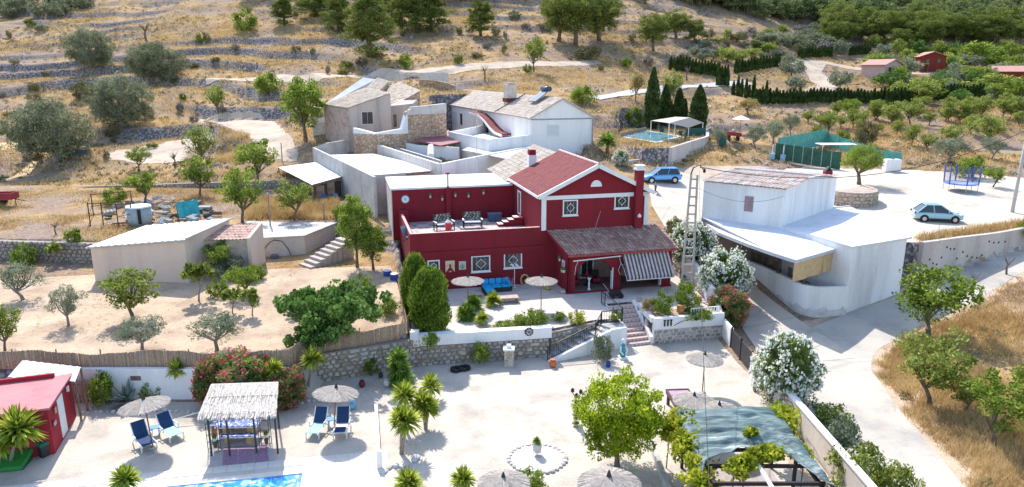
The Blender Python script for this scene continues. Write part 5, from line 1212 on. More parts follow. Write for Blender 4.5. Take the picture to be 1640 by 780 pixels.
for a in [('dense', 490, 226, 76, 108, 'full bright green tree beside the old stone farmhouse'), ('bush', 394, 50, 46, 40, 'bright green bush on the upper terraces above the big olives'), ('bush', 650, 110, 28, 28, 'small dark green bush on the bank above the dirt track'),
          ('bush', 430, 152, 52, 42, 'dark green bush at the edge of the track left of the dense tree'), ('scrubbush', 136, 160, 46, 36, 'yellow-green bush between the big olives'), ('almond', 350, 182, 38, 48, 'slim light green sapling right of the middle olive'),
          ('almond', 222, 274, 44, 42, 'small yellow-green tree in front of the pale track'), ('almond', 322, 262, 56, 60, 'light green almond at the end of the pale track'), ('green', 320, 314, 66, 66, 'green fruit tree at the near edge of the stubble field'),
          ('green', 232, 324, 62, 52, 'green fruit tree at the corner behind the scrap enclosure'), ('bush', 185, 328, 44, 34, 'low green bush against the scrap enclosure'), ('green', 388, 356, 84, 88, 'large green fruit tree by the cistern, with thick trunk'),
          ('green', 414, 296, 74, 76, 'green tree left of the tin roofed shelter'), ('almond', 470, 352, 70, 66, 'light green tree above the concrete cistern'), ('almond', 855, 116, 40, 62, 'thin pale tree standing beside the dirt track'),
          ('bush', 933, 168, 52, 36, 'bright green tree behind the white house'), ('brown', 1018, 162, 34, 50, 'half dried brown-green tree by the concrete road'), ('almond', 1076, 168, 40, 56, 'light green tree behind the cypresses'),
          ('bush', 1014, 205, 40, 40, 'bright green bush beside the raised pool'), ('bush', 845, 117, 18, 16, 'small dark bush at the foot of the thin pale tree'), ('scrubbush', 940, 96, 50, 26, 'dull green shrub below the wide pine group'), ('bush', 1004, 108, 22, 18, 'little dark bush on the road bank')]:
 T(*a, **({} if 'bush' not in a[0] else dict(name='bush', cat='bush')))
for a in [('bush', 40, 424, 46, 38, 'dark green shrub at the foot of the terrace wall'), ('youngfig', 90, 424, 34, 40, 'small bright fig beside the dark shrub below the terrace wall'), ('youngfig', 124, 410, 38, 46, 'bright green fig left of the beige shed'),
          ('olive', 38, 480, 84, 62, 'small grey-green olive at the left edge of the orchard'), ('olive', 110, 522, 66, 66, 'young olive in front of the left orchard path'), ('almond', 8, 562, 70, 72, 'yellow-green tree cut by the left edge behind the reed fence'),
          ('almond', 214, 512, 108, 84, 'wide yellow-green fruit tree in front of the beige shed'), ('youngfig', 318, 482, 62, 68, 'young fig by the right corner of the beige shed'), ('green', 354, 442, 56, 58, 'green tree against the small tiled annex'),
          ('green', 390, 474, 70, 52, 'bushy tree right of the young fig'), ('youngfig', 372, 502, 44, 44, 'pale big-leaved fig, left of a pair'), ('youngfig', 404, 506, 46, 46, 'pale big-leaved fig, right of a pair'),
          ('olive', 228, 562, 84, 56, 'young olive just behind the reed fence, above the white wall'), ('olive', 348, 562, 98, 62, 'young olive just behind the reed fence, left of the red oleander'),
          ('fig', 540, 545, 190, 120, 'wide sprawling fig in the orchard corner'), ('fig', 502, 560, 100, 60, 'low leafy fig spilling over the reed fence'), ('fig', 480, 500, 70, 50, 'left arm of low fig foliage beside the sprawling fig'),
          ('dense', 572, 428, 62, 122, 'tall green tree at the foot of the crimson house wall'), ('dense', 598, 432, 54, 76, 'yellow-green tree beside the blue barrels'), ('bush', 548, 352, 34, 28, 'small shrub at the head of the block steps')]:
 T(*a, **({} if 'bush' not in a[0] else dict(name='bush', cat='bush')))
T('citrus', 988, 748, 152, 142, 'round bright yellow-green citrus tree in the gravel yard', z=0, name='citrus_tree')
for a in [('oleanderW', 1106, 426, 76, 74, 'white flowering oleander behind the lattice mast'), ('oleanderW', 1158, 482, 84, 82, 'white flowering oleander between the mast and the lane'), ('oleanderW', 1256, 648, 104, 112, 'biggest white oleander, outside the fence by the lane'),
          ('oleanderP', 1084, 398, 46, 52, 'faded pink oleander behind the white one'), ('oleanderW', 994, 265, 26, 26, 'small round white oleander behind the crimson chimney')]: T(*a, name='oleander', cat='shrub')
tree('oleanderR', Vector((14.9, 45.0, .4)), 2.9, 2.9, 'red flowering oleander above the black gate', name='oleander', cat='shrub')
tree('oleanderR', Vector((-14.5, 34.1, 0)), 3.7, 3.15, 'big red flowering oleander over the white yard wall', name='oleander', cat='shrub'); tree('oleanderR', Vector((-16.1, 34.1, 0)), 2.0, 2.9, 'left shoulder of red oleander against the white yard wall', name='oleander', cat='shrub')
tree('oleanderR', Vector((-12.1, 34.0, 0)), 2.3, 2.3, 'dark green oleander with few red flowers right of the thatched shelter', name='oleander', cat='shrub')
for a in [('green', 1487, 545, 150, 122, 'large spreading tree beside the road fork'), ('almond', 1490, 650, 130, 118, 'scrubby green tree in the dry field, nearer than the one by the fork'), ('green', 1592, 712, 130, 108, 'green tree leaning in the lower right field'),
          ('green', 1655, 700, 110, 120, 'green tree cut by the right edge of the picture'), ('almond', 1545, 660, 70, 56, 'small green bush-like tree between the two field trees'), ('bush', 1350, 735, 74, 66, 'grey-green shrub outside the white lane wall'), ('bush', 1372, 778, 110, 70, 'bright green shrub at the bottom edge outside the lane wall'),
          ('bush', 1328, 690, 70, 52, 'oleander-like shrub with few pink flowers outside the lane wall'), ('bush', 1432, 800, 80, 60, 'bright green shrub cut by the bottom edge'), ('bush', 1060, 503, 40, 42, 'rounded dark green shrub on the planter right of the steps'), ('bush', 1098, 500, 44, 60, 'taller yellow-green shrub on the planter beside the mast'),
          ('bush', 1110, 512, 60, 24, 'low mixed plants along the planter edge'), ('bush', 1254, 692, 40, 40, 'small leafy shrub inside the wire arch'), ('bush', 965, 578, 40, 50, 'feathery green shrub against the white wedge wall'), ('bush', 800, 625, 1, 1, '')][:-1]:
 T(*a, **({} if 'bush' not in a[0] else dict(name='shrub', cat='shrub', leaf={1350: 'oliveL', 1372: 'almond', 1328: 'olea', 1432: 'almond', 965: 'oliveL'}.get(a[1]))))
for i, a in enumerate([('almond', 1325, 216, 40, 42), ('almond', 1402, 194, 34, 34), ('almond', 1428, 204, 48, 44), ('almond', 1458, 199, 44, 42), ('almond', 1488, 200, 28, 24), ('almond', 1517, 197, 34, 34), ('almond', 1545, 196, 40, 38), ('almond', 1572, 193, 44, 42), ('almond', 1605, 190, 40, 40), ('almond', 1366, 206, 32, 32),
          ('almond', 1460, 232, 36, 36), ('almond', 1486, 242, 32, 30), ('almond', 1522, 236, 50, 40), ('almond', 1578, 232, 60, 48), ('almond', 1632, 196, 42, 44), ('green', 1636, 170, 50, 40), ('green', 1360, 190, 40, 34), ('almond', 1480, 168, 60, 36), ('green', 1605, 165, 60, 36), ('almond', 1555, 215, 34, 30)]):
 od = 'first second third fourth fifth sixth seventh eighth ninth tenth eleventh twelfth thirteenth fourteenth fifteenth sixteenth seventeenth eighteenth nineteenth twentieth'.split()
 T(*a, ('light green almond, %s from the left in the far orchard row beyond the car park' % od[i]) if i < 10 else ('light green almond, %s counted in the nearer orchard rows beyond the car park' % od[i - 10]), name='almond_tree', group='almond trees beyond the car park')
for a in [('olive', 1238, 232, 44, 42, 'grey olive left of the green netting fence'), ('olive', 1266, 218, 36, 38, 'grey olive just behind the green netting fence'), ('scrubbush', 1385, 234, 44, 46, 'dark rounded bush behind the netting enclosure'), ('bush', 1350, 230, 26, 26, 'small dark green bush behind the netting'),
          ('bush', 1556, 286, 58, 42, 'bright green round bush behind the trampoline'), ('olive', 1518, 262, 70, 44, 'grey-green olive left of the trampoline'), ('olive', 1588, 256, 40, 40, 'grey olive on the slope right of the trampoline'), ('olive', 1210, 238, 44, 40, 'grey-green olive beside the red garden barrow'),
          ('brown', 1198, 183, 44, 28, 'dull thorny bush on the dry meadow'), ('pepper', 1376, 296, 72, 64, 'drooping bright green pepper tree in front of the netting'), ('almond', 1655, 275, 50, 60, 'yellow-green tree at the right edge beyond the pole'), ('green', 1590, 300, 40, 36, 'light green sapling right of the trampoline'),
          ('green', 1645, 398, 50, 46, 'green bush over the retaining wall at the right edge'), ('olive', 1150, 235, 30, 30, 'small grey tree beside the pool terrace')]: T(*a)
for u, v in region(70, [(0, 40), (500, 70), (900, 20), (1240, 60), (1230, 100), (1000, 130), (860, 95), (620, 110), (400, 150), (250, 260), (0, 300)], 16):
 T('scrubbush' if rp.random() < .6 else 'bush', u, v, rp.uniform(9, 30), rp.uniform(8, 18), 'scattered scrubby bush on the dry terraces', name='bush', cat='bush', group='bushes dotted over the dry terraces', leaf=rp.choice(['scrub', 'olive', 'scrubG', 'pine']))
for i, (u, v, w, h, lf, lb) in enumerate([(1267, 123, 42, 32, 'oliveL', 'grey-green round olive at the curve of the pale drive'), (1262, 104, 34, 20, 'olive', 'low grey tree behind the round olive'), (1274, 146, 40, 26, 'oliveL', 'pale olive inside the long hedge, left one'), (1345, 143, 38, 36, 'oliveL', 'pale olive inside the long hedge, right one'),
         (1345, 88, 38, 28, 'oliveL', 'pale grey tree above the pale drive'), (1408, 112, 60, 28, 'green', 'bright green canopy behind the pink house'), (1446, 122, 58, 34, 'olive', 'dusky olive between the pink and red houses'), (1425, 140, 66, 28, 'fig', 'dense glossy shrub below the pink house'),
         (1470, 160, 56, 36, 'almond', 'yellow-green tree in front of the valley gardens'), (1444, 160, 50, 34, 'almond', 'light tree left in front of the valley gardens'), (1512, 110, 34, 26, 'green', 'light green tree right of the red valley house'), (1556, 104, 70, 40, 'green', 'flat topped bright trees beyond the red house'),
         (1535, 98, 46, 30, 'green', 'green tree left of the flat topped trees'), (1585, 100, 50, 30, 'green', 'green tree right of the flat topped trees'), (1560, 128, 62, 24, 'almond', 'bright rounded hedge tree in the valley garden'), (1625, 124, 40, 26, 'oliveL', 'grey tree at the right edge of the valley'),
         (1520, 146, 70, 24, 'almond', 'wide yellow-green shrub mass in the valley garden'), (1585, 150, 80, 34, 'almond', 'wide green thicket at the right of the valley'), (1635, 150, 60, 30, 'green', 'green thicket at the right edge'), (1400, 76, 30, 22, 'almond', 'pale yellow tree above the short hedge'),
         (1225, 70, 60, 20, 'olive', 'long row of grey olives on the slope, left part'), (1270, 72, 60, 22, 'olive', 'long row of grey olives on the slope, middle part'), (1310, 74, 60, 22, 'olive', 'long row of grey olives on the slope, right part'), (1165, 100, 48, 26, 'almond', 'light bush behind the hedge at the bend'), (1140, 118, 26, 22, 'green', 'bright small tree by the bend hedge')]):
 T('far', u, v, w, h, lb, leaf=lf)
for u, v in region(52, [(1395, 98), (1450, 84), (1640, 80), (1645, 164), (1560, 168), (1430, 158)], 15):
 if not any(abs(u - a) < 22 and -6 < v - b < 26 for a, b in ((1410, 122), (1485, 112), (1613, 128))): T('far', u, v, rp.uniform(26, 48), rp.uniform(18, 30), 'leafy garden tree among the valley houses', group='garden trees of the valley', leaf=rp.choice(['green', 'almond', 'oliveL', 'olive', 'fig']))
for u, v in region(34, [(1320, 78), (1400, 66), (1640, 76), (1640, 52), (1330, 48)], 17): T('umbrellapine', u, v, rp.uniform(36, 60), rp.uniform(38, 60), 'rounded pine along the foot of the wooded slope', name='pine_tree', group='pines at the foot of the wooded slope')
for u, v in region(24, [(1290, 180), (1640, 172), (1645, 212), (1300, 225)], 22): T('almond', u, v, rp.uniform(22, 34), rp.uniform(18, 28), 'small almond tree of the rough orchard under the long hedge', name='almond_tree', group='almonds of the rough orchard')
for u, v in region(46, [(1090, 100), (1120, 62), (1330, 44), (1340, 80), (1240, 96)], 17): T('far', u, v, rp.uniform(18, 40), rp.uniform(10, 20), 'low bush on the slope above the bend hedge', name='bush', cat='bush', group='bushes above the bend hedge', leaf=rp.choice(['scrubG', 'olive', 'almond', 'scrub', 'oliveL']))
def yhead(n, ln, seed, wd=.05):
 r = np.random.default_rng(seed); V, Fc = [], []
 for i in range(n):
  t = r.uniform(0, 2 * np.pi); e = r.uniform(-.35, 1.5); d = np.array([math.cos(t) * math.cos(e), math.sin(t) * math.cos(e), math.sin(e)]); L_ = ln * r.uniform(.75, 1.1)
  s = np.cross(d, [0, 0, 1.0]); s /= np.linalg.norm(s) + 1e-6; o = np.array([0, 0, r.uniform(-.16, .12)]) * ln; k = len(V); b = d * .06
  mid = o + b + d * L_ * .55; tip = o + b + d * L_ + np.array([0, 0, -.10 * L_ * (1.5 - e)])
  V += [o + b - s * wd * .6, o + b + s * wd * .6, mid + s * wd, mid - s * wd, tip + s * .004, tip - s * .004]; Fc += [(k, k + 1, k + 2, k + 3), (k + 3, k + 2, k + 4, k + 5)]
 return npmesh('yucca_head', np.array(V), np.array(Fc))
YH = [yhead(260, .66, i) for i in range(3)]; YB = [m.copy() for m in YH]
for m in YH: m.materials.append(LM['yucca'])
for m in YB: m.materials.append(LM['yuccaB'])
def yucca(base, heads, label, dark=False, cat='yucca', s=1.0, r=.07):
 """heads: list of (dx,dy,z) from the base"""
 t = thing('yucca', label, cat, base)
 for i, (dx, dy, z) in enumerate(heads):
  k = s * rnd.uniform(.9, 1.12); h = link('leaf_head', (YB if dark else YH)[(i + len(heads)) % 3], None, t, (dx, dy, z), rnd.uniform(0, 6)); h.scale = (k, k, k)
  if z > .35: MB().tube([(dx * .1, dy * .1, -.05), (dx * .55, dy * .6, z * .5), (dx, dy, z)], [r * 1.2, r, r * .8], 7).build('stem', barkG, t, smooth=True)
 return t
def YU(u, v, heads, label, z=0.0, **k):
 b = W(u, v, z); hs = []
 for hu, hv in heads:
  q = WY(hu, hv, b.y + .01); hs.append((q.x - b.x, 0, max(.12, q.z - b.z)))
 return yucca(b, hs, label, **k)
YU(642, 727, [(643, 670), (652, 676)], 'stout two-stemmed yucca in the middle of the gravel yard', s=1.1)
YU(650, 690, [(648, 634)], 'yellow-green yucca behind the stout two-stemmed one', s=1.05)
YU(682, 688, [(677, 648), (684, 655)], 'bushy yellow yucca right of the stout two-stemmed one', s=1.05)
yucca(W(690, 640, 0), [(0, 0, .8)], 'single-headed bright yucca right of the middle group', s=1.1)
yucca(W(640, 615, 0), [(0, 0, .9), (-.1, .3, 1.4), (.1, 0, .4)], 'dark tall yucca in front of the stone wall', dark=True, s=1.15)
YU(238, 640, [], 'x') if False else None
YU(281, 640, [(283, 592)], 'tall single-stem yucca against the white yard wall, left of the red oleander', s=1.0)
YU(395, 648, [(398, 590)], 'bright yucca head rising through the red oleander', s=.9); YU(438, 650, [(438, 590), (432, 602)], 'bright two-headed yucca above the thatched shelter', s=1.0)
YU(490, 632, [(501, 577)], 'leaning yucca on a slender grey stem before the stone wall', s=1.1)
YU(12, 748, [(28, 690)], 'large yucca in front of the crimson hut', s=1.6); YU(-8, 758, [(3, 712)], 'yucca head cut by the left edge beside the hut', s=1.2)
for u, v, dk, s, lb in [(745, 512, True, 1.15, 'dark green yucca clump nearest the fat cypress'), (757, 496, True, 1.1, 'dark green yucca behind the left parasol'), (790, 490, False, 1.15, 'round yellowish yucca in front of the blue sofa'), (772, 520, False, .95, 'small yellow-green yucca on the wall edge')]:
 yucca(W(u, v, 1.6), [(0, 0, .45), (.15, .1, .3)] if dk else [(0, 0, .4)], lb, dark=dk, s=s * .9)
for u, v, lb in [(742, 800, 'yucca top poking up at the bottom edge, right of the pool'), (655, 805, 'yucca top at the bottom edge beside the divider'), (205, 800, 'small yucca at the bottom edge left of the pool')]: yucca(W(u, v, 0), [(0, 0, .9)], lb, s=.9)
ag = npmesh('agave_blades', *(lambda m: (np.array([tuple(v.co) for v in m.vertices]), np.array([tuple(p.vertices) for p in m.polygons])))(yhead(34, .95, 9, .10))); ag.materials.append(LM['agave'])
t = thing('agave', 'large blue-grey agave at the foot of the white yard wall', 'agave', W(206, 650, 0)); link('leaf_rosette', ag, None, t, (0, 0, .25)).scale = (1.1, 1.1, 1.1); MB().lathe([(.16, 0), (.12, .3)], n=8).build('stem', barkG, t)
pm = thing('palm_tree', 'small fan palm on the dry bank behind the crimson house', 'palm', G(972, 248))
h = link('leaf_head', YB[0], None, pm, (0, 0, 1.5)); h.scale = (2.3, 2.3, 1.7); MB().tube([(0, 0, -.2), (0, 0, 1.5)], [.22, .16], 7).build('trunk', barkM, pm)
for kind, u, v, w, h, z, lb in [('bush', 853, 522, 62, 30, 1.6, 'spreading green rosemary-like shrub along the white parapet'), ('bush', 805, 526, 40, 14, 1.6, 'low green groundcover strip on the parapet'), ('bush', 925, 517, 34, 22, 1.6, 'yellow-green low shrub at the parapet bend'), ('bush', 895, 514, 26, 18, 1.6, 'small grey-green shrub beside the yellow-green one'),
       ('bush', 170, 648, 50, 58, 0, 'green lemon tree against the white yard wall'), ('bush', 245, 640, 44, 34, 0, 'green shrub behind the left thatched parasol'), ('bush', 845, 790, 70, 40, 0, 'leafy shrub at the bottom edge below the rock ring'), ('bush', 768, 580, 36, 36, 0.2, 'green climber hanging on the stone wall'),
       ('bush', 985, 512, 24, 18, 1.6, 'low dry shrub at the top left of the pink steps'), ('bush', 828, 524, 34, 22, 1.6, 'loose green shrub left of the rosemary-like shrub'), ('bush', 1038, 500, 26, 26, 1.7, 'reddish low shrub at the planter corner by the steps'), ('bush', 1128, 512, 30, 20, 1.7, 'small leafy plant at the right end of the planter'),
       ('bush', 372, 448, 54, 46, 2.3, 'grey-green shrub between the annex and the cistern'), ('bush', 408, 452, 40, 34, 2.3, 'straggly shrub at the foot of the cistern wall'), ('bush', 352, 476, 40, 34, 2.2, 'low shrub right of the young fig by the shed'), ('bush', 620, 505, 44, 34, 2.1, 'dry green shrub between the fig and the reed screen'), ('bush', 655, 470, 28, 26, 2.1, 'small shrub under the clipped cypresses'), ('bush', 580, 470, 46, 34, 2.2, 'low leafy shrub behind the sprawling fig'),
       ('bush', 690, 556, 30, 30, 1.6, 'dry shrub at the foot of the clipped cypress'), ('bush', 595, 600, 34, 30, 0, 'small yellow-green plant before the stone wall')]:
 T(kind, u, v, w, h, lb, z=z, name='shrub', cat='shrub', leaf={'yellow-green low shrub at the parapet bend': 'vine', 'reddish low shrub at the planter corner by the steps': 'brown', 'grey-green shrub between the annex and the cistern': 'oliveL'}.get(lb))
def bare(p, h, lb):
 t = thing('bare_tree', lb, 'tree', p, rnd.uniform(0, 6)); m = MB(); m.tube([(0, 0, -.1), (.05 * h, 0, h * .4), (0, 0, h * .55)], [h * .06, h * .045, h * .04], 6)
 m.build('trunk', barkM, t); q = MB(); rr = random.Random(int(p.x * 7))
 for i in range(7):
  a = i * .9 + rr.random(); e = Vector((math.cos(a) * h * .28, math.sin(a) * h * .28, h * rr.uniform(.75, 1.05))); q.tube([(0, 0, h * .5), tuple(e.lerp(Vector((0, 0, h * .5)), .45) + Vector((0, 0, .02 * h))), tuple(e)], [h * .028, h * .018, h * .006], 4)
 q.build('branches', barkM, t)
for u, v, hp_, lb in [(1558, 462, 28, 'bare pruned sapling beside the road, left of two'), (1612, 440, 32, 'bare pruned sapling beside the road, right of two'), (90, 376, 22, 'bare stump with twigs at the edge of the stubble field'), (235, 68, 32, 'bare dead tree above the right big olive'),
     (1100, 130, 26, 'bare grey tree by the concrete road'), (776, 128, 24, 'bare thin tree behind the white house'), (70, 148, 18, 'bare twisted stump on the left terraces'), (12, 222, 18, 'bare twisted stump at the far left edge'), (330, 72, 22, 'bare leaning tree right of the big olives'), (280, 268, 26, 'bare shrub on the pale ground near the fruit tree')]:
 p = G(u, v); bare(p, hp_ * depth_of(p) / F, lb)
# ------------------------------------------------------------ scrub, dry grass and stones over the land (stuff)
def blades(X, Y, Z, h, w, r, m, name, k=5, spread=.18):
 n = len(X); P = np.repeat(np.stack([X, Y, Z], 1), k, 0); P[:, :2] += r.normal(size=(n * k, 2)) * spread
 d = r.normal(size=(n * k, 3)) * .32; d[:, 2] = 1; d *= (np.repeat(h, k) * r.uniform(.6, 1.2, n * k))[:, None]
 t = r.uniform(0, 2 * np.pi, n * k); s = np.stack([np.cos(t), np.sin(t), 0 * t], 1) * w * r.uniform(.6, 1.3, (n * k, 1))
 V = np.stack([P - s, P + s, P + d + s * .15], 1).reshape(-1, 3)
 return link(name, npmesh(name, V, np.arange(3 * n * k).reshape(-1, 3)), m, None, kind='stuff')
r_ = np.random.default_rng(11)
ROADS = [o for o in bpy.data.objects if o.name.split('.')[0] in ('road', 'lane', 'track', 'concrete_track', 'hill_track', 'farm_track', 'valley_track')]
rx = np.concatenate([np.array([v.co[:2] for v in o.data.vertices]) for o in ROADS])
_cell = set(map(tuple, np.unique(np.round(rx / .8).astype(int), axis=0)))
def offroad(X, Y): k = np.stack([np.round(X / .8), np.round(Y / .8)], 1).astype(int); return np.array([tuple(a) not in _cell for a in k])
def scatter(n, x0, x1, y0, y1, poly=None, dens=None):
 X = r_.uniform(x0, x1, n); Y = r_.uniform(y0, y1, n); ok = np.abs(X) < Y * .80 + 4
 if poly is not None: ok &= inpoly(X, Y, poly)
 if dens is not None: ok &= r_.random(n) < dens(X, Y)
 X, Y = X[ok], Y[ok]; o = offroad(X, Y); return X[o], Y[o]
FR = [(14.8, 20), (15.2, 44), (20, 44.0), (26, 45.3), (31, 49.8), (40, 53.5), (66, 66), (66, 20)]
X, Y = scatter(60000, 16, 48, 22, 58, FR, lambda x, y: np.clip(.6 + fbm(x, y, 5, 3) * 1.6, .05, 1) * np.clip((x - 16.6 - (y < 40) * 0) / 5, .0, 1) ** .5)
blades(X, Y, hgt(X, Y), .30 + .16 * (fbm(X, Y, 4) + .4), .016, r_, LM['straw'], 'dry_grass', 7)
X, Y = scatter(26000, -62, -12, 52, 82, None, lambda x, y: np.clip(.25 + fbm(x, y, 4, 3) * 2.2, 0, 1)); k_ = ~inpoly(X, Y, ORCH); X, Y = X[k_], Y[k_]
blades(X, Y, hgt(X, Y), .16 + .28 * np.clip(fbm(X, Y, 5), 0, 1), .03, r_, LM['straw'], 'dry_grass', 5, .25)
X, Y = scatter(150000, -120, 150, 78, 200, None, lambda x, y: np.clip(.42 + fbm(x, y, 9, 3) * 2.0, 0, 1)); k_ = ~(inpoly(X, Y, POOLT) & False) & ~inpoly(X, Y, PARK); X, Y = X[k_], Y[k_]
blades(X, Y, hgt(X, Y), .35 + .2 * fbm(X, Y, 5), .06, r_, LM['straw'], 'dry_grass', 5, .35)
X, Y = scatter(1500, -48, -10, 36, 54, ORCH, lambda x, y: np.clip(.35 + fbm(x, y, 4, 3) * 2, 0, 1)); blades(X, Y, hgt(X, Y), .12 + 0 * X, .018, r_, LM['straw'], 'dry_weeds', 8, .1)
X, Y = scatter(9000, 17, 27, 22, 42, FR, None); blades(X, Y, hgt(X, Y), .42 + .2 * fbm(X, Y, 2), .014, r_, LM['straw'], 'dry_grass', 6, .15)
X, Y = scatter(500, 8.5, 17, 74, 90, POOLT, None); blades(X, Y, hgt(X, Y), .5 + 0 * X, .04, r_, LM['straw'], 'dry_grass', 9, .25)
for poly, n in ((GP((395, 352), (540, 352), (540, 322), (400, 318)), 2200), ([(31.5, 51.2), (46, 57.6), (46, 59.2), (31.5, 52.6)], 1500), (GP((345, 262), (400, 262), (400, 215), (345, 215)), 900)):
 P_ = np.array(poly); X = r_.uniform(P_[:, 0].min(), P_[:, 0].max(), n * 2); Y = r_.uniform(P_[:, 1].min(), P_[:, 1].max(), n * 2); k_ = inpoly(X, Y, poly); X, Y = X[k_], Y[k_]
 blades(X, Y, hgt(X, Y), .65 + 0 * X, .025, r_, LM['straw'], 'dry_grass', 6, .2)
def scrub(n, x0, x1, y0, y1, size, m, name, dens, per=16, seed=0):
 r = np.random.default_rng(seed + 5); X, Y = scatter(n, x0, x1, y0, y1, None, dens); k_ = ~inpoly(X, Y, PARK) & ~inpoly(X, Y, FIELD); X, Y = X[k_], Y[k_]; Z = hgt(X, Y)
 s = size * r.uniform(.45, 1.5, len(X)); Q = r.normal(size=(len(X) * per, 3)); Q /= np.linalg.norm(Q, axis=1)[:, None]; Q[:, 2] = np.abs(Q[:, 2]) * .85
 P = np.repeat(np.stack([X, Y, Z], 1), per, 0) + Q * np.repeat(s, per)[:, None] * r.uniform(.5, 1, (len(Q), 1)); V, Fc = leafset(P, size * .55, size * .28, r)
 return link(name, npmesh(name, V, Fc), m, None, kind='stuff')
scrub(16000, -125, 170, 84, 235, .55, LM['scrub'], 'scrub', lambda x, y: np.clip(.30 + fbm(x, y, 16, 3) * 1.4 + (x > 35) * (y > 115) * .3, 0.03, 1), 18, 1)
scrub(9000, -125, 170, 84, 235, .5, LM['scrubG'], 'grey_scrub', lambda x, y: np.clip(.24 + fbm(x + 90, y, 13, 3) * 1.5, 0.02, 1), 16, 2)
scrub(2600, -60, 60, 76, 105, .45, LM['scrub'], 'scrub', lambda x, y: np.clip(.22 + fbm(x, y + 50, 8, 3) * 1.3, 0.0, 1), 26, 3)
scrub(360, 15, 48, 24, 56, .34, LM['scrub'], 'scrub', lambda x, y: inpoly(x, y, FR) * np.clip(.35 + fbm(x, y, 5, 2) * 1.5, 0, 1) * (x > 17.5 + (y > 44) * 12), 60, 4)
def rocks(n, x0, x1, y0, y1, size, dens, name='loose_rocks', seed=0, poly=None, z=None):
 r = np.random.default_rng(seed); X, Y = scatter(n, x0, x1, y0, y1, poly, dens); Z = hgt(X, Y); V, Fc = [], []
 base = np.array([(1, 0, 0), (0, 1, 0), (-1, 0, 0), (0, -1, 0), (0, 0, .8), (0, 0, -.5)]); ff = np.array([(0, 1, 4), (1, 2, 4), (2, 3, 4), (3, 0, 4), (1, 0, 5), (2, 1, 5), (3, 2, 5), (0, 3, 5)])
 for i in range(len(X)):
  s = size * r.uniform(.4, 1.5); t = r.uniform(0, 6.3); c, q = math.cos(t), math.sin(t); b = base * s * r.uniform(.6, 1.3, (6, 3)); b = b @ np.array([[c, q, 0], [-q, c, 0], [0, 0, 1]]); V.append(b + [X[i], Y[i], Z[i] + .1 * s]); Fc.append(ff + 6 * i)
 return link(name, npmesh(name, np.concatenate(V), np.concatenate(Fc)), M('pale_rock', (.52, .47, .43), .95, .15, 2, .5), None, kind='stuff')
rocks(2600, -100, 120, 80, 175, .28, lambda x, y: np.clip(.3 + fbm(x - 40, y, 11, 3) * 2.2, 0, 1), seed=3)
rocks(1500, -48, -10, 36, 54, .06, lambda x, y: np.clip(.5 + fbm(x, y, 5, 2), 0, 1), seed=7, poly=ORCH, name='soil_clods')
rocks(700, 14.6, 30, 22, 50, .06, lambda x, y: np.clip(.4 + fbm(x, y, 3, 2) * 2, 0, 1), seed=9, name='verge_stones')
rocks(900, -60, 45, 44, 84, .12, lambda x, y: np.clip(.4 + fbm(x, y, 6, 2), 0, 1) * ~inpoly(x, y, ORCH) * ~inpoly(x, y, PATIO) * ~inpoly(x, y, PARK) * ~((np.abs(x - 3) < 11)), seed=4)
# ------------------------------------------------------------ crimson hut by the pool
def wt(name, label, cat, p, rz=0, group=None): return thing(name, label, cat, p, rz, group)
hut = thing('crimson_hut', 'small flat roofed crimson hut with a white side door, at the left edge', 'hut')
c0, c1 = V3(-21.5, 29.2), V3(-22.75, 32.9); zt_a = WY(77, 652, c0.y).z; zt_b = WY(108, 598, c1.y).z
dL = V3(-.962, .06) ; e1 = (c1 - c0).normalized(); e0 = V3(-e1.y, e1.x)
L0, L1 = c0 + e0 * 7, c1 + e0 * 7
q = [V3(c0.x, c0.y, zt_a), V3(c1.x, c1.y, zt_b), V3(L1.x, L1.y, zt_b), V3(L0.x, L0.y, zt_a)]
blk([p - V3(0, 0, .1) for p in q], -.1).build('wall', M('hut_render', (.33, .022, .035), .8, .07, .7, .15, col2=(.28, .018, .03)), hut)
o_ = .12; qq = [q[0] + (e0 * -1 - e1) * o_, q[1] + (e0 * -1 + e1) * o_, q[2] + e1 * o_, q[3] - e1 * o_]
MB().slab([p + V3(0, 0, .0) for p in qq][::-1], .1).build('roof', M('faded_red_roof', (.50, .19, .20), .8, .08, .5, .2, col2=(.42, .14, .15)), hut)
wallrun([q[1] + V3(-.2, -.35, .22) + e0 * .3, q[2] + V3(0, -.35, .22)], .14, zt_b - .05).build('roof_upstand', M('hut_render', (0, 0, 0)), hut)
a = onwall(c0, c1, 97, 686); b_ = onwall(c0, c1, 102, 679)
dr = MB().box(0, .85, -.03, .02, 0, 2.0).build('door', trimM, hut); dr.location = c0 + e1 * 1.35 + V3(0, 0, .12); dr.rotation_euler.z = math.atan2(e1.y, e1.x)
for nm, lb, f_, z, sz, cc in (('wall_lantern', 'white lantern on the door side of the crimson hut', 2.9, 2.0, (.12, .12, .3), (.7, .68, .62)), ('wall_ornament', 'small oval wooden ornament beside the hut door', .75, 1.9, (.06, .18, .3), (.55, .36, .2)), ('wall_ornament', 'little iron butterfly ornament low on the corner of the hut', .4, 1.4, (.05, .3, .2), (.45, .4, .38))):
 t = thing(nm, lb, 'ornament', c0 + e1 * f_ + V3(.06, .02, z), math.atan2(e1.y, e1.x) - R(90))
 MB().cbox((.03, 0, 0), sz).build('body', M(nm + '_m%d' % int(f_ * 10), cc, .7), t, bevel=.015); MB().cbox((-.02, 0, sz[2] * .5), (.12, .04, .04)).build('bracket', blackM, t)
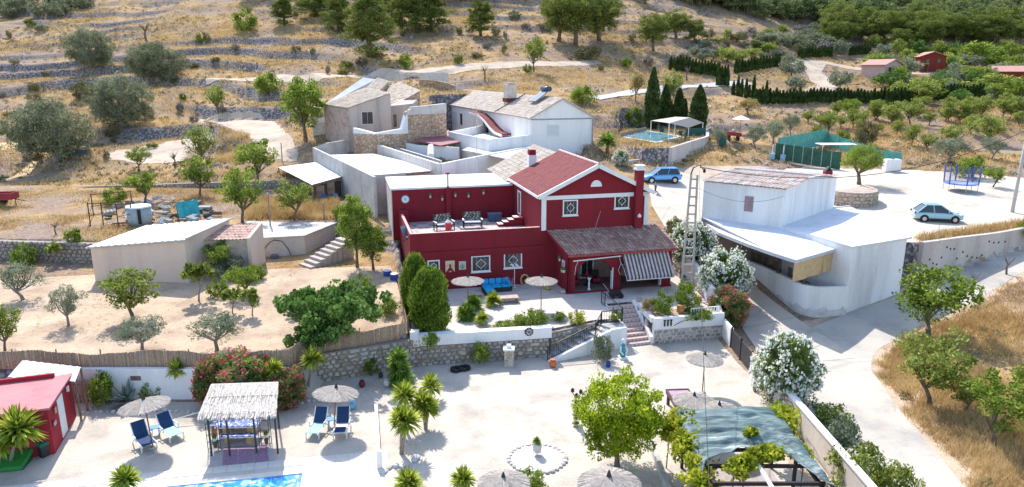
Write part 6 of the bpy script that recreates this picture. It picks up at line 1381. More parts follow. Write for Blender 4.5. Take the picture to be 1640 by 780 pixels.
p = c0 + e0 * .75 - e1 * .04 + V3(0, 0, 1.75); t = thing('hanging_board', 'white board hanging on the front of the crimson hut', 'sign', p, math.atan2(-e0.y, -e0.x)); MB().cbox((0, -.03, 0), (.3, .04, .42), 0, 0, .12).build('board', trimM, t); MB().tube([(-.05, -.03, .22), (0, -.03, .5), (.06, -.03, .22)], .01, 4).build('cord', blackM, t)
ln = thing('sheet_canopy', 'pale corrugated sheet canopy between the crimson hut and the reed fence', 'canopy')
m = MB(); A_, B_, C_, D_ = W(12, 604, 2.6), W(120, 611, 2.2), W(129, 588, 2.5), W(36, 577, 2.9)
for i in range(16): a0, a1 = A_.lerp(B_, i / 16), A_.lerp(B_, (i + 1) / 16); b0, b1 = D_.lerp(C_, i / 16), D_.lerp(C_, (i + 1) / 16); h = V3(0, 0, .02 * (i % 2)); m.slab([a0 + h, a1 + V3(0, 0, .02) - h, b1 + V3(0, 0, .02) - h, b0 + h], .02)
m.build('sheet', M('cloudy_sheet', (.44, .50, .53), .4, .15, 1.2, .2), ln)
for p in (A_, B_, C_, D_): MB().box(p.x - .04, p.x + .04, p.y - .04, p.y + .04, 0, p.z - .02).build('post', woodM, ln)
pg = thing('wooden_gate', 'weathered wooden picket gate right of the crimson hut', 'gate', V3(-24.2, 34.3, 0))
for i in range(11): MB().box(.22 * i, .22 * i + .13, 0, .03, .05, 1.35 + .08 * (i % 2)).build('picket', M('grey_wood', (.30, .25, .21), .9, .15), pg)
for z in (.35, 1.05): MB().box(0, 2.4, .035, .075, z, z + .09).build('rail', M('grey_wood', (0, 0, 0)), pg)
bn = thing('litter_bin', 'dark litter bin with a green lid against the hut', 'bin', W(71, 731, 0), .3)
MB().lathe([(.2, 0), (.27, .62)], n=4).build('body', M('bin_dark', (.03, .04, .04), .5), bn); MB().lathe([(.30, .62), (.31, .68), (.22, .75)], n=4).build('lid', M('bin_green', (.015, .14, .07), .45), bn)
gs = thing('garden_slide', 'green plastic sheet lying beside the hut at the left edge', 'slide', W(10, 747, 0), .2)
MB().slab([(-1.2, -.6, .25), (.9, -.55, .2), (1.0, .5, .55), (-1.1, .6, .55)], .2).build('body', M('green_plastic', (.03, .22, .04), .5), gs, bevel=.06); MB().box(-1.1, .9, -.5, .4, 0, .2).build('base', M('dark_green_plastic', (.015, .1, .03), .6), gs)
# ------------------------------------------------------------ beige shed and its tiled annex
sh = thing('beige_shed', 'long beige shed with a bright sheet roof in the orchard', 'shed')
s0, s1, s2 = V3(-30.7, 48.8), V3(-23.6, 48.4), V3(-23.2, 52.6); s3 = s0 + (s2 - s1)
z0a, z0b = WY(147, 397, s0.y).z, WY(297, 385, s1.y).z; z2 = WY(337, 352, 54).z
zz = [z0a, z0b, z0b + .35, z0a + .35]
s2 = V3(-22.4, 53.6); s3 = V3(-29.3, 54.0)
blk([V3(p.x, p.y, z) for p, z in zip((s0, s1, s2, s3), zz)], 1.9).build('wall', pinkR, sh)
rf_ = [V3(p.x, p.y, z) for p, z in zip((s0, s1, s2, s3), zz)]; c_ = sum(rf_, Vector()) / 4; rf_ = [p + (p - c_).normalized() * .3 + V3(0, 0, .1) for p in rf_]
m = MB(); n = 30
for i in range(n):
 a0, a1, b0, b1 = rf_[0].lerp(rf_[1], i / n), rf_[0].lerp(rf_[1], (i + 1) / n), rf_[3].lerp(rf_[2], i / n), rf_[3].lerp(rf_[2], (i + 1) / n); h = .05 * (i % 2); m.slab([a0 + V3(0, 0, h), a1 + V3(0, 0, .05 - h), b1 + V3(0, 0, .05 - h), b0 + V3(0, 0, h)], .03)
m.build('sheet_roof', M('bright_roof_sheet', (.74, .78, .82), .55, .05, .5, .05), sh)
MB().tube([rf_[0] - V3(0, 0, .05), rf_[1] - V3(0, 0, .05)], .06, 6).build('eaves', M('grey_kerb', (0, 0, 0)), sh)
MB().tube([rf_[1] + V3(0, 0, .05), rf_[2] + V3(0, 0, .05)], .08, 6).build('verge', M('grey_kerb', (0, 0, 0)), sh)
an_ = thing('tiled_annex', 'small annex with pinkish barrel tiles at the right end of the beige shed', 'annex')
t0, t1 = V3(-23.1, 50.6), V3(-19.9, 50.9); t2, t3 = V3(-19.8, 53.3), V3(-22.6, 53.2); za = WY(318, 385, t0.y).z
blk([V3(t0.x, t0.y, za), V3(t1.x, t1.y, za), V3(t2.x, t2.y, za + .55), V3(t3.x, t3.y, za + .55)], 2).build('wall', M('annex_render', (.56, .44, .36), .9, .08), an_)
tiles('roof_tiles', V3(t0.x, t0.y - .25, za + .05), V3(t1.x - .1, t1.y - .25, za + .05), V3(t2.x - .1, t2.y, za + .6), V3(t3.x, t3.y, za + .6), pinkT, an_, w=.26)
wallrun([V3(t1.x, t1.y - .2, za + .15), V3(t2.x, t2.y, za + .8)], .25, 2).build('verge_wall', pinkR, an_)
wwin(an_, t0, t1, 323, 394, 334, 403, frame=M('dark_frame', (0, 0, 0)), t=.08)
# ------------------------------------------------------------ concrete cistern, block steps
ci = thing('concrete_cistern', 'low flat concrete cistern with block end wall beside the steps', 'cistern')
k0, k1, k2, k3 = W(381, 384, 4.3), W(487, 378, 4.3), W(537, 358, 4.3), W(395, 356, 4.3)
zc = 4.3
blk([k0, k1, k2, k3], 1.6).build('tank', M('cistern_render', (.54, .47, .42), .95, .13, .6, .4, streak=True), ci)
blk([k0 + V3(-.1, -.12, .08), k1 + V3(.1, -.12, .08), k2 + V3(.12, .1, .08), k3 + V3(0, .1, .08)], zc + .002).build('cover', concM, ci)
bm_ = M('block_face', (.54, .46, .40), .95, .14, 2, .5); d = (k2 - k1); L_ = Vector((d.x, d.y)).length; d.z = 0; d.normalize(); nrm = V3(d.y, -d.x); nb = int(L_ / .42)
bme = MB().box(-.2, .2, -.03, .03, .0, .2).mesh('block'); bme.materials.append(bm_)
for j in range(9):
 for i in range(nb):
  x = (i + .5 + .5 * (j % 2)) * .42
  if x < L_ - .15: link('block', bme, None, ci, k1 + d * x + nrm * .02 + V3(0, 0, -.25 - .22 * j), math.atan2(d.y, d.x))
bs = thing('block_steps', 'broad rough concrete steps climbing right of the cistern', 'steps')
g0, g1 = W(470, 432, 2.35), W(545, 380, 4.2); sd = (g1 - g0); sd.z = 0; sd.normalize(); sn = V3(sd.y, -sd.x); Ls = Vector((g1.x - g0.x, g1.y - g0.y)).length
for i in range(9):
 a = g0 + sd * Ls * i / 9; z = 2.35 + 1.85 * (i + 1) / 9; b = g0 + sd * Ls * (i + 1.15) / 9; w_ = 1.7
 MB().prism([(a.x, a.y), ((a + sn * w_).x, (a + sn * w_).y), ((b + sn * w_).x, (b + sn * w_).y), (b.x, b.y)], 1.8, z + .003 * i).build('step', M('worn_step', (.46, .39, .34), .95, .12), bs)
hose = thing('garden_hose', 'black hose hung in a loop on the cistern wall', 'hose'); P_ = [onwall(k0, k1, u, v) + V3(0, -.08) for u, v in ((422, 412), (424, 398), (432, 388), (440, 384), (452, 386), (462, 398), (468, 412), (472, 418))]
MB().tube(P_, .03, 5).build('loop', blackM, hose); MB().lathe([(.28, -.1), (.3, .05), (.2, .1)], P_[-1] + V3(0, -.2, -.1), 10).build('coil', blackM, hose)
wb_ = thing('water_butt', 'dark grey water barrel in front of the cistern wall', 'barrel', onwall(k0, k1, 443, 420) + V3(0, -.45, -.1)); MB().lathe([(.30, -.25), (.36, .3), (.33, .75), (.28, .8)], n=14).build('body', M('dark_barrel', (.08, .10, .14), .5), wb_, smooth=True); MB().lathe([(.3, .8), (.3, .84)], n=14).build('lid', M('barrel_lid', (.15, .17, .2)), wb_)
bb_ = [(632, 450, 'blue plastic barrel nearest the crimson wall, right of two'), (624, 444, 'blue plastic barrel left of its twin by the crimson wall')]
for i, (u, v, lb) in enumerate(bb_):
 t = thing('blue_barrel', lb, 'barrel', V3(-8.75 - .65 * i, 49.2 + .9 * i, 1.9)); MB().lathe([(.27, 0), (.31, .15), (.31, .45), (.33, .5), (.31, .55), (.31, .9), (.27, 1.0)], n=16).build('body', M('blue_plastic', (.02, .07, .28), .4), t, smooth=True); MB().lathe([(.28, 1.0), (.28, 1.05)], n=16).build('lid', trimM, t)
# ------------------------------------------------------------ tin roofed shelter with clutter
ts = thing('tin_roofed_shelter', 'open shelter with a bright sheet roof on posts, against the grey outbuilding', 'shelter')
rz_ = 6.9
Q = [W(446, 268, rz_ - .2), W(500, 296, rz_ - .3), W(562, 279, rz_), W(505, 260, rz_ + .2)]
n = 14; m = MB()
for i in range(n):
 a0, a1, b0, b1 = Q[0].lerp(Q[1], i / n), Q[0].lerp(Q[1], (i + 1) / n), Q[3].lerp(Q[2], i / n), Q[3].lerp(Q[2], (i + 1) / n); m.slab([a0, a1, b1, b0], .03)
 m.bar(a1 + V3(0, 0, .03), b1 + V3(0, 0, .03), .04)
m.build('sheet_roof', metalW, ts)
for p in (Q[0], Q[1], Q[1].lerp(Q[2], .5), Q[2]): MB().bar((p.x, p.y, 4.1), (p.x, p.y, p.z - .04), .12).build('post', M('grey_wood', (0, 0, 0)), ts)
MB().bar(Q[1] - V3(0, 0, .12), Q[2] - V3(0, 0, .12), .1, .14).build('beam', woodM, ts)
bk = [Q[0].lerp(Q[3], .6), Q[1].lerp(Q[2], .9)]
wallrun([V3(Q[1].x, Q[1].y + .9, 6.3), V3(Q[2].x, Q[2].y + .9, 6.4)], .1, 4.2).build('back_boards', M('dark_boards', (.14, .10, .08), .9), ts)
for i, (t_, w_, h_, c_, nm, lb) in enumerate([(.15, .9, 1.7, (.34, .24, .18), 'old_door', 'old brown door leaning in the tin roofed shelter'), (.42, .8, 1.8, (.42, .28, .22), 'cupboard', 'reddish cupboard in the tin roofed shelter'), (.78, .7, 1.7, (.12, .38, .52), 'old_door', 'light blue door leaning at the right of the shelter'), (.30, .45, .8, (.02, .15, .40), 'blue_drum', 'blue drum in front of the shelter'), (.58, .5, .6, (.15, .42, .62), 'blue_crate', 'light blue crate in front of the shelter')]):
 p = Q[1].lerp(Q[2], t_) + V3(0, .35 if i < 3 else -.5, 0); t = thing(nm, lb, nm.split('_')[-1], V3(p.x, p.y, H1(p.x, p.y)), .3); MB().box(-w_ / 2, w_ / 2, -.06 if i < 3 else -w_ / 2, .06 if i < 3 else w_ / 2, 0, h_).build('body', M('cl_%d' % i, c_, .7), t, bevel=.02)
 k = MB()
 for z in (.25, .6): k.box(-w_ * .38, w_ * .38, -.085 if i < 3 else -w_ / 2 - .02, -.062 if i < 3 else -w_ / 2 - .001, h_ * z - h_ * .08, h_ * z + h_ * .08)
 k.build('panel', M('cl_p%d' % i, sc3(c_, .7), .7), t)
MB().box(-.25, .25, -.25, .25, 0, 2.6).build('post', greyB, ts).location = (Q[2].x + .2, Q[2].y - .8, 4)
for i, (u, v) in enumerate(((433, 362), (519, 352), (463, 330), (452, 258))):
 p = G(u, v); h_ = (2.9, 1.6, 1.2, 2.2)[i]; t = thing('wooden_pole', ('grey wooden pole on the cistern roof edge', 'thin stake at the right of the long grass', 'short stake in the long grass', 'thin pole behind the tin roofed shelter')[i], 'pole', p); MB().tube([(0, 0, -.2), (.03, 0, h_)], .06, 6).build('shaft', M('grey_wood', (0, 0, 0)), t); MB().cbox((0, 0, h_), (.14, .14, .05)).build('cap', concM, t)
# ------------------------------------------------------------ scrap enclosure with teal tarpaulin
se = thing('scrap_enclosure_frame', 'rusty pipe frame round the scrap heap behind the beige shed', 'frame'); rust = M('rusty_pipe', (.10, .05, .035), .9, .2)
pp = [G(u, v) for u, v in ((145, 362), (166, 362), (150, 346), (190, 364), (213, 362), (213, 340))]
for p in pp: MB().tube([p, p + V3(.03, 0, 2.1)], .045, 6).build('post', rust, se)
for a, b in ((0, 1), (1, 3), (3, 4), (0, 2), (2, 5), (4, 5)): MB().tube([pp[a] + V3(0, 0, 2.0), pp[b] + V3(0, 0, 2.0)], .035, 5).build('rail', rust, se); MB().tube([pp[a] + V3(0, 0, .9), pp[b] + V3(0, 0, 1.1)], .03, 5).build('rail', rust, se)
tp = thing('teal_tarpaulin', 'teal tarpaulin stretched on a sloping frame over the scrap heap', 'tarpaulin'); a, b = G(288, 358) + V3(0, 0, .5), G(322, 355) + V3(0, 0, .5); c, d = b + V3(-.6, 1.0, 1.3), a + V3(-.6, 1.0, 1.2)
m = MB(); n = 8
for i in range(n):
 a0, a1, b0, b1 = a.lerp(b, i / n), a.lerp(b, (i + 1) / n), d.lerp(c, i / n), d.lerp(c, (i + 1) / n); h = V3(0, 0, .05 * (i % 2)); m.slab([a0 + h, a1 + V3(0, 0, .05) - h, b1 + V3(0, 0, .05) - h, b0 + h], .02)
m.build('sheet', M('teal_plastic', (.03, .36, .38), .45, .15, 1), tp)
for p in (a, b, c, d): MB().tube([V3(p.x, p.y, 3.9), p], .04, 5).build('pole', woodM, tp)
rj = random.Random(5); cols = [(.55, .54, .52), (.22, .26, .28), (.20, .13, .09), (.42, .37, .31), (.08, .10, .11), (.30, .36, .42), (.26, .17, .12)]
kinds = [('white_tank', 'round white tank on the scrap heap'), ('old_board', ''), ('metal_sheet', '')]
t = thing('white_tank', 'round grey-white tank with rubbish on its lid in the scrap heap', 'tank', G(225, 358)); MB().lathe([(.95, 0), (1.0, .4), (1.0, 1.5)], n=18).build('body', M('tank_white', (.36, .42, .44), .6), t, smooth=True); MB().lathe([(1.06, 1.5), (1.0, 1.62)], n=18).build('lid', trimM, t); MB().cbox((.5, -.95, .8), (.2, .2, 1.3)).build('fitting', blackM, t)
adj = ['grey', 'white', 'rusty', 'brown', 'pale', 'dark', 'bent', 'long']; nn_ = 0
for u, v in region(56, [(170, 362), (345, 362), (350, 335), (240, 318), (175, 335)], 7):
 p = G(u, v) + V3(0, 0, rj.uniform(.05, .35)); k = nn_ % 7; nn_ += 1; w_, l_, h_ = rj.uniform(.15, .7), rj.uniform(.4, 1.6), rj.uniform(.04, .4)
 t = thing(['scrap_board', 'scrap_crate', 'scrap_sheet'][nn_ % 3], 'piece of scrap lying in the heap behind the beige shed', 'scrap', p, rj.uniform(0, 3), 'scrap behind the beige shed'); t.rotation_euler.x = rj.uniform(-.7, .7)
 MB().cbox((0, 0, h_ / 2), (l_, w_, h_)).build('body', M('scrap_%d' % k, cols[k], .7, .2), t, bevel=.02)
 q = MB()
 for i in range(3): q.cbox((l_ * (-.3 + .3 * i), 0, h_ + .012), (.05, w_ * .95, .03))
 q.build('battens', M('scrap_%d' % ((k + 2) % 7), cols[(k + 2) % 7]), t, kind='stuff')
tr_ = thing('red_trailer', 'dark red farm trailer at the left edge of the stubble field', 'trailer', G(6, 330), .1); rM = M('trailer_red', (.30, .03, .04), .6)
for x0, x1, y0, y1 in ((-1.3, 1.2, -.7, -.64), (-1.3, 1.2, .64, .7), (-1.3, -1.24, -.64, .64), (1.14, 1.2, -.64, .64)): MB().box(x0, x1, y0, y1, .75, 1.35).build('side', rM, tr_)
MB().box(-1.24, 1.14, -.64, .64, .7, .76).build('floor', woodM, tr_)
for y in (-.75, .75):
 w_ = MB(); w_.tube([(-.4, y - .08, .4), (-.4, y + .08, .4)], .4, 14); w_.build('wheel', blackM, tr_)
MB().bar((1.2, 0, .7), (2.1, 0, .5), .08).bar((1.0, .3, .7), (1.0, .3, 0), .06).build('drawbar', blackM, tr_)
sg = thing('swing_seat', 'dark green garden swing seat under the nearest big olive', 'swing', G(130, 254), .1); gM = M('swing_frame', (.10, .14, .15), .6)
MB().slab([(-1, -.5, 1.75), (1, -.5, 1.75), (1, .5, 1.9), (-1, .5, 1.9)], .05).build('canopy', M('swing_cloth', (.08, .22, .22), .8), sg)
for x in (-1, 1):
 MB().bar((x, -.7, 0), (x, 0, 1.85), .05).build('leg', gM, sg); MB().bar((x, .7, 0), (x, 0, 1.85), .05).build('leg', gM, sg)
MB().box(-.8, .8, -.3, .25, .5, .6).build('seat', gM, sg); MB().slab([(-.8, .2, .6), (.8, .2, .6), (.8, .35, 1.1), (-.8, .35, 1.1)], .06).build('backrest', gM, sg)
# ------------------------------------------------------------ raised pool by the cypresses
rpz = thing('raised_pool', 'small rectangular pool with pale border on the terrace by the cypresses', 'pool')
a, b, c, d = W(1001, 219, 9.1), W(1052, 227, 9.1), W(1085, 218, 9.1), W(1036, 210, 9.1)
c_ = (a + b + c + d) / 4; out = [c_ + (p - c_) * 1.16 for p in (a, b, c, d)]
blk(out, 8.5).build('border', M('pool_border', (.66, .58, .50), .8), rpz); blk([p + V3(0, 0, .03) for p in (a, b, c, d)], 8.9).build('water', M('pool_blue', (.12, .42, .58), .08, .1, 2, .1, spec=.5), rpz)
MB().tube([out[3], out[3] + V3(0, 0, 0)], .01, 3)
wn_ = wallrun([out[0] + V3(0, 0, .5), out[3] + V3(0, 0, .5)], .06, 8.9).build('net_fence', M('net_brown', (.30, .24, .20), .9), rpz)
aw2 = thing('pool_awning', 'cloth awning on pale poles beside the raised pool', 'awning'); zt = 11.4
E_ = [W(1044, 193, zt - .1), W(1072, 195, zt - .25), W(1125, 192, zt - .3), W(1090, 187, zt)]
E_ = [W(1043, 193, zt), W(1072, 197, zt), W(1105, 188, zt + .2), W(1082, 187, zt + .2)]; F_ = [W(1105, 188, zt + .2), W(1072, 197, zt), W(1103, 204, zt - 1.0), W(1126, 196, zt - .9)]
clM = M('awning_cloth', (.50, .44, .39), .9, .08)
MB().slab(E_, .04).build('roof_cloth', clM, aw2); MB().slab([F_[1], F_[2], F_[3], F_[0]], .04).build('side_cloth', clM, aw2)
for p in (E_[0], E_[1], E_[3], F_[2], F_[3]): MB().tube([V3(p.x, p.y, 8.7), p], .05, 6).build('pole', trimM, aw2)
sn_ = F_[2].lerp(F_[3], .5); MB().cbox((sn_.x, sn_.y, 9.45), (3.6, .05, 1.1), .5).build('screen', M('dark_green_screen', (.03, .10, .09), .8), aw2)
for i, (u, v, lb) in enumerate(((1060, 216, 'dark lounge chair beside the raised pool'), (1092, 222, 'dark chair under the pool awning'), (1100, 226, 'dark chair at the front of the pool awning'))):
 t = thing('garden_chair', lb, 'chair', W(u, v, 8.87), .5 * i); MB().box(-.28, .28, -.28, .28, .38, .44).build('seat', M('dark_green_screen', (0, 0, 0)), t); MB().slab([(-.28, .24, .44), (.28, .24, .44), (.28, .34, 1.0), (-.28, .34, 1.0)], .05).build('backrest', M('dark_green_screen', (0, 0, 0)), t)
 for x in (-.25, .25):
  for y in (-.25, .25): MB().box(x - .02, x + .02, y - .02, y + .02, 0, .38).build('leg', blackM, t)
ba = thing('red_barrow', 'dark red garden barrow on the dry ground right of the pool awning', 'barrow', G(1174, 226), .2); MB().slab([(-.9, -.5, 1.3), (.9, -.5, 1.1), (.9, .5, 1.1), (-.9, .5, 1.3)], .5).build('tub', M('trailer_red', (0, 0, 0)), ba); MB().lathe([(.3, 0), (.3, .1)], (.5, 0, .2), 12).box(-.7, -.6, -.4, .4, 0, .8).box(.6, .7, -.4, .4, 0, .7).build('stand', blackM, ba)
t = thing('grey_container', 'dark green bin container at the corner of the pool terrace', 'container', G(1155, 232), .1); MB().box(-.5, .5, -.5, .5, 0, 1.2).build('body', M('dark_green_screen', (0, 0, 0)), t, bevel=.04); MB().box(-.55, .55, -.55, .55, 1.202, 1.3).build('lid', M('barrel_lid', (0, 0, 0)), t)
pr = thing('tattered_parasol', 'tattered pale parasol standing behind the red barrow', 'parasol', G(1185, 214), 0); MB().tube([(0, 0, 0), (0, 0, 2.6)], .04, 6).build('pole', woodM, pr); MB().lathe([(1.3, 2.1), (.05, 2.6)], n=8).build('canopy', trimM, pr)
# ------------------------------------------------------------ netting enclosure and bits round the car park
ne = thing('green_netting_enclosure', 'tall green netting fence enclosing a plot beyond the car park', 'fence')
netD = M('dark_green_netting', (.04, .11, .07), .9, .15, 1.5, .2); netT = M('teal_netting', (.12, .42, .34), .8, .12, 1.5, .2)
def net(p0, p1, h, m, n):
 for i in range(n):
  a, b = p0.lerp(p1, i / n), p0.lerp(p1, (i + 1) / n); za, zb = a.z, b.z
  MB().prism([(a.x, a.y), (b.x, b.y), (b.x, b.y + .04), (a.x, a.y + .04)], [za, zb, zb, za], [za + h, zb + h, zb + h, za + h]).build('net_panel', m, ne); MB().tube([a, a + V3(0, 0, h + .12)], .05, 6).build('post', M('grey_pipe', (0, 0, 0)), ne)
g_ = lambda u, v: G(u, v)
net(g_(1240, 256), g_(1345, 272), 2.1, netD, 7); net(g_(1244, 248), g_(1322, 232) , 2.2, netT, 5); net(g_(1322, 232), g_(1400, 258), 1.7, netT, 4); net(g_(1398, 262), g_(1442, 268), 1.8, netT, 3)
t = thing('white_shed_roof', 'pale flat awning inside the netting enclosure', 'awning', G(1335, 256)); MB().box(-2.2, 2.4, -1, 1, 2.0, 2.08).build('roof', trimM, t)
for x in (-2, 2.2): MB().box(x, x + .06, -.9, -.84, 0, 2.0).build('post', trimM, t)
t = thing('white_tank', 'white box tank against the green netting', 'tank', G(1427, 275)); MB().box(-.9, .9, -.5, .5, 0, 1.5).build('body', trimM, t, bevel=.1); MB().lathe([(.2, 1.5), (.2, 1.6)], n=10).build('lid', M('barrel_lid', (0, 0, 0)), t)
for i, (u, v, lb) in enumerate(((1236, 257, 'light blue planter barrel at the left end of the netting'), (1253, 259, 'light blue planter barrel, right of its twin by the netting'))):
 t = thing('planter_barrel', lb, 'planter', G(u, v)); MB().lathe([(.3, 0), (.34, .9)], n=12).build('body', M('pale_blue_plastic', (.28, .48, .60), .5), t); MB().tube([(0, 0, .9), (.02, 0, 2.0)], .05, 5).build('stake', trimM, t)
t = thing('red_chimney', 'small red vented chimney pot on the back of the white farm building', 'chimney', Vector((rl.lerp(rl2, .0).x + 1.6, rl.y + 2.2, zt + 1.6 - 10.9 + 8.3))); t.location = WY(1325, 283, uc.y - .1) + V3(0, 0, -.05)
MB().box(-.32, .32, -.25, .25, 0, .55).build('base', M('trailer_red', (0, 0, 0)), t); MB().add([(-.3, -.22, .55), (.3, -.22, .55), (0, -.22, .95), (-.3, .22, .55), (.3, .22, .55), (0, .22, .95)], [(0, 1, 2), (5, 4, 3), (0, 3, 4, 1), (1, 4, 5, 2), (2, 5, 3, 0)]).build('hood', blackM, t)
rg = thing('round_stone_bank', 'rounded rubble bank with pale stones behind the white farm building', 'retaining wall'); pc = W(1350, 322, 5.0); ring = [pc + V3(2.6 * math.cos(a), 3.4 * math.sin(a)) for a in np.linspace(-2.6, .3, 9)]
wallrun([p + V3(0, 0, 1.4) for p in ring], .4, 4.4).build('core', M('dusty_bank', (.46, .36, .30), .95, .15, 1.5, .8), rg)
for i, (a, b) in enumerate(zip(ring, ring[1:])): dd_ = (b - a).normalized(); o = V3(dd_.y, -dd_.x) * .21; stones(rg, a + o, b + o, 4.7, 6.3, .45, stA, th=.1, stuff=True, seed=i)
MB().prism([(p.x, p.y) for p in ring], 5.6, 6.3).build('soil_top', M('dusty_bank', (0, 0, 0)), rg)
tm_ = thing('trampoline', 'blue trampoline with tall padded net poles at the edge of the car park', 'trampoline', G(1537, 306)); bl_ = M('tramp_blue', (.05, .12, .45), .6)
MB().lathe([(1.55, .78), (1.55, .9), (1.25, .9), (1.25, .78)], n=24).build('padding', M('tramp_pad', (.16, .28, .62), .6), tm_); MB().lathe([(1.24, .84), (1.24, .86)], n=24).build('mat', M('tramp_mat', (.35, .40, .50), .7), tm_)
for i in range(6):
 a = i * math.pi / 3 + .3; x, y = 1.55 * math.cos(a), 1.55 * math.sin(a); MB().tube([(x, y, 0), (x, y, .8)], .035, 6).build('leg', M('galvanised', (0, 0, 0)), tm_); MB().tube([(x, y, .8), (x * 1.05, y * 1.05, 2.6)], .07, 6).build('net_pole', bl_, tm_)
nt_ = MB(); seg = 24
def alpha_net():
 m, nt = nodes_of('sheer_net'); out = N(nt, 'ShaderNodeOutputMaterial'); a = N(nt, 'ShaderNodeBsdfTransparent'); b = N(nt, 'ShaderNodeBsdfDiffuse'); b.inputs[0].default_value = (.12, .12, .16, 1); x = N(nt, 'ShaderNodeMixShader'); x.inputs[0].default_value = .22
 nt.links.new(a.outputs[0], x.inputs[1]); nt.links.new(b.outputs[0], x.inputs[2]); nt.links.new(x.outputs[0], out.inputs[0]); return m
vs = [(1.55 * math.cos(2 * math.pi * i / seg), 1.55 * math.sin(2 * math.pi * i / seg), z) for z in (.9, 2.5) for i in range(seg)]; nt_.add(vs, [(i, (i + 1) % seg, seg + (i + 1) % seg, seg + i) for i in range(seg)]); nt_.build('net', alpha_net(), tm_)
# ------------------------------------------------------------ houses in the valley
def farhouse(name, label, u, v, w, d_, h, wallm, roofm, rz=0.0, porch=False):
 p = G(u, v); t = thing(name, label, 'house', p, rz)
 MB().yprism([(-w / 2, -.5), (w / 2, -.5), (w / 2, h), (0, h + w * .17), (-w / 2, h)], -d_ / 2, d_ / 2).build('wall', wallm, t)
 for s in (-1, 1):
  q = [(s * (w / 2 + .4), -d_ / 2 - .4, h - .1), (0, -d_ / 2 - .4, h + w * .17 + .12), (0, d_ / 2 + .4, h + w * .17 + .12), (s * (w / 2 + .4), d_ / 2 + .4, h - .1)]; MB().slab(q if s < 0 else q[::-1], .14).build('roof', roofm, t)
 for x in (-w * .28, w * .16): window(t, x, -d_ / 2 - .01, h * .45, w * .14, h * .32, frame=darkM, t=.05)
 return t
rT = M('far_red_roof', (.50, .26, .22), .85, .1)
fh = farhouse('pink_valley_house', 'small pink house with gabled red roof in the valley', 1410, 124, 6.2, 6, 3.0, M('pale_pink_wall', (.55, .40, .36), .9), rT, R(28)); window(fh, 1.9, -3.05, 0, 1.0, 2.0, frame=darkM, name='door')
farhouse('red_valley_house', 'dark red wooden house with gabled roof in the valley', 1485, 112, 5.6, 7, 3.3, M('red_timber', (.22, .035, .02), .85), rT, R(-14)); pq = thing('porch_roof', 'small red lean-to roof in front of the dark red valley house', 'shelter', G(1472, 115)); MB().slab([(-1.7, -1.2, 1.9), (1.6, -1.2, 1.9), (1.6, 1.0, 2.4), (-1.7, 1.0, 2.4)], .12).build('roof', rT, pq)
for x in (-1.6, 1.4): MB().box(x, x + .1, -1.1, -1.0, 0, 1.9).build('post', woodM, pq)
farhouse('low_red_house', 'low red roofed house cut off among the greenery at the right', 1613, 128, 6, 6, 2.0, M('red_timber', (0, 0, 0)), rT, R(60))
# ------------------------------------------------------------ thatched parasols
strawC = tileM('parasol_straw', [(.36, .32, .29), (.50, .46, .42), (.28, .24, .21), (.58, .54, .49)])
def parasol_proto():
 t = thing('thatched_parasol', 'thatched parasol', 'parasol'); r = np.random.default_rng(3); V, Fc = [], []; n = 420
 for i in range(n):
  a = 2 * math.pi * i / n + r.uniform(-.01, .01); r0, r1 = (.02, 1.06) if i % 2 else (.45, 1.12); r1 += r.uniform(-.05, .03); w = .010 if i % 2 else .012
  z0, z1 = 2.42 - .28 * r0 + r.uniform(0, .012), 2.42 - .30 * r1 + r.uniform(-.01, .02); c, s = math.cos(a), math.sin(a); k = len(V)
  V += [(r0 * c + s * w * .4, r0 * s - c * w * .4, z0), (r0 * c - s * w * .4, r0 * s + c * w * .4, z0), (r1 * c - s * w, r1 * s + c * w, z1), (r1 * c + s * w, r1 * s - c * w, z1)]; Fc.append((k, k + 1, k + 2, k + 3))
 link('canopy_straw', npmesh('canopy_straw', V, Fc), strawC, t, kind='stuff')
 MB().lathe([(1.05, 2.085), (.5, 2.25), (.03, 2.40), (.03, 2.36), (.5, 2.21), (1.05, 2.05)], n=40).build('canopy', M('straw_base', (.42, .38, .34), .95, .2, 8, .6, col2=(.24, .20, .17)), t, smooth=True)
 MB().lathe([(.10, 2.37), (.07, 2.5), (.02, 2.64)], n=8).build('finial', M('dark_straw', (.07, .055, .045), .9), t)
 MB().tube([(0, 0, 0), (0, 0, 2.38)], .035, 8).build('pole', M('reddish_pole', (.30, .15, .09), .7), t); MB().lathe([(.22, 0), (.2, .06), (.06, .09)], n=12).build('base', concM, t)
 for i in range(8): a = i * math.pi / 4; MB().bar((.04 * math.cos(a), .04 * math.sin(a), 2.2), (1.0 * math.cos(a), 1.0 * math.sin(a), 2.045), .02).build('rib', woodM, t)
 return t
par = parasol_proto(); first = True
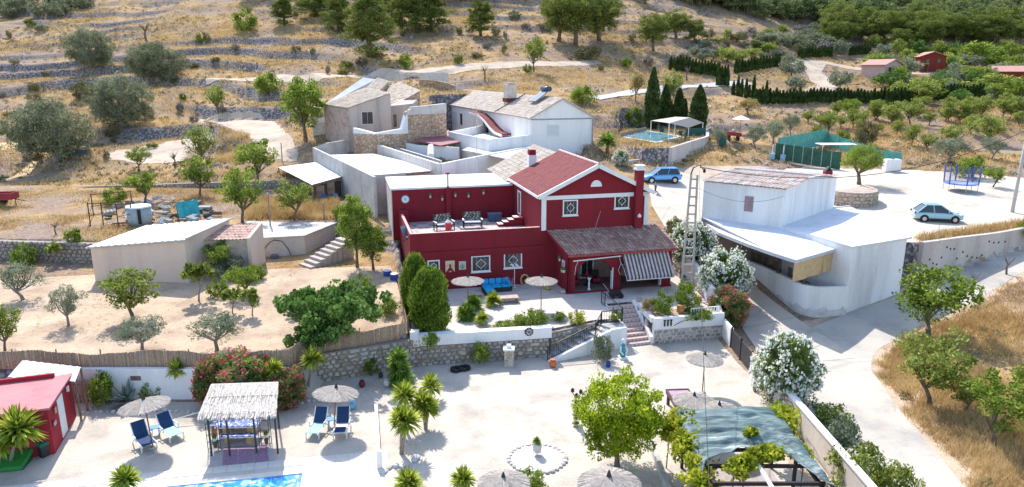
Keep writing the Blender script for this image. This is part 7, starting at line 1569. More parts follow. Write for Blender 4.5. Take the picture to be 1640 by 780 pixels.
for u, v, z, s, tilt, lb in [(235, 645, 0, 1.03, .10, 'thatched parasol between the two left loungers'), (530, 627, 0, 1.0, .12, 'thatched parasol between the two loungers right of the shelter'), (749, 446, 1.6, 1.0, 0, 'thatched parasol by the blue corner sofa on the patio'), (867, 446, 1.6, 1.0, 0, 'thatched parasol on the patio nearest the porch'),
                          (1129, 571, 0, .95, 0, 'thatched parasol alone on the bare paving near the gate'), (1112, 637, 0, .93, .0, 'thatched parasol over the mauve pool table'), (1152, 652, 0, .93, 0, 'thatched parasol half behind the green tarpaulin'),
                          (806, 768, 0, .95, 0, 'dark thatched parasol at the bottom edge below the rock ring'), (975, 768, 0, 1.12, 0, 'thatched parasol at the bottom edge under the citrus tree')]:
 c = W(u, v, z + 2.28 * s); p = Vector((c.x, c.y, z))
 if first: o = par; first = False; o.location = p; o.scale = (s, s, s); o['label'] = lb
 else: o = again(par, p, 0, lb, s=s)
 o.rotation_euler = (0, tilt, rnd.uniform(0, 3)) if tilt else (0, 0, rnd.uniform(0, 3)); o['group'] = 'thatched parasols'
# ------------------------------------------------------------ sun loungers
navy = M('navy_mesh', (.018, .055, .15), .8, .1, 6, .1); aqua = M('aqua_towel', (.36, .62, .70), .9, .05)
def lounger(label, p, rz, ang, seatm, towel=None):
 t = thing('sun_lounger', label, 'lounger', p, rz, 'blue and white sun loungers')
 for x in (-.33, .33):
  MB().tube([(x, -.95, .33), (x, .1, .36), (x, .25, .36)], .028, 6).build('side_rail', trimM, t); MB().tube([(x, -.75, .33), (x, -.8, 0)], .028, 6).build('leg', trimM, t); MB().tube([(x, .15, .35), (x, .5, 0)], .028, 6).build('leg', trimM, t)
  MB().tube([(x * 1.08, -.25, .36), (x * 1.12, -.2, .56), (x * 1.12, .3, .58)], .03, 6).build('armrest', trimM, t)
 MB().box(-.3, .3, -.9, .1, .355, .385).build('seat', seatm, t, bevel=.01)
 c, s = math.cos(ang), math.sin(ang); MB().slab([(-.3, .1, .39), (.3, .1, .39), (.3, .1 + .8 * c, .39 + .8 * s), (-.3, .1 + .8 * c, .39 + .8 * s)], .03).build('backrest', navy, t)
 for x in (-.32, .32): MB().tube([(x, .1, .38), (x, .1 + .82 * c, .38 + .82 * s)], .024, 6).build('back_rail', trimM, t)
 if towel: MB().box(-.26, .26, -.85, -.4, .39, .46).build('cushion', towel, t, bevel=.03)
 return t
lounger('blue sun lounger left of the left parasol, angled', W(230, 712, 0), R(46), R(60), navy); lounger('blue sun lounger with pale aqua seat, right of the left parasol', W(272, 697, 0), R(50), R(55), aqua)
lounger('blue sun lounger with pale aqua seat, left of the pair right of the shelter', W(511, 690, 0), R(-8), R(58), aqua); lounger('blue sun lounger with rolled dark cushion, right of the pair right of the shelter', W(549, 690, 0), R(4), R(58), trimM, navy)
bt = M('bright_blue_plastic', (.02, .24, .62), .4)
def sidetable(label, p, rz):
 t = thing('side_table', label, 'table', p, rz, 'blue side tables'); MB().box(-.22, .22, -.22, .22, .40, .43).build('top', bt, t, bevel=.015)
 for x in (-.18, .18):
  for y in (-.18, .18): MB().bar((x, y, 0), (x * .8, y * .8, .4), .035).build('leg', bt, t)
sidetable('bright blue plastic side table between the two left loungers', W(250, 696, 0), .4); sidetable('bright blue plastic side table between the two loungers right of the shelter', W(532, 683, 0), .1)
t = thing('white_pole', 'white pole lying on the gravel beside the left lounger', 'pole', W(300, 680, 0), .0); MB().tube([(-1.0, -.2, .25), (1.0, .5, .6)], .02, 6).build('shaft', trimM, t); MB().cbox((-1, -.2, .2), (.1, .1, .3)).build('foot', trimM, t)
# ------------------------------------------------------------ thatched shelter with tiled tables
th = thing('thatched_shelter', 'shelter with a pale reed roof on dark posts beside the pool', 'shelter')
z1_, z2_ = 2.1, 2.45
R0, R1, R2, R3 = W(319, 668, z1_), W(441, 664, z1_), W(445, 613, z2_), W(335, 622, z2_)
R3 = R0 + (R2 - R1) * 1.0 + V3(.25, 0, 0)
strawM2 = tileM('thatch_straw', [(.52, .47, .42), (.68, .64, .58), (.44, .39, .34), (.74, .70, .65)])
V, Fc = [], []; r = np.random.default_rng(8)
for i in range(3600):
 a, b = r.uniform(-.01, 1.01), r.uniform(-.03, .97); ln_ = r.uniform(.12, .22); p = (R0 * (1 - b) + R3 * b) * (1 - a) + (R1 * (1 - b) + R2 * b) * a; b2 = b - ln_; q = (R0 * (1 - b2) + R3 * b2) * (1 - a) + (R1 * (1 - b2) + R2 * b2) * a
 if b < .06: q = p + (q - p) * .35 - V3(0, 0, .12)
 h = .06 + r.uniform(0, .07) + .05 * (abs(b - .5) < .02); k = len(V); w = .018; sx = r.uniform(-.03, .03); V += [(p.x - w, p.y, p.z + h), (p.x + w, p.y, p.z + h), (q.x + w + sx, q.y, q.z + h - .04), (q.x - w + sx, q.y, q.z + h - .04)]; Fc.append((k, k + 1, k + 2, k + 3))
link('thatch_straw', npmesh('thatch_straw', V, Fc), strawM2, th, kind='stuff')
MB().slab([R0 + V3(0, 0, .06), R1 + V3(0, 0, .06), R2 + V3(0, 0, .06), R3 + V3(0, 0, .06)], .09).build('thatch', M('thatch_base', (.58, .53, .47), .95, .15, 5, .6), th); MB().bar(R0.lerp(R3, .5) + V3(0, 0, .15), R1.lerp(R2, .5) + V3(0, 0, .15), .03).build('binding_batten', woodM, th)
dkw = M('dark_post', (.06, .065, .06), .8)
for p in (R0 + V3(.3, .15), R1 + V3(-.1, .15), R2 + V3(-.1, -.1), R3 + V3(.3, -.1), R0 + V3(1.15, .15), R1 + V3(-1.1, .15)): MB().bar((p.x, p.y, 0), (p.x, p.y, p.z + .05), .07).build('post', dkw, th)
MB().bar(R0 + V3(.2, .15, .0), R1 + V3(0, .15, 0), .07).build('beam', dkw, th)
rug = thing('outdoor_rug', 'purple woven outdoor rug in front of the thatched shelter', 'rug'); u0 = [W(355, 748, .045), W(432, 744, .045), W(428, 712, .045), W(358, 716, .045)]
for i in range(3):
 a0, a1, b0, b1 = u0[0].lerp(u0[1], i / 3 + .008), u0[0].lerp(u0[1], (i + 1) / 3 - .008), u0[3].lerp(u0[2], i / 3 + .008), u0[3].lerp(u0[2], (i + 1) / 3 - .008); MB().slab([a0, a1, b1, b0], .02).build('mat_panel', M('purple_weave', (.34, .22, .31), .95, .2, 9, .3, col2=(.24, .14, .22)), rug)
g0_ = [W(330, 752, .03), W(440, 748, .03), W(436, 700, .03), W(334, 703, .03)]; o = MB().slab(g0_, .02).build('shelter_floor', M('grey_slab', (.44, .42, .41), .9, .08), None); tag(o, kind='structure')
def bluetile():
 m, nt = nodes_of('blue_tiles'); L = nt.links.new; out = N(nt, 'ShaderNodeOutputMaterial'); b = N(nt, 'ShaderNodeBsdfPrincipled', i_Roughness=.3); tc = N(nt, 'ShaderNodeTexCoord'); br = N(nt, 'ShaderNodeTexVoronoi', i_Scale=7.0, distance='CHEBYCHEV'); L(tc.outputs['Object'], br.inputs[0])
 L(ramp(nt, br.outputs[0], [(.2, (.02, .05, .28)), (.45, (.04, .12, .42)), (.62, (.55, .58, .68))]), b.inputs['Base Color']); L(b.outputs[0], out.inputs[0]); return m
btM = bluetile(); pine_ = M('pine_wood', (.52, .33, .15), .7, .1, 3, .2)
def tiled(name, label, u, v, w, d_, h, legw):
 t = thing(name, label, 'table' if 'table' in name else 'bench', W(u, v, 0), .05)
 MB().box(-w / 2, w / 2, -d_ / 2, d_ / 2, h - .03, h).build('top', btM, t); MB().box(-w / 2 - .03, w / 2 + .03, -d_ / 2 - .03, d_ / 2 + .03, h - .07, h - .031).build('edge', trimM, t)
 nt2 = 6 if name.startswith('tiled_table') else 5; tme = MB().box(-w / nt2 / 2 + .012, w / nt2 / 2 - .012, -d_ / 2 + .02, d_ / 2 - .02, h + .001, h + .012)
 for i in range(nt2): MB().box(-w / 2 + w * i / nt2 + .012, -w / 2 + w * (i + 1) / nt2 - .012, -d_ / 2 + .02, d_ / 2 - .02, h + .001, h + .012).build('tile', btM, t)
 for x in (-w * .3, w * .3): MB().box(x - legw / 2, x + legw / 2, -d_ * .35, d_ * .35, 0, h - .072).build('leg', pine_, t)
tiled('tiled_table', 'blue tiled picnic table on pine legs under the thatch', 384, 700, 1.95, .75, .78, .22); tiled('tiled_bench', 'blue tiled bench on pine legs in front of the tiled table', 383, 710, 1.75, .32, .46, .26)
tiled('tiled_bench', 'pine bench behind the blue tiled table', 386, 688, 1.7, .3, .45, .2)
def rack(label, u, v):
 t = thing('wire_rack', label, 'rack', W(u, v, 0))
 for x in (-.25, .25):
  for y in (-.12, .12): MB().bar((x, y, 0), (x, y, 1.5), .025).build('upright', dkw, t)
 for z in (.15, .5, .85, 1.45):
  m = MB()
  for k in range(5): m.bar((-.25, -.12 + .06 * k, z), (.25, -.12 + .06 * k, z), .012)
  m.build('shelf', dkw, t, kind='stuff')
 for i, z in enumerate((.16, .51)): q = thing('flower_pot', ('maroon pot low' if i == 0 else 'white pot halfway up') + ' on the ' + ('left' if u < 400 else 'right') + ' wire rack of the thatched shelter', 'pot', W(u, v, 0) + V3(.05, 0, z + .01)); MB().lathe([(.07, 0), (.1, .16)], n=10).build('body', M('maroon_pot' if i == 0 else 'white_pot', (.3, .06, .06) if i == 0 else (.7, .68, .64)), q); MB().lathe([(.09, .16), (.12, .24), (.04, .32)], n=7).build('plant', M('pot_green', (.08, .16, .04)), q)
rack('dark wire rack at the left front post of the thatched shelter', 344, 722); rack('dark wire rack at the right front post of the thatched shelter', 426, 716)
t = thing('tiled_stool', 'small blue tiled stool left of the picnic table', 'stool', W(349, 700, 0)); MB().box(-.22, .22, -.25, .25, .70, .74).build('top', btM, t)
for x in (-.18, .18): MB().box(x - .03, x + .03, -.2, .2, 0, .70).build('leg', pine_, t)
# ------------------------------------------------------------ patio furniture
sf = thing('corner_sofa', 'corner sofa with bright blue cushions on the patio', 'sofa', W(795, 468, 1.6), R(14)); cu = M('bright_blue_cushion', (.02, .36, .66), .8, .08); wk = M('dark_wicker', (.04, .04, .045), .8)
MB().box(-1.0, 1.1, -.1, .75, 0, .34).box(-1.0, -.25, -1.1, -.1, 0, .34).build('base', wk, sf)
for i in range(3): MB().box(-.98 + .69 * i, -.98 + .69 * i + .66, -.08, .6, .342, .48).build('seat_cushion', cu, sf, bevel=.04)
MB().box(-.98, -.28, -1.05, -.1, .342, .48).build('seat_cushion', cu, sf, bevel=.04)
for i in range(4): o = MB().cbox((-.72 + .52 * i, .62, .68), (.48, .18, .42), 0, -.25).build('back_cushion', cu, sf, bevel=.06)
MB().cbox((.98, .2, .62), (.16, .6, .36)).build('back_cushion', cu, sf, bevel=.05)
def ptable(label, u, v, w, d_, h, rz, z=1.6):
 t = thing('low_table', label, 'table', W(u, v, z), rz); wd_ = M('pinkish_wood', (.50, .38, .33), .7, .08); n = 5
 for i in range(n): MB().box(-w / 2, w / 2, -d_ / 2 + d_ * i / n + .008, -d_ / 2 + d_ * (i + 1) / n - .008, h - .04, h).build('slat', wd_, t)
 MB().box(-w / 2 + .04, w / 2 - .04, -d_ / 2 + .04, d_ / 2 - .04, h - .1, h - .041).build('frame', woodM, t)
 for x in (-w / 2 + .1, w / 2 - .1):
  for y in (-d_ / 2 + .1, d_ / 2 - .1): MB().box(x - .05, x + .05, y - .05, y + .05, 0, h - .1).build('leg', woodM, t)
ptable('low wooden table right of the blue sofa', 813, 484, 1.5, .75, .42, R(10)); ptable('low pale table under the left patio parasol', 760, 478, 1.0, .7, .38, R(14))
fp_ = thing('flower_stand', 'thin stand with white flowers behind the blue sofa', 'stand', W(824, 461, 1.6)); MB().tube([(0, 0, 0), (0, 0, 1.7)], .025, 6).build('pole', trimM, fp_); MB().lathe([(.18, 0), (.05, .06)], n=10).build('foot', trimM, fp_)
for i in range(6): a = i * 1.05; MB().lathe([(.02, 0), (.09, .05), (.03, .12)], (.25 * math.cos(a), .15 * math.sin(a), 1.7 + .05 * (i % 2)), 7).build('flower', trimM, fp_)
dp = thing('dried_plant', 'pale purple twiggy plant right of the blue sofa', 'plant', W(817, 465, 1.6)); m = MB(); rr = random.Random(2)
for i in range(22): a = rr.uniform(0, 6.3); m.tube([(0, 0, .2), (.3 * math.cos(a), .2 * math.sin(a), rr.uniform(.7, 1.1))], [.014, .006], 4, cap=False)
m.build('twigs', M('mauve_twigs', (.45, .36, .40), .9), dp, kind='stuff'); MB().lathe([(.14, 0), (.18, .3)], n=10).build('pot', wk, dp)
tk = thing('rope_ring', 'thick straw ring leaning on the crimson wall right of the sofa', 'ring', W(840, 456, 1.6), R(14)); V, Fc = [], []
m = MB(); m.tube([(.0 + .3 * math.cos(a), -.05, .42 + .4 * math.sin(a)) for a in np.linspace(0, 2 * math.pi, 18)], .08, 7, cap=False); m.build('ring', M('straw_rope', (.48, .36, .18), .9, .2, 8), tk, smooth=True); MB().tube([(-.2, -.05, .2), (.2, -.05, .65)], .015, 4).build('cross_cord', woodM, tk)
for u, v, z, lb, c in [(877, 464, 1.6, 'small yellow and blue toy cart by the porch wall', (.5, .4, .06)), (901, 470, 1.6, 'round stone pot at the foot of the porch corner', (.52, .46, .40)), (1023, 483, 1.85, 'round shell-like pot at the head of the steps', (.60, .45, .38))]:
 t = thing('garden_pot' if 'pot' in lb else 'toy_cart', lb, 'pot' if 'pot' in lb else 'toy', W(u, v, z)); MB().lathe([(.14, 0), (.24, .14), (.2, .28)], n=12).build('body', M('pt_%d' % u, c, .8), t, smooth=True); MB().lathe([(.2, .28), (.22, .31), (.15, .33)], n=12).build('rim', M('pt_r%d' % u, sc3(c, .7)), t)
HR = Matrix.Rotation(R(HD), 3, 'Z')
def hw(x, y, z): return Vector(HO) + HR @ Vector((x, y, z))
potM = M('pale_terracotta', (.66, .58, .50), .8)
def wpot(p, rz, lb, g):
 t = thing('wall_pot', lb, 'pot', p, rz, g); MB().lathe([(.06, 0), (.11, .2), (.12, .22)], (0, -.14, 0), 10).build('pot', potM, t); MB().lathe([(.09, .22), (.14, .3), (.08, .42), (.02, .45)], (0, -.14, 0), 7).build('plant', M('pot_green', (0, 0, 0)), t); MB().box(-.02, .02, -.14, 0, .1, .13).build('bracket', blackM, t)
for i, (u, v, lb) in enumerate([(689, 315, 'pale wall pot first from the left on the terrace wall'), (708, 319, 'pale wall pot second from the left, hung lower, on the terrace wall'), (729, 313, 'pale wall pot in the middle of the terrace wall'), (750, 314, 'pale wall pot fourth from the left on the terrace wall'), (774, 309, 'pale wall pot last on the right of the terrace wall')]):
 x, z = hf(u, v, TD - .02); wpot(hw(x, TD - .0, z - .1), R(HD), lb, 'pots on the terrace wall')
for y, z, lb in ((-1.6, 2.1, 'pale pot high on the porch side wall'), (-2.2, 1.4, 'pale pot low on the porch side wall, left'), (-2.7, 1.5, 'pale pot low on the porch side wall, right')): wpot(hw(PX0, y, z), R(HD - 90), lb, 'pots on the porch wall')
window(house, PX0 - .01, -1.9, 1.7, .5, .6, rz=R(-90), name='window')
x, z = hf(649, 319, TD); t = thing('wall_plate', 'round blue and white plate on the terrace wall', 'plate', hw(x, TD - .02, z), R(HD)); m = MB(); m.yprism([(.36 * math.cos(a), .36 * math.sin(a)) for a in np.linspace(0, 2 * math.pi, 24, endpoint=False)], -.06, 0); m.build('rim', M('dusty_blue', (.18, .26, .38), .5), t)
m = MB(); m.yprism([(.29 * math.cos(a), .29 * math.sin(a)) for a in np.linspace(0, 2 * math.pi, 24, endpoint=False)], -.075, -.0601); m.build('dish', trimM, t); m = MB(); m.yprism([(.12 * math.cos(a), .12 * math.sin(a)) for a in np.linspace(0, 2 * math.pi, 12, endpoint=False)], -.085, -.0751); m.build('centre', M('pale_teal', (.35, .55, .6), .5), t)
cush = tileM('floral_cushion', [(.10, .11, .09), (.5, .5, .44)])
def floral():
 m, nt = nodes_of('floral_cloth'); L = nt.links.new; out = N(nt, 'ShaderNodeOutputMaterial'); b = N(nt, 'ShaderNodeBsdfPrincipled', i_Roughness=.9); tc = N(nt, 'ShaderNodeTexCoord'); v = N(nt, 'ShaderNodeTexVoronoi', i_Scale=9.0); L(tc.outputs['Object'], v.inputs[0]); L(ramp(nt, v.outputs[0], [(.3, (.42, .42, .36)), (.42, (.10, .11, .09)), (.6, (.06, .06, .05))]), b.inputs['Base Color']); L(b.outputs[0], out.inputs[0]); return m
flo = floral()
def bench(label, x, y, rz):
 t = thing('garden_bench', label, 'bench', hw(x, y, TF + .012), R(HD + rz), 'cushioned benches on the roof terrace'); t.scale = (1.15, 1.15, 1.15); dk_ = M('black_wood', (.025, .022, .02), .6)
 MB().box(-.62, .62, -.3, .3, .34, .40).build('seat', dk_, t); MB().box(-.58, .58, -.27, .26, .402, .5).build('seat_cushion', trimM, t, bevel=.03); MB().slab([(-.6, .24, .5), (.6, .24, .5), (.6, .42, 1.12), (-.6, .42, 1.12)], .1).build('back_cushion', flo, t, bevel=.03)
 for s in (-1, 1):
  MB().box(s * .66 - .05, s * .66 + .05, -.32, .3, .6, .66).build('armrest', trimM, t); MB().bar((s * .64, -.3, 0), (s * .64, -.28, .62), .06).build('leg', dk_, t); MB().bar((s * .64, .3, 0), (s * .64, .44, 1.1), .06).build('leg', dk_, t)
x1_, z_ = hf(712, 356, 4.6); x2_, z_ = hf(756, 352, 5.4)
bench('black bench with floral back cushion, left one on the roof terrace, turned', x1_, 4.9, 12); bench('black bench with floral back cushion, right one facing front on the roof terrace', x2_, 5.2, -4)
x3_, _ = hf(718, 360, 1.4); t = thing('red_pedestal', 'red square pedestal with a lamp near the terrace parapet', 'pedestal', hw(x3_, 1.5, TF + .012), R(HD)); MB().box(-.2, .2, -.2, .2, 0, 1.35).build('column', M('coral_red', (.55, .06, .07), .8), t); MB().lathe([(.26, 1.35), (.26, 1.4), (.08, 1.55), (.02, 1.62)], n=8).build('cap', M('pale_terracotta', (0, 0, 0)), t)
x4_, _ = hf(740, 362, 1.8); t = thing('coffee_table', 'low tray table with glass top between the terrace benches', 'table', hw(x4_, 2.3, TF + .012), R(HD)); MB().box(-.5, .5, -.3, .3, .3, .34).build('top', M('grey_glass', (.35, .35, .36), .2), t)
for sx_ in (-.4, .4): MB().box(sx_ - .03, sx_ + .03, -.25, .25, 0, .3).build('leg', blackM, t)
x5_, _ = hf(655, 370, 1.5); t = thing('folding_chair', 'grey folding deck chair in the left corner of the roof terrace', 'chair', hw(x5_, 1.9, TF + .012), R(HD + 40)); gc = M('faded_blue_cloth', (.26, .30, .38), .8)
MB().slab([(-.3, .2, .4), (.3, .2, .4), (.3, .55, 1.1), (-.3, .55, 1.1)], .04).build('backrest', gc, t); MB().slab([(-.3, -.9, .3), (.3, -.9, .3), (.3, .2, .4), (-.3, .2, .4)], .04).build('seat', gc, t)
for s in (-.3, .3): MB().bar((s, .3, 0), (s, -.4, .38), .04).build('leg', blackM, t); MB().bar((s, -.6, 0), (s, .2, .42), .04).build('leg', blackM, t)
x6_, _ = hf(808, 342, 7.4); t = thing('blue_tub', 'dark blue tub beside the steps on the roof terrace', 'tub', hw(-1.9, 7.4, TF + .012), R(HD)); MB().box(-.6, .5, -.3, .3, 0, .62).build('body', M('slate_blue', (.08, .14, .22), .6), t, bevel=.03); MB().box(-.64, .54, -.34, .34, .622, .68).build('rim', M('slate_blue2', (.12, .2, .3), .6), t)
t = thing('dining_set', 'dark table with red chairs inside the arched porch', 'table', hw(3.2, -1.6, .1), R(HD)); MB().lathe([(.5, .7), (.5, .74)], n=16).build('top', M('porch_wood', (.14, .08, .06), .6), t); MB().lathe([(.3, 0), (.05, .1), (.05, .7)], n=10).build('leg', blackM, t); MB().lathe([(.08, .74), (.14, .95), (.04, 1.2)], n=8).build('bowl', M('dark_red_flower', (.3, .02, .05)), t)
for x in (2.3, 4.0): t = thing('porch_chair', 'dark red padded chair in the porch, ' + ('left' if x < 3 else 'right') + ' of the table', 'chair', hw(x, -1.4, .1), R(HD)); MB().box(-.3, .3, -.3, .3, .2, .45).build('seat', M('dark_red_flower', (0, 0, 0)), t, bevel=.04); MB().box(-.3, .3, .2, .34, .45, 1.0).build('backrest', blackM, t, bevel=.04); MB().box(-.28, .28, -.28, .28, 0, .2).build('base', blackM, t)
wh_ = thing('white_post_ornament', 'white carved post ornament inside the arch', 'ornament', hw(2.9, -2.9, .1), R(HD)); MB().lathe([(.14, 0), (.12, .1), (.05, .2), (.08, .5), (.04, .7), (.1, .85), (.12, .9)], n=10).build('column', trimM, wh_, smooth=True); MB().lathe([(.16, .9), (.16, .94)], n=10).build('cap', trimM, wh_)
ob = thing('garden_cart', 'dark wheeled garden cart at the top of the patio steps', 'cart', W(985, 477, 1.6), .2); MB().cbox((0, 0, .35), (.9, .5, .3), 0, .2).build('body', M('black_wood', (0, 0, 0)), ob, bevel=.05)
for x in (-.3, .35): k = MB(); k.tube([(x, -.3, .2), (x, -.22, .2)], .2, 12); k.build('wheel', blackM, ob)
MB().tube([(-.4, 0, .4), (-.9, .1, 1.1)], .02, 5).build('handle', M('galvanised', (0, 0, 0)), ob)
t = thing('iron_ornament', 'long bent iron ornament leaning on the white planter wall', 'ornament', onwall(B0, B1, 1090, 514) + V3(0, -.25)); MB().tube([(-.5, 0, -.25), (0, -.02, .05), (.55, 0, .2)], .02, 5).build('rod', blackM, t); MB().lathe([(.1, 0), (.12, .2)], (.95, 0, .15), 8).build('pot', blackM, t)
for u, v, z, lb, c in [(1090, 502, 1.7, 'terracotta pot among the planter shrubs', (.42, .22, .10)), (1118, 487, 1.7, 'tall terracotta urn beside the mast foot', (.48, .26, .10))]: t = thing('terracotta_pot', lb, 'pot', W(u, v, z)); MB().lathe([(.15, 0), (.27, .3), (.2, .5), (.23, .56)], n=12).build('body', M('terracotta', (.48, .24, .10), .8), t, smooth=True); MB().lathe([(.23, .56), (.25, .6)], n=12).build('rim', M('terracotta', (0, 0, 0)), t)
# ------------------------------------------------------------ yard things
pt_ = thing('stone_pillar', 'short stone-faced pillar with a white lantern top beside the retaining wall', 'pillar', W(815, 586, 0)); MB().box(-.27, .27, -.27, .27, 0, 1.1).build('core', mortarL, pt_)
for a, b in (((-.28, -.28), (.28, -.28)), ((.28, -.28), (.28, .28))): stones(pt_, V3(*a), V3(*b), 0, 1.1, .26, stA, th=.03, gap=.02, seed=3)
MB().box(-.34, .34, -.34, .34, 1.1, 1.2).build('cap', trimM, pt_); MB().box(-.14, .14, -.14, .14, 1.2, 1.4).build('lantern', trimM, pt_, bevel=.02)
ty = thing('tyre_planter', 'left one of two black tyres lying by the stone wall', 'tyre', W(731, 594, 0)); V = MB()
V.tube([(.27 * math.cos(a), .27 * math.sin(a), .12) for a in np.linspace(0, 2 * math.pi, 18)], .12, 8, cap=False); V.build('tyre', blackM, ty, smooth=True); MB().lathe([(.2, .02), (.2, .05)], n=12).build('soil', M('dusty_bank', (0, 0, 0)), ty); again(ty, W(744, 592, 0), 0, 'right one of two black tyres lying by the stone wall')
for u, v, lb, c, s in [(885, 588, 'orange terracotta jar by the foot of the side steps', (.55, .16, .05), 1), (974, 588, 'small dark blue pot by the feathery shrub', (.02, .07, .3), .7), (580, 620, 'dark red pot at the foot of the stone wall', (.16, .03, .04), .8), (620, 619, 'white pot at the foot of the stone wall', (.7, .68, .66), .8), (565, 655, 'light blue bowl on the gravel behind the loungers', (.2, .45, .6), .9), (610, 605, 'small black pot beside the white pot', (.05, .05, .05), .6)]:
 t = thing('garden_pot', lb, 'pot', W(u, v, 0)); k = MB(); k.lathe([(.12 * s, 0), (.24 * s, .22 * s), (.2 * s, .42 * s), (.14 * s, .48 * s)], n=14); k.build('body', M('gp_%d' % u, c, .6), t, smooth=True); MB().lathe([(.14 * s, .48 * s), (.17 * s, .52 * s)], n=14).build('rim', M('gp_%d' % u, c), t)
st_ = thing('mosaic_statue', 'white and turquoise seated mosaic statue by the foot of the patio steps', 'statue', W(997, 574, 0), .2); MB().box(-.25, .25, -.25, .25, 0, .14).build('plinth', trimM, st_); MB().lathe([(.18, .14), (.2, .4), (.12, .7), (.16, .9), (.06, 1.02)], n=12).build('body', M('turquoise_mosaic', (.05, .34, .38), .5, .25, 12), st_, smooth=True); MB().lathe([(.03, 1.0), (.12, 1.12), (.1, 1.26), (.02, 1.34)], n=10).build('head', trimM, st_, smooth=True); MB().tube([(-.14, -.05, .85), (-.22, -.2, .55), (-.05, -.25, .35)], .05, 6).tube([(.14, -.05, .85), (.24, -.18, .6), (.1, -.25, .4)], .05, 6).build('arms', trimM, st_)
lp_ = thing('bird_house_post', 'dark ornamental post with tiers and three small lanterns in the gravel', 'lamp post', W(922, 682, 0)); MB().tube([(0, 0, 0), (0, 0, 1.7)], .04, 6).build('post', M('grey_kerb', (0, 0, 0)), lp_)
for z, rr_2 in ((.15, .2), (.4, .16), (.62, .2), (.85, .14), (1.1, .2), (1.3, .12)): MB().lathe([(rr_2, z), (rr_2 * .9, z + .05), (.05, z + .09)], n=9).build('tier', M('tier_grey', (.13, .12, .12), .7), lp_)
for i, (x, y, z) in enumerate(((-.2, 0, 1.95), (.22, .05, 1.85), (0, -.05, 1.7))): MB().tube([(0, 0, 1.5), (x, y, z - .1)], .02, 5).build('arm', blackM, lp_); MB().lathe([(.04, 0), (.09, .04), (.09, .16), (.03, .24)], (x, y, z - .1), 8).build('lantern', M('lantern_black', (.03, .03, .03), .3), lp_)
t = thing('ball_ornament', 'black and white ball ornament on a short stake by the pool edge', 'ornament', W(196, 778, 0)); MB().lathe([(.02, 0), (.12, .06), (.16, .16), (.12, .26), (.02, .32)], (0, 0, .4), 12).build('ball', M('ball_patches', (.7, .7, .7), .5, .45, 9, .0, col2=(.02, .02, .02)), t, smooth=True); MB().tube([(0, 0, 0), (0, 0, .42)], .02, 5).build('stake', blackM, t)
rk = thing('rock_ring', 'round bed edged with pale rocks around a standing stone in the gravel', 'rock garden', W(860, 735, 0)); drk = MB().lathe([(1.35, 0), (1.3, .06)], n=24, sy=.95); drk.build('bed', M('bed_gravel', (.60, .56, .52), .95, .1, 4, .5), rk)
rr = random.Random(8); rM_ = M('chalk_rock', (.66, .63, .60), .95, .1, 3, .5)
def rockmesh(seed, s=(1, 1, .7)):
 r2 = random.Random(seed); bm = bmesh.new(); bmesh.ops.create_icosphere(bm, subdivisions=1, radius=1)
 for v in bm.verts: v.co *= r2.uniform(.75, 1.15); v.co.x *= s[0]; v.co.y *= s[1]; v.co.z *= s[2]
 me = bpy.data.meshes.new('rock'); bm.to_mesh(me); bm.free(); return me
RKM = [rockmesh(i) for i in range(5)]
for m_ in RKM: m_.materials.append(rM_)
for i in range(30): a = i * 2 * math.pi / 30; o = link('rock', RKM[i % 5], None, rk, (1.3 * math.cos(a), 1.22 * math.sin(a), .06), rr.uniform(0, 6)); s = rr.uniform(.09, .16); o.scale = (s, s, s)
o = link('standing_stone', RKM[1], None, rk, (0, .3, .4), 0); o.scale = (.25, .22, .55)
t = thing('succulent', 'small grey-green succulent on the standing stone', 'plant', W(860, 735, 0) + V3(0, .3, .72)); q = link('leaves', YB[1], None, t); q.scale = (.35, .35, .35); MB().tube([(0, 0, -.1), (0, 0, .05)], .03, 5).build('stem', barkG, t)
def rockrow(label, uvs, s0=.12, step=.3):
 P = [W(u, v, 0) for u, v in uvs]; t = thing('rock_edging', label, 'edging', P[0]); k = 0
 for a, b in zip(P, P[1:]):
  n = max(1, int((b - a).length / step))
  for i in range(n): p = a.lerp(b, (i + .3) / n) - P[0]; s = s0 * rr.uniform(.7, 1.4); o = link('rock', RKM[k % 5], None, t, (p.x + rr.uniform(-.06, .06), p.y + rr.uniform(-.06, .06), s * .35), rr.uniform(0, 6)); o.scale = (s, s, s); k += 1
rockrow('row of pale rocks edging the bed under the white yard wall', [(128, 662), (180, 660), (240, 658), (300, 660), (325, 664)]); rockrow('row of white rocks behind the right parasol and loungers', [(448, 655), (480, 646), (520, 640), (560, 636), (600, 632)]); rockrow('rocks at the foot of the many-headed yucca', [(612, 758), (630, 748), (645, 748), (662, 742), (668, 730)], .17)
rockrow('rocks round the small yucca right of the middle group', [(662, 676), (675, 670), (684, 662)], .15)
pt2 = thing('pool_table', 'mauve topped pool table under a parasol near the pergola', 'pool table', W(1092, 660, 0), R(4)); wd2 = M('dark_red_wood', (.10, .04, .045), .5)
MB().box(-.62, .62, -1.0, 1.0, .62, .80).build('frame', wd2, pt2); MB().box(-.55, .55, -.93, .93, .801, .82).build('cloth', M('mauve_cloth', (.40, .27, .36), .9), pt2); MB().box(-.64, .64, -1.02, -.92, .80, .86).box(-.64, .64, .92, 1.02, .80, .86).box(-.64, -.54, -.92, .92, .80, .86).box(.54, .64, -.92, .92, .80, .86).build('cushion_rail', wd2, pt2)
for x in (-.5, .5):
 for y in (-.85, .85): MB().box(x - .07, x + .07, y - .07, y + .07, 0, .62).build('leg', wd2, pt2)
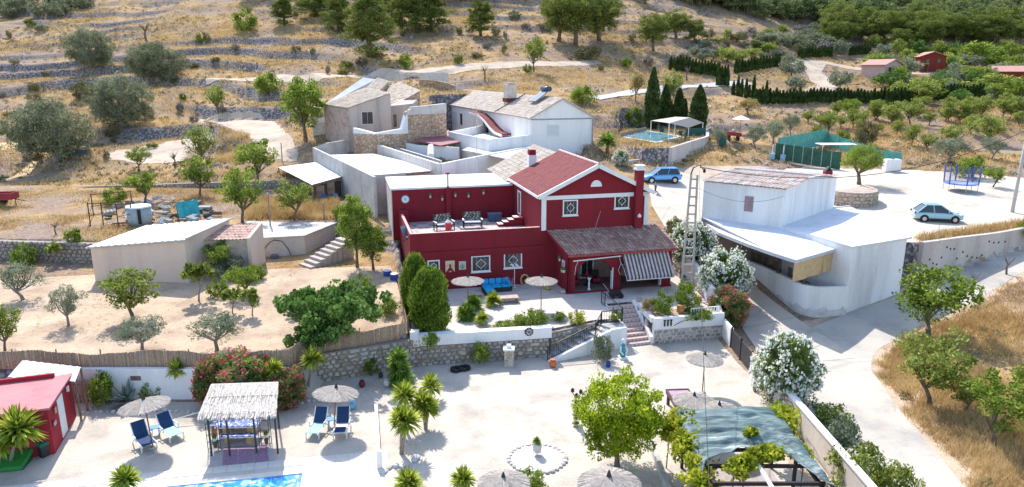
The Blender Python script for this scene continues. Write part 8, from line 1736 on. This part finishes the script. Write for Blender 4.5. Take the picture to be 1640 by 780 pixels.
for u, v, lb in ((1144, 540, 'black plastic bin with pale bag by the white boundary wall'),): t = thing('wheeled_bin', lb, 'bin', W(u, v, 0), .2); MB().box(-.28, .28, -.3, .3, 0, .85).build('body', M('bin_dark', (0, 0, 0)), t, bevel=.04); MB().cbox((0, 0, .9), (.6, .64, .08)).build('lid', M('barrel_lid', (0, 0, 0)), t)
t = thing('white_ornament_stand', 'cluster of white pots at the foot of the panel fence', 'pots', W(1208, 622, 0));
for i, (x, y) in enumerate(((0, 0), (.1, .5), (-.1, -.4))): MB().lathe([(.08, 0), (.15, .2), (.1, .45), (.14, .5)], (x, y, 0), 9).build('pot', trimM if i < 2 else M('tier_grey', (0, 0, 0)), t)
# ------------------------------------------------------------ pergola with blue-green tarpaulin and vines
pe = thing('vine_pergola', 'long pergola partly covered with a blue-green tarpaulin and vines, lower right', 'pergola'); bk_ = M('dark_beam', (.035, .025, .025), .7); X0, X1, Y0, Y1, PZ = 7.7, 11.75, 19.6, 28.3, 2.35
for y in np.arange(Y0, Y1 + .1, 1.2): MB().bar((X0 - .1, y, PZ), (X1 + .1, y, PZ), .09, .14).build('crossbeam', bk_, pe)
for x in (X0, X1): MB().bar((x, Y0 - .2, PZ - .14), (x, Y1 + .2, PZ - .14), .1, .14).build('side_beam', bk_, pe)
for x in (X0, X1):
 for y in (20.8, 23.2, 25.6, 28.0): MB().bar((x, y, 0), (x, y, PZ - .21), .12).build('post', bk_, pe)
MB().bar(((X0 + X1) / 2 - .1, Y0, PZ + .18), ((X0 + X1) / 2 - .1, Y1 - .3, PZ + .22), .14, .08).build('ridge_board', trimM, pe)
def tarpM():
 m, nt = nodes_of('blue_green_tarpaulin'); L = nt.links.new; out = N(nt, 'ShaderNodeOutputMaterial'); b = N(nt, 'ShaderNodeBsdfPrincipled', i_Roughness=.6); tc = N(nt, 'ShaderNodeTexCoord'); mp = N(nt, 'ShaderNodeMapping'); mp.inputs['Scale'].default_value = (.35, 2.6, 1); L(tc.outputs['Object'], mp.inputs[0])
 n = N(nt, 'ShaderNodeTexNoise', i_Scale=1.3, i_Detail=5.0, i_Roughness=.6, i_Distortion=.4); L(mp.outputs[0], n.inputs[0]); L(ramp(nt, n.outputs[0], [(.34, (.025, .055, .06)), (.46, (.07, .12, .125)), (.56, (.12, .18, .18)), (.68, (.36, .41, .39))]), b.inputs['Base Color'])
 bp = N(nt, 'ShaderNodeBump', i_Strength=.9, i_Distance=.12); L(n.outputs[0], bp.inputs['Height']); L(bp.outputs[0], b.inputs['Normal']); L(b.outputs[0], out.inputs[0]); return m
nx, ny = 44, 64; V, Fc = [], []
def tarpz(a, b): return PZ + .12 + .16 * math.sin(a * math.pi) ** .6 + .13 * abs(math.sin(b * 11 + 1.5 * math.sin(a * 4))) + .03 * math.sin(b * 47 + a * 7) + .02 * math.sin(a * 33 + b * 11) - (.6 * max(0, (.05 - a) / .05) + .5 * max(0, (a - .95) / .05))
for j in range(ny + 1):
 for i in range(nx + 1):
  a, b = i / nx, j / ny; edge = 24.9 - 2.6 * max(0, a - .72) / .28 + .25 * math.sin(a * 19) - 1.3 * max(0, .22 - a) / .22; y = edge + (Y1 + .35 - edge) * b; V.append((X0 - .45 + (X1 - X0 + .9) * a, y, tarpz(a, b)))
for j in range(ny):
 for i in range(nx): k = j * (nx + 1) + i; Fc.append((k, k + 1, k + nx + 2, k + nx + 1))
o = link('tarpaulin', npmesh('tarpaulin', V, Fc), tarpM(), pe); sm = o.modifiers.new('s', 'SOLIDIFY'); sm.thickness = .015
o = tag(MB().box(X0 + .05, X1 - .05, 20, Y1, .01, .03).build('pergola_floor', M('pergola_paving', (.42, .36, .35), .9, .1)), kind='structure')
def vine(pts, w, label, n=2200):
 r2 = np.random.default_rng(int(pts[0][0] * 10)); P = []
 for i in range(n // 40):
  t_ = r2.uniform(0, len(pts) - 1.001); k = int(t_); a, b = np.array(pts[k], float), np.array(pts[k + 1], float); c = a + (b - a) * (t_ - k) + r2.normal(size=3) * np.array([w, w, w * .7]) * .7; P.append(c + r2.normal(size=(40, 3)) * w * .33)
 P = np.concatenate(P); t = thing('grape_vine', label, 'vine', pts[0]); V, Fc = leafset(P - np.array(pts[0]), .17, .15, r2, 1.0); me = npmesh('vine_leaves', V, Fc); me.materials.append(LM['vine']); link('leaves', me, None, t)
 p0 = Vector(pts[0]); MB().tube([(0, 0, -p0.z), (.05, .05, -p0.z * .4), (0, 0, 0)] + [tuple(Vector(p) - p0) for p in pts[1:]], .03, 5).build('stem', barkM, t)
vine([(X0 - .2, 23.2, 1.9), (X0 - .3, 25.0, 2.1), (X0 - .2, 26.4, 2.2), (X0 - .1, 27.4, 2.2)], .38, 'yellow-green vine along the left side of the pergola', 6400)
vine([(X0 - .7, 28.0, 1.7), (X0 - .2, 28.5, 2.2), (X0 + .5, 28.3, 2.4)], .30, 'yellow-orange vine at the far left corner of the pergola', 3000); vine([(X1 + .1, 29.0, 1.9), (X1 + .5, 28.6, 2.2), (X1 + .4, 27.6, 2.3)], .40, 'yellow vine at the far right corner of the pergola', 3600)
vine([(X1 + .3, 25.6, 1.9), (X1 + .2, 26.4, 2.3)], .28, 'small vine on the right side of the pergola', 1000); vine([(X0 + .9, 23.9, 2.5), (X0 + 1.9, 24.5, 2.7), (X0 + 2.9, 24.9, 2.7)], .26, 'vine trailing across the middle of the tarpaulin', 3600); vine([(X0 + 2.1, 26.0, 2.7), (X0 + 2.5, 26.2, 2.8)], .22, 'little green tuft of vine on the tarpaulin', 600)
ar = thing('wire_arch', 'rusty wire garden arch between the pergola and the white lane wall', 'arch', V3(13.3, 30.2, 0)); rs = M('rusty_pipe', (0, 0, 0))
for y in (0, .8): MB().tube([(-.6, y, 0), (-.6, y, 1.3), (-.4, y, 1.75), (0, y, 1.95), (.4, y, 1.75), (.6, y, 1.3), (.6, y, 0)], .02, 5).build('hoop', rs, ar)
for z, x in ((.5, -.6), (1.3, -.6), (1.95, 0), (1.3, .6), (.5, .6)): MB().tube([(x, 0, z), (x, .8, z)], .012, 4).build('rung', rs, ar)
# ------------------------------------------------------------ masts, poles and cables
lm = thing('lattice_mast', 'tall concrete lattice mast by the white oleanders', 'mast'); bz = W(1099, 470, 1.55); tp_ = WY(1112, 280, bz.y); gm = M('mast_concrete', (.42, .38, .34), .9, .08); sd_ = V3(1, .1) * .0
for s in (-1, 1):
 MB().bar(bz + V3(.42 * s, 0, 0), tp_ + V3(.22 * s, 0, 0), .14, .12).build('leg', gm, lm)
for i in range(14): t_ = (i + .5) / 14; p = bz.lerp(tp_, t_); w = .42 + (.22 - .42) * t_; MB().bar(p - V3(w - .07, 0, 0), p + V3(w - .07, 0, 0), .10, .12).build('rung', gm, lm)
MB().tube([tp_ + V3(-.25, 0, 0), tp_ + V3(-.1, 0, .5), tp_ + V3(.35, 0, .7), tp_ + V3(.7, 0, .3)], .05, 6).build('bracket', blackM, lm); MB().lathe([(.08, 0), (.12, .1), (.05, .3)], tp_ + V3(.7, 0, .15), 8).build('insulator', blackM, lm)
up_ = thing('utility_pole', 'leaning grey utility pole at the right edge above the retaining wall', 'pole'); b0 = G(1621, 340); t0_ = WY(1648, 200, b0.y - .5); MB().tube([b0 - V3(0, 0, .3), t0_], [.16, .11], 10).build('shaft', M('pole_grey', (.44, .44, .46), .8, .05), up_, smooth=True); MB().bar(t0_ - V3(.6, 0, .3), t0_ + V3(.6, 0, -.3), .08).build('crossarm', woodM, up_)
def cable(label, a, b, sag, r=.018, n=18):
 t = thing('cable', label, 'cable', a); P = [a.lerp(b, i / n) - a - V3(0, 0, sag * 4 * (i / n) * (1 - i / n)) for i in range(n + 1)]; MB().tube(P, r, 5).build('strand', blackM, t)
ct = tp_ + V3(.35, 0, .55)
cable('thick overhead cable from the lattice mast over the white farm building', ct, t0_ - V3(0, 0, .4), 2.2, .028); cable('thin overhead cable from the mast to the white farm building', ct - V3(0, 0, 1.5), WY(1256, 314, ub.y), .7, .012)
cable('overhead cable falling from the mast toward the pergola', ct - V3(0, 0, .3), WY(1150, 1000, 14), 1.6, .014);
for i, (u, v) in enumerate([(1474, 408), (1500, 392), (1100, 215), (1262, 250)]): p = G(u, v); t = thing('fence_stake', ['thin stake above the retaining wall, left one', 'thin stake above the retaining wall, right one', 'thin stake on the pool terrace', 'thin stake near the netting'][i], 'stake', p); MB().tube([(0, 0, -.2), (0, 0, 1.6)], .025, 5).build('shaft', M('galvanised', (0, 0, 0)), t); MB().lathe([(.03, 1.6), (.01, 1.64)], n=5).build('cap', blackM, t)
# ------------------------------------------------------------ cars
def car(label, p, rz, L_, Wd, Hh, paint, suv=False, group=None):
 t = thing('parked_car', label, 'car', p, rz, group); h0 = .22 if suv else .18; belt = .98 if suv else .90; hw_ = Wd / 2
 sec = [(-L_ / 2, .42, .72, .80), (-L_ / 2 + .08, h0 + .06, .84, .93), (-L_ / 2 + .35, h0, belt - .02, .98), (-L_ * .30, h0, belt, 1.0), (0, h0, belt, 1.0), (L_ * .22, h0, belt - .02, 1.0), (L_ * .34, h0, belt - .10, .98), (L_ / 2 - .22, h0 + .02, belt - .20, .93), (L_ / 2 - .05, h0 + .1, belt - .30, .84), (L_ / 2, .38, .55, .76)]
 V, Fc = [], []; nr = 10
 for x, zb_, zt_, kw in sec:
  w = hw_ * kw; V += [(x, -w * .92, zb_), (x, -w, zb_ + (zt_ - zb_) * .3), (x, -w * 1.0, zb_ + (zt_ - zb_) * .65), (x, -w * .93, zt_ - .03), (x, -w * .6, zt_ + .01), (x, w * .6, zt_ + .01), (x, w * .93, zt_ - .03), (x, w, zb_ + (zt_ - zb_) * .65), (x, w, zb_ + (zt_ - zb_) * .3), (x, w * .92, zb_)]
 for i in range(len(sec) - 1):
  for j in range(nr): a = i * nr + j; b = i * nr + (j + 1) % nr; Fc.append((a, b, b + nr, a + nr))
 m = MB(); m.add(V, Fc); m.f.append(tuple(range(nr))); m.f.append(tuple(range((len(sec) - 1) * nr, len(sec) * nr))); body = m.build('body', paint, t, smooth=True)
 md = body.modifiers.new('sub', 'SUBSURF'); md.levels = md.render_levels = 2
 g = MB(); xb, xf = -L_ / 2 + .22, L_ * .27; rb, rf2_ = (-L_ / 2 + .55, L_ * .07) if suv else (-L_ / 2 + .9, L_ * .02); w0, w1 = hw_ * .90, hw_ * .72
 top = Hh - .04; g.add([(xb, -w0, belt - .03), (xf, -w0, belt - .05), (xf, w0, belt - .05), (xb, w0, belt - .03), (rb, -w1, top), (rf2_, -w1, top), (rf2_, w1, top), (rb, w1, top)], [(0, 1, 5, 4), (1, 2, 6, 5), (2, 3, 7, 6), (3, 0, 4, 7), (4, 5, 6, 7)]); g.build('windows', M('car_glass', (.015, .02, .025), .08, bump=0, spec=.7), t, bevel=.04)
 r_2 = MB(); q = .02; r_2.slab([(rb - .12, -w1 - .03, top + .04), (rf2_ + .05, -w1 - .03, top + .05), (rf2_ + .05, w1 + .03, top + .05), (rb - .12, w1 + .03, top + .04)], .06); r_2.build('roof', paint, t, bevel=.03)
 for s in (-1, 1):
  pl_2 = MB()
  for (xa, za_, xc, zc_) in ((xb + .02, belt - .02, rb - .02, top), (xf - .02, belt - .04, rf2_ + .02, top), ((xb + xf) / 2 - .1, belt - .03, (rb + rf2_) / 2 - .05, top)): pl_2.bar((xa, s * (w0 + .005), za_), (xc, s * (w1 + .012), zc_), .05, .07)
  pl_2.build('pillars', paint, t, kind='stuff'); MB().cbox((L_ * .17, s * (hw_ + .06), belt + .06), (.12, .16, .12)).build('mirror', paint, t, bevel=.03)
  MB().cbox((L_ / 2 - .14, s * hw_ * .66, .66), (.22, .34, .13), 0, 0, .3).build('headlight', M('lamp_glass', (.6, .62, .64), .1, bump=0), t, bevel=.03); MB().cbox((-L_ / 2 + .06, s * hw_ * .74, .80), (.1, .26, .2)).build('tail_light', M('red_lamp', (.4, .01, .01), .2, bump=0), t, bevel=.02)
  MB().cbox((0, s * (hw_ * 1.0 - .0), h0 + .1), (L_ * .5, .04, .12)).build('sill', blackM, t)
  for x in (-L_ * .30, L_ * .315):
   k = MB(); rw_ = .33 if suv else .29; k.tube([(x, s * (hw_ - .20), rw_), (x, s * (hw_ + .012), rw_)], rw_, 20); w_ = k.build('wheel', M('tyre_rubber', (.015, .015, .016), .8, bump=0), t); k = MB(); k.tube([(x, s * (hw_ + .0), rw_), (x, s * (hw_ + .025), rw_)], rw_ * .62, 10); k.build('rim', M('alloy', (.45, .46, .48), .3, metal=.7, bump=0), w_)
   k = MB(); k.tube([(x, s * (hw_ - .22), rw_ + .02), (x, s * (hw_ + .004), rw_ + .02)], rw_ + .06, 20); k.build('wheel_arch', blackM, t)
 MB().cbox((L_ / 2 - .01, 0, .42), (.05, Wd * .5, .14)).build('grille', blackM, t); MB().cbox((-L_ / 2 + .0, 0, .6), (.03, .5, .11)).build('number_plate', trimM, t); MB().cbox((L_ / 2 + .02, 0, .35), (.03, .5, .11)).build('number_plate', trimM, t)
 return t
def paintM(name, c):
 m = M(name, c, .28, .02, 1, 0, spec=.6); b = [n for n in m.node_tree.nodes if n.type == 'BSDF_PRINCIPLED'][0]; b.inputs['Coat Weight'].default_value = .6; b.inputs['Coat Roughness'].default_value = .06; return m
pc_ = G(1064, 293); car('bright blue small crossover parked by the pool terrace wall', pc_ + V3(-.3, .4, .02), R(187), 4.15, 1.78, 1.56, paintM('blue_paint', (.07, .36, .72)), True)
pc_ = G(1504, 356); car('pale blue hatchback parked in the gravel car park', pc_ + V3(0, .5, .02), R(-14), 3.85, 1.67, 1.50, paintM('pale_blue_paint', (.28, .48, .55)))
sc__ = thing('scooter', 'grey moped half hidden behind the crimson house corner', 'moped', G(1040, 306) + V3(.5, -.5, 0), R(80))
for x in (-.6, .6): k = MB(); k.tube([(x, -.05, .26), (x, .05, .26)], .26, 14); k.build('wheel', blackM, sc__)
MB().tube([(-.55, 0, .5), (0, 0, .45), (.35, 0, .5), (.55, 0, .9)], [.12, .14, .08, .06], 8).build('body', M('moped_grey', (.35, .34, .34), .4), sc__); MB().tube([(.5, -.3, .98), (.5, .3, .98)], .025, 6).build('handlebar', blackM, sc__); MB().box(-.6, .0, -.13, .13, .62, .72).build('seat', blackM, sc__, bevel=.03)
#print('TRIS', sum(len(o.data.loops) - 2 * len(o.data.polygons) for o in {o.data.name: o for o in bpy.data.objects if o.type == 'MESH'}.values()))
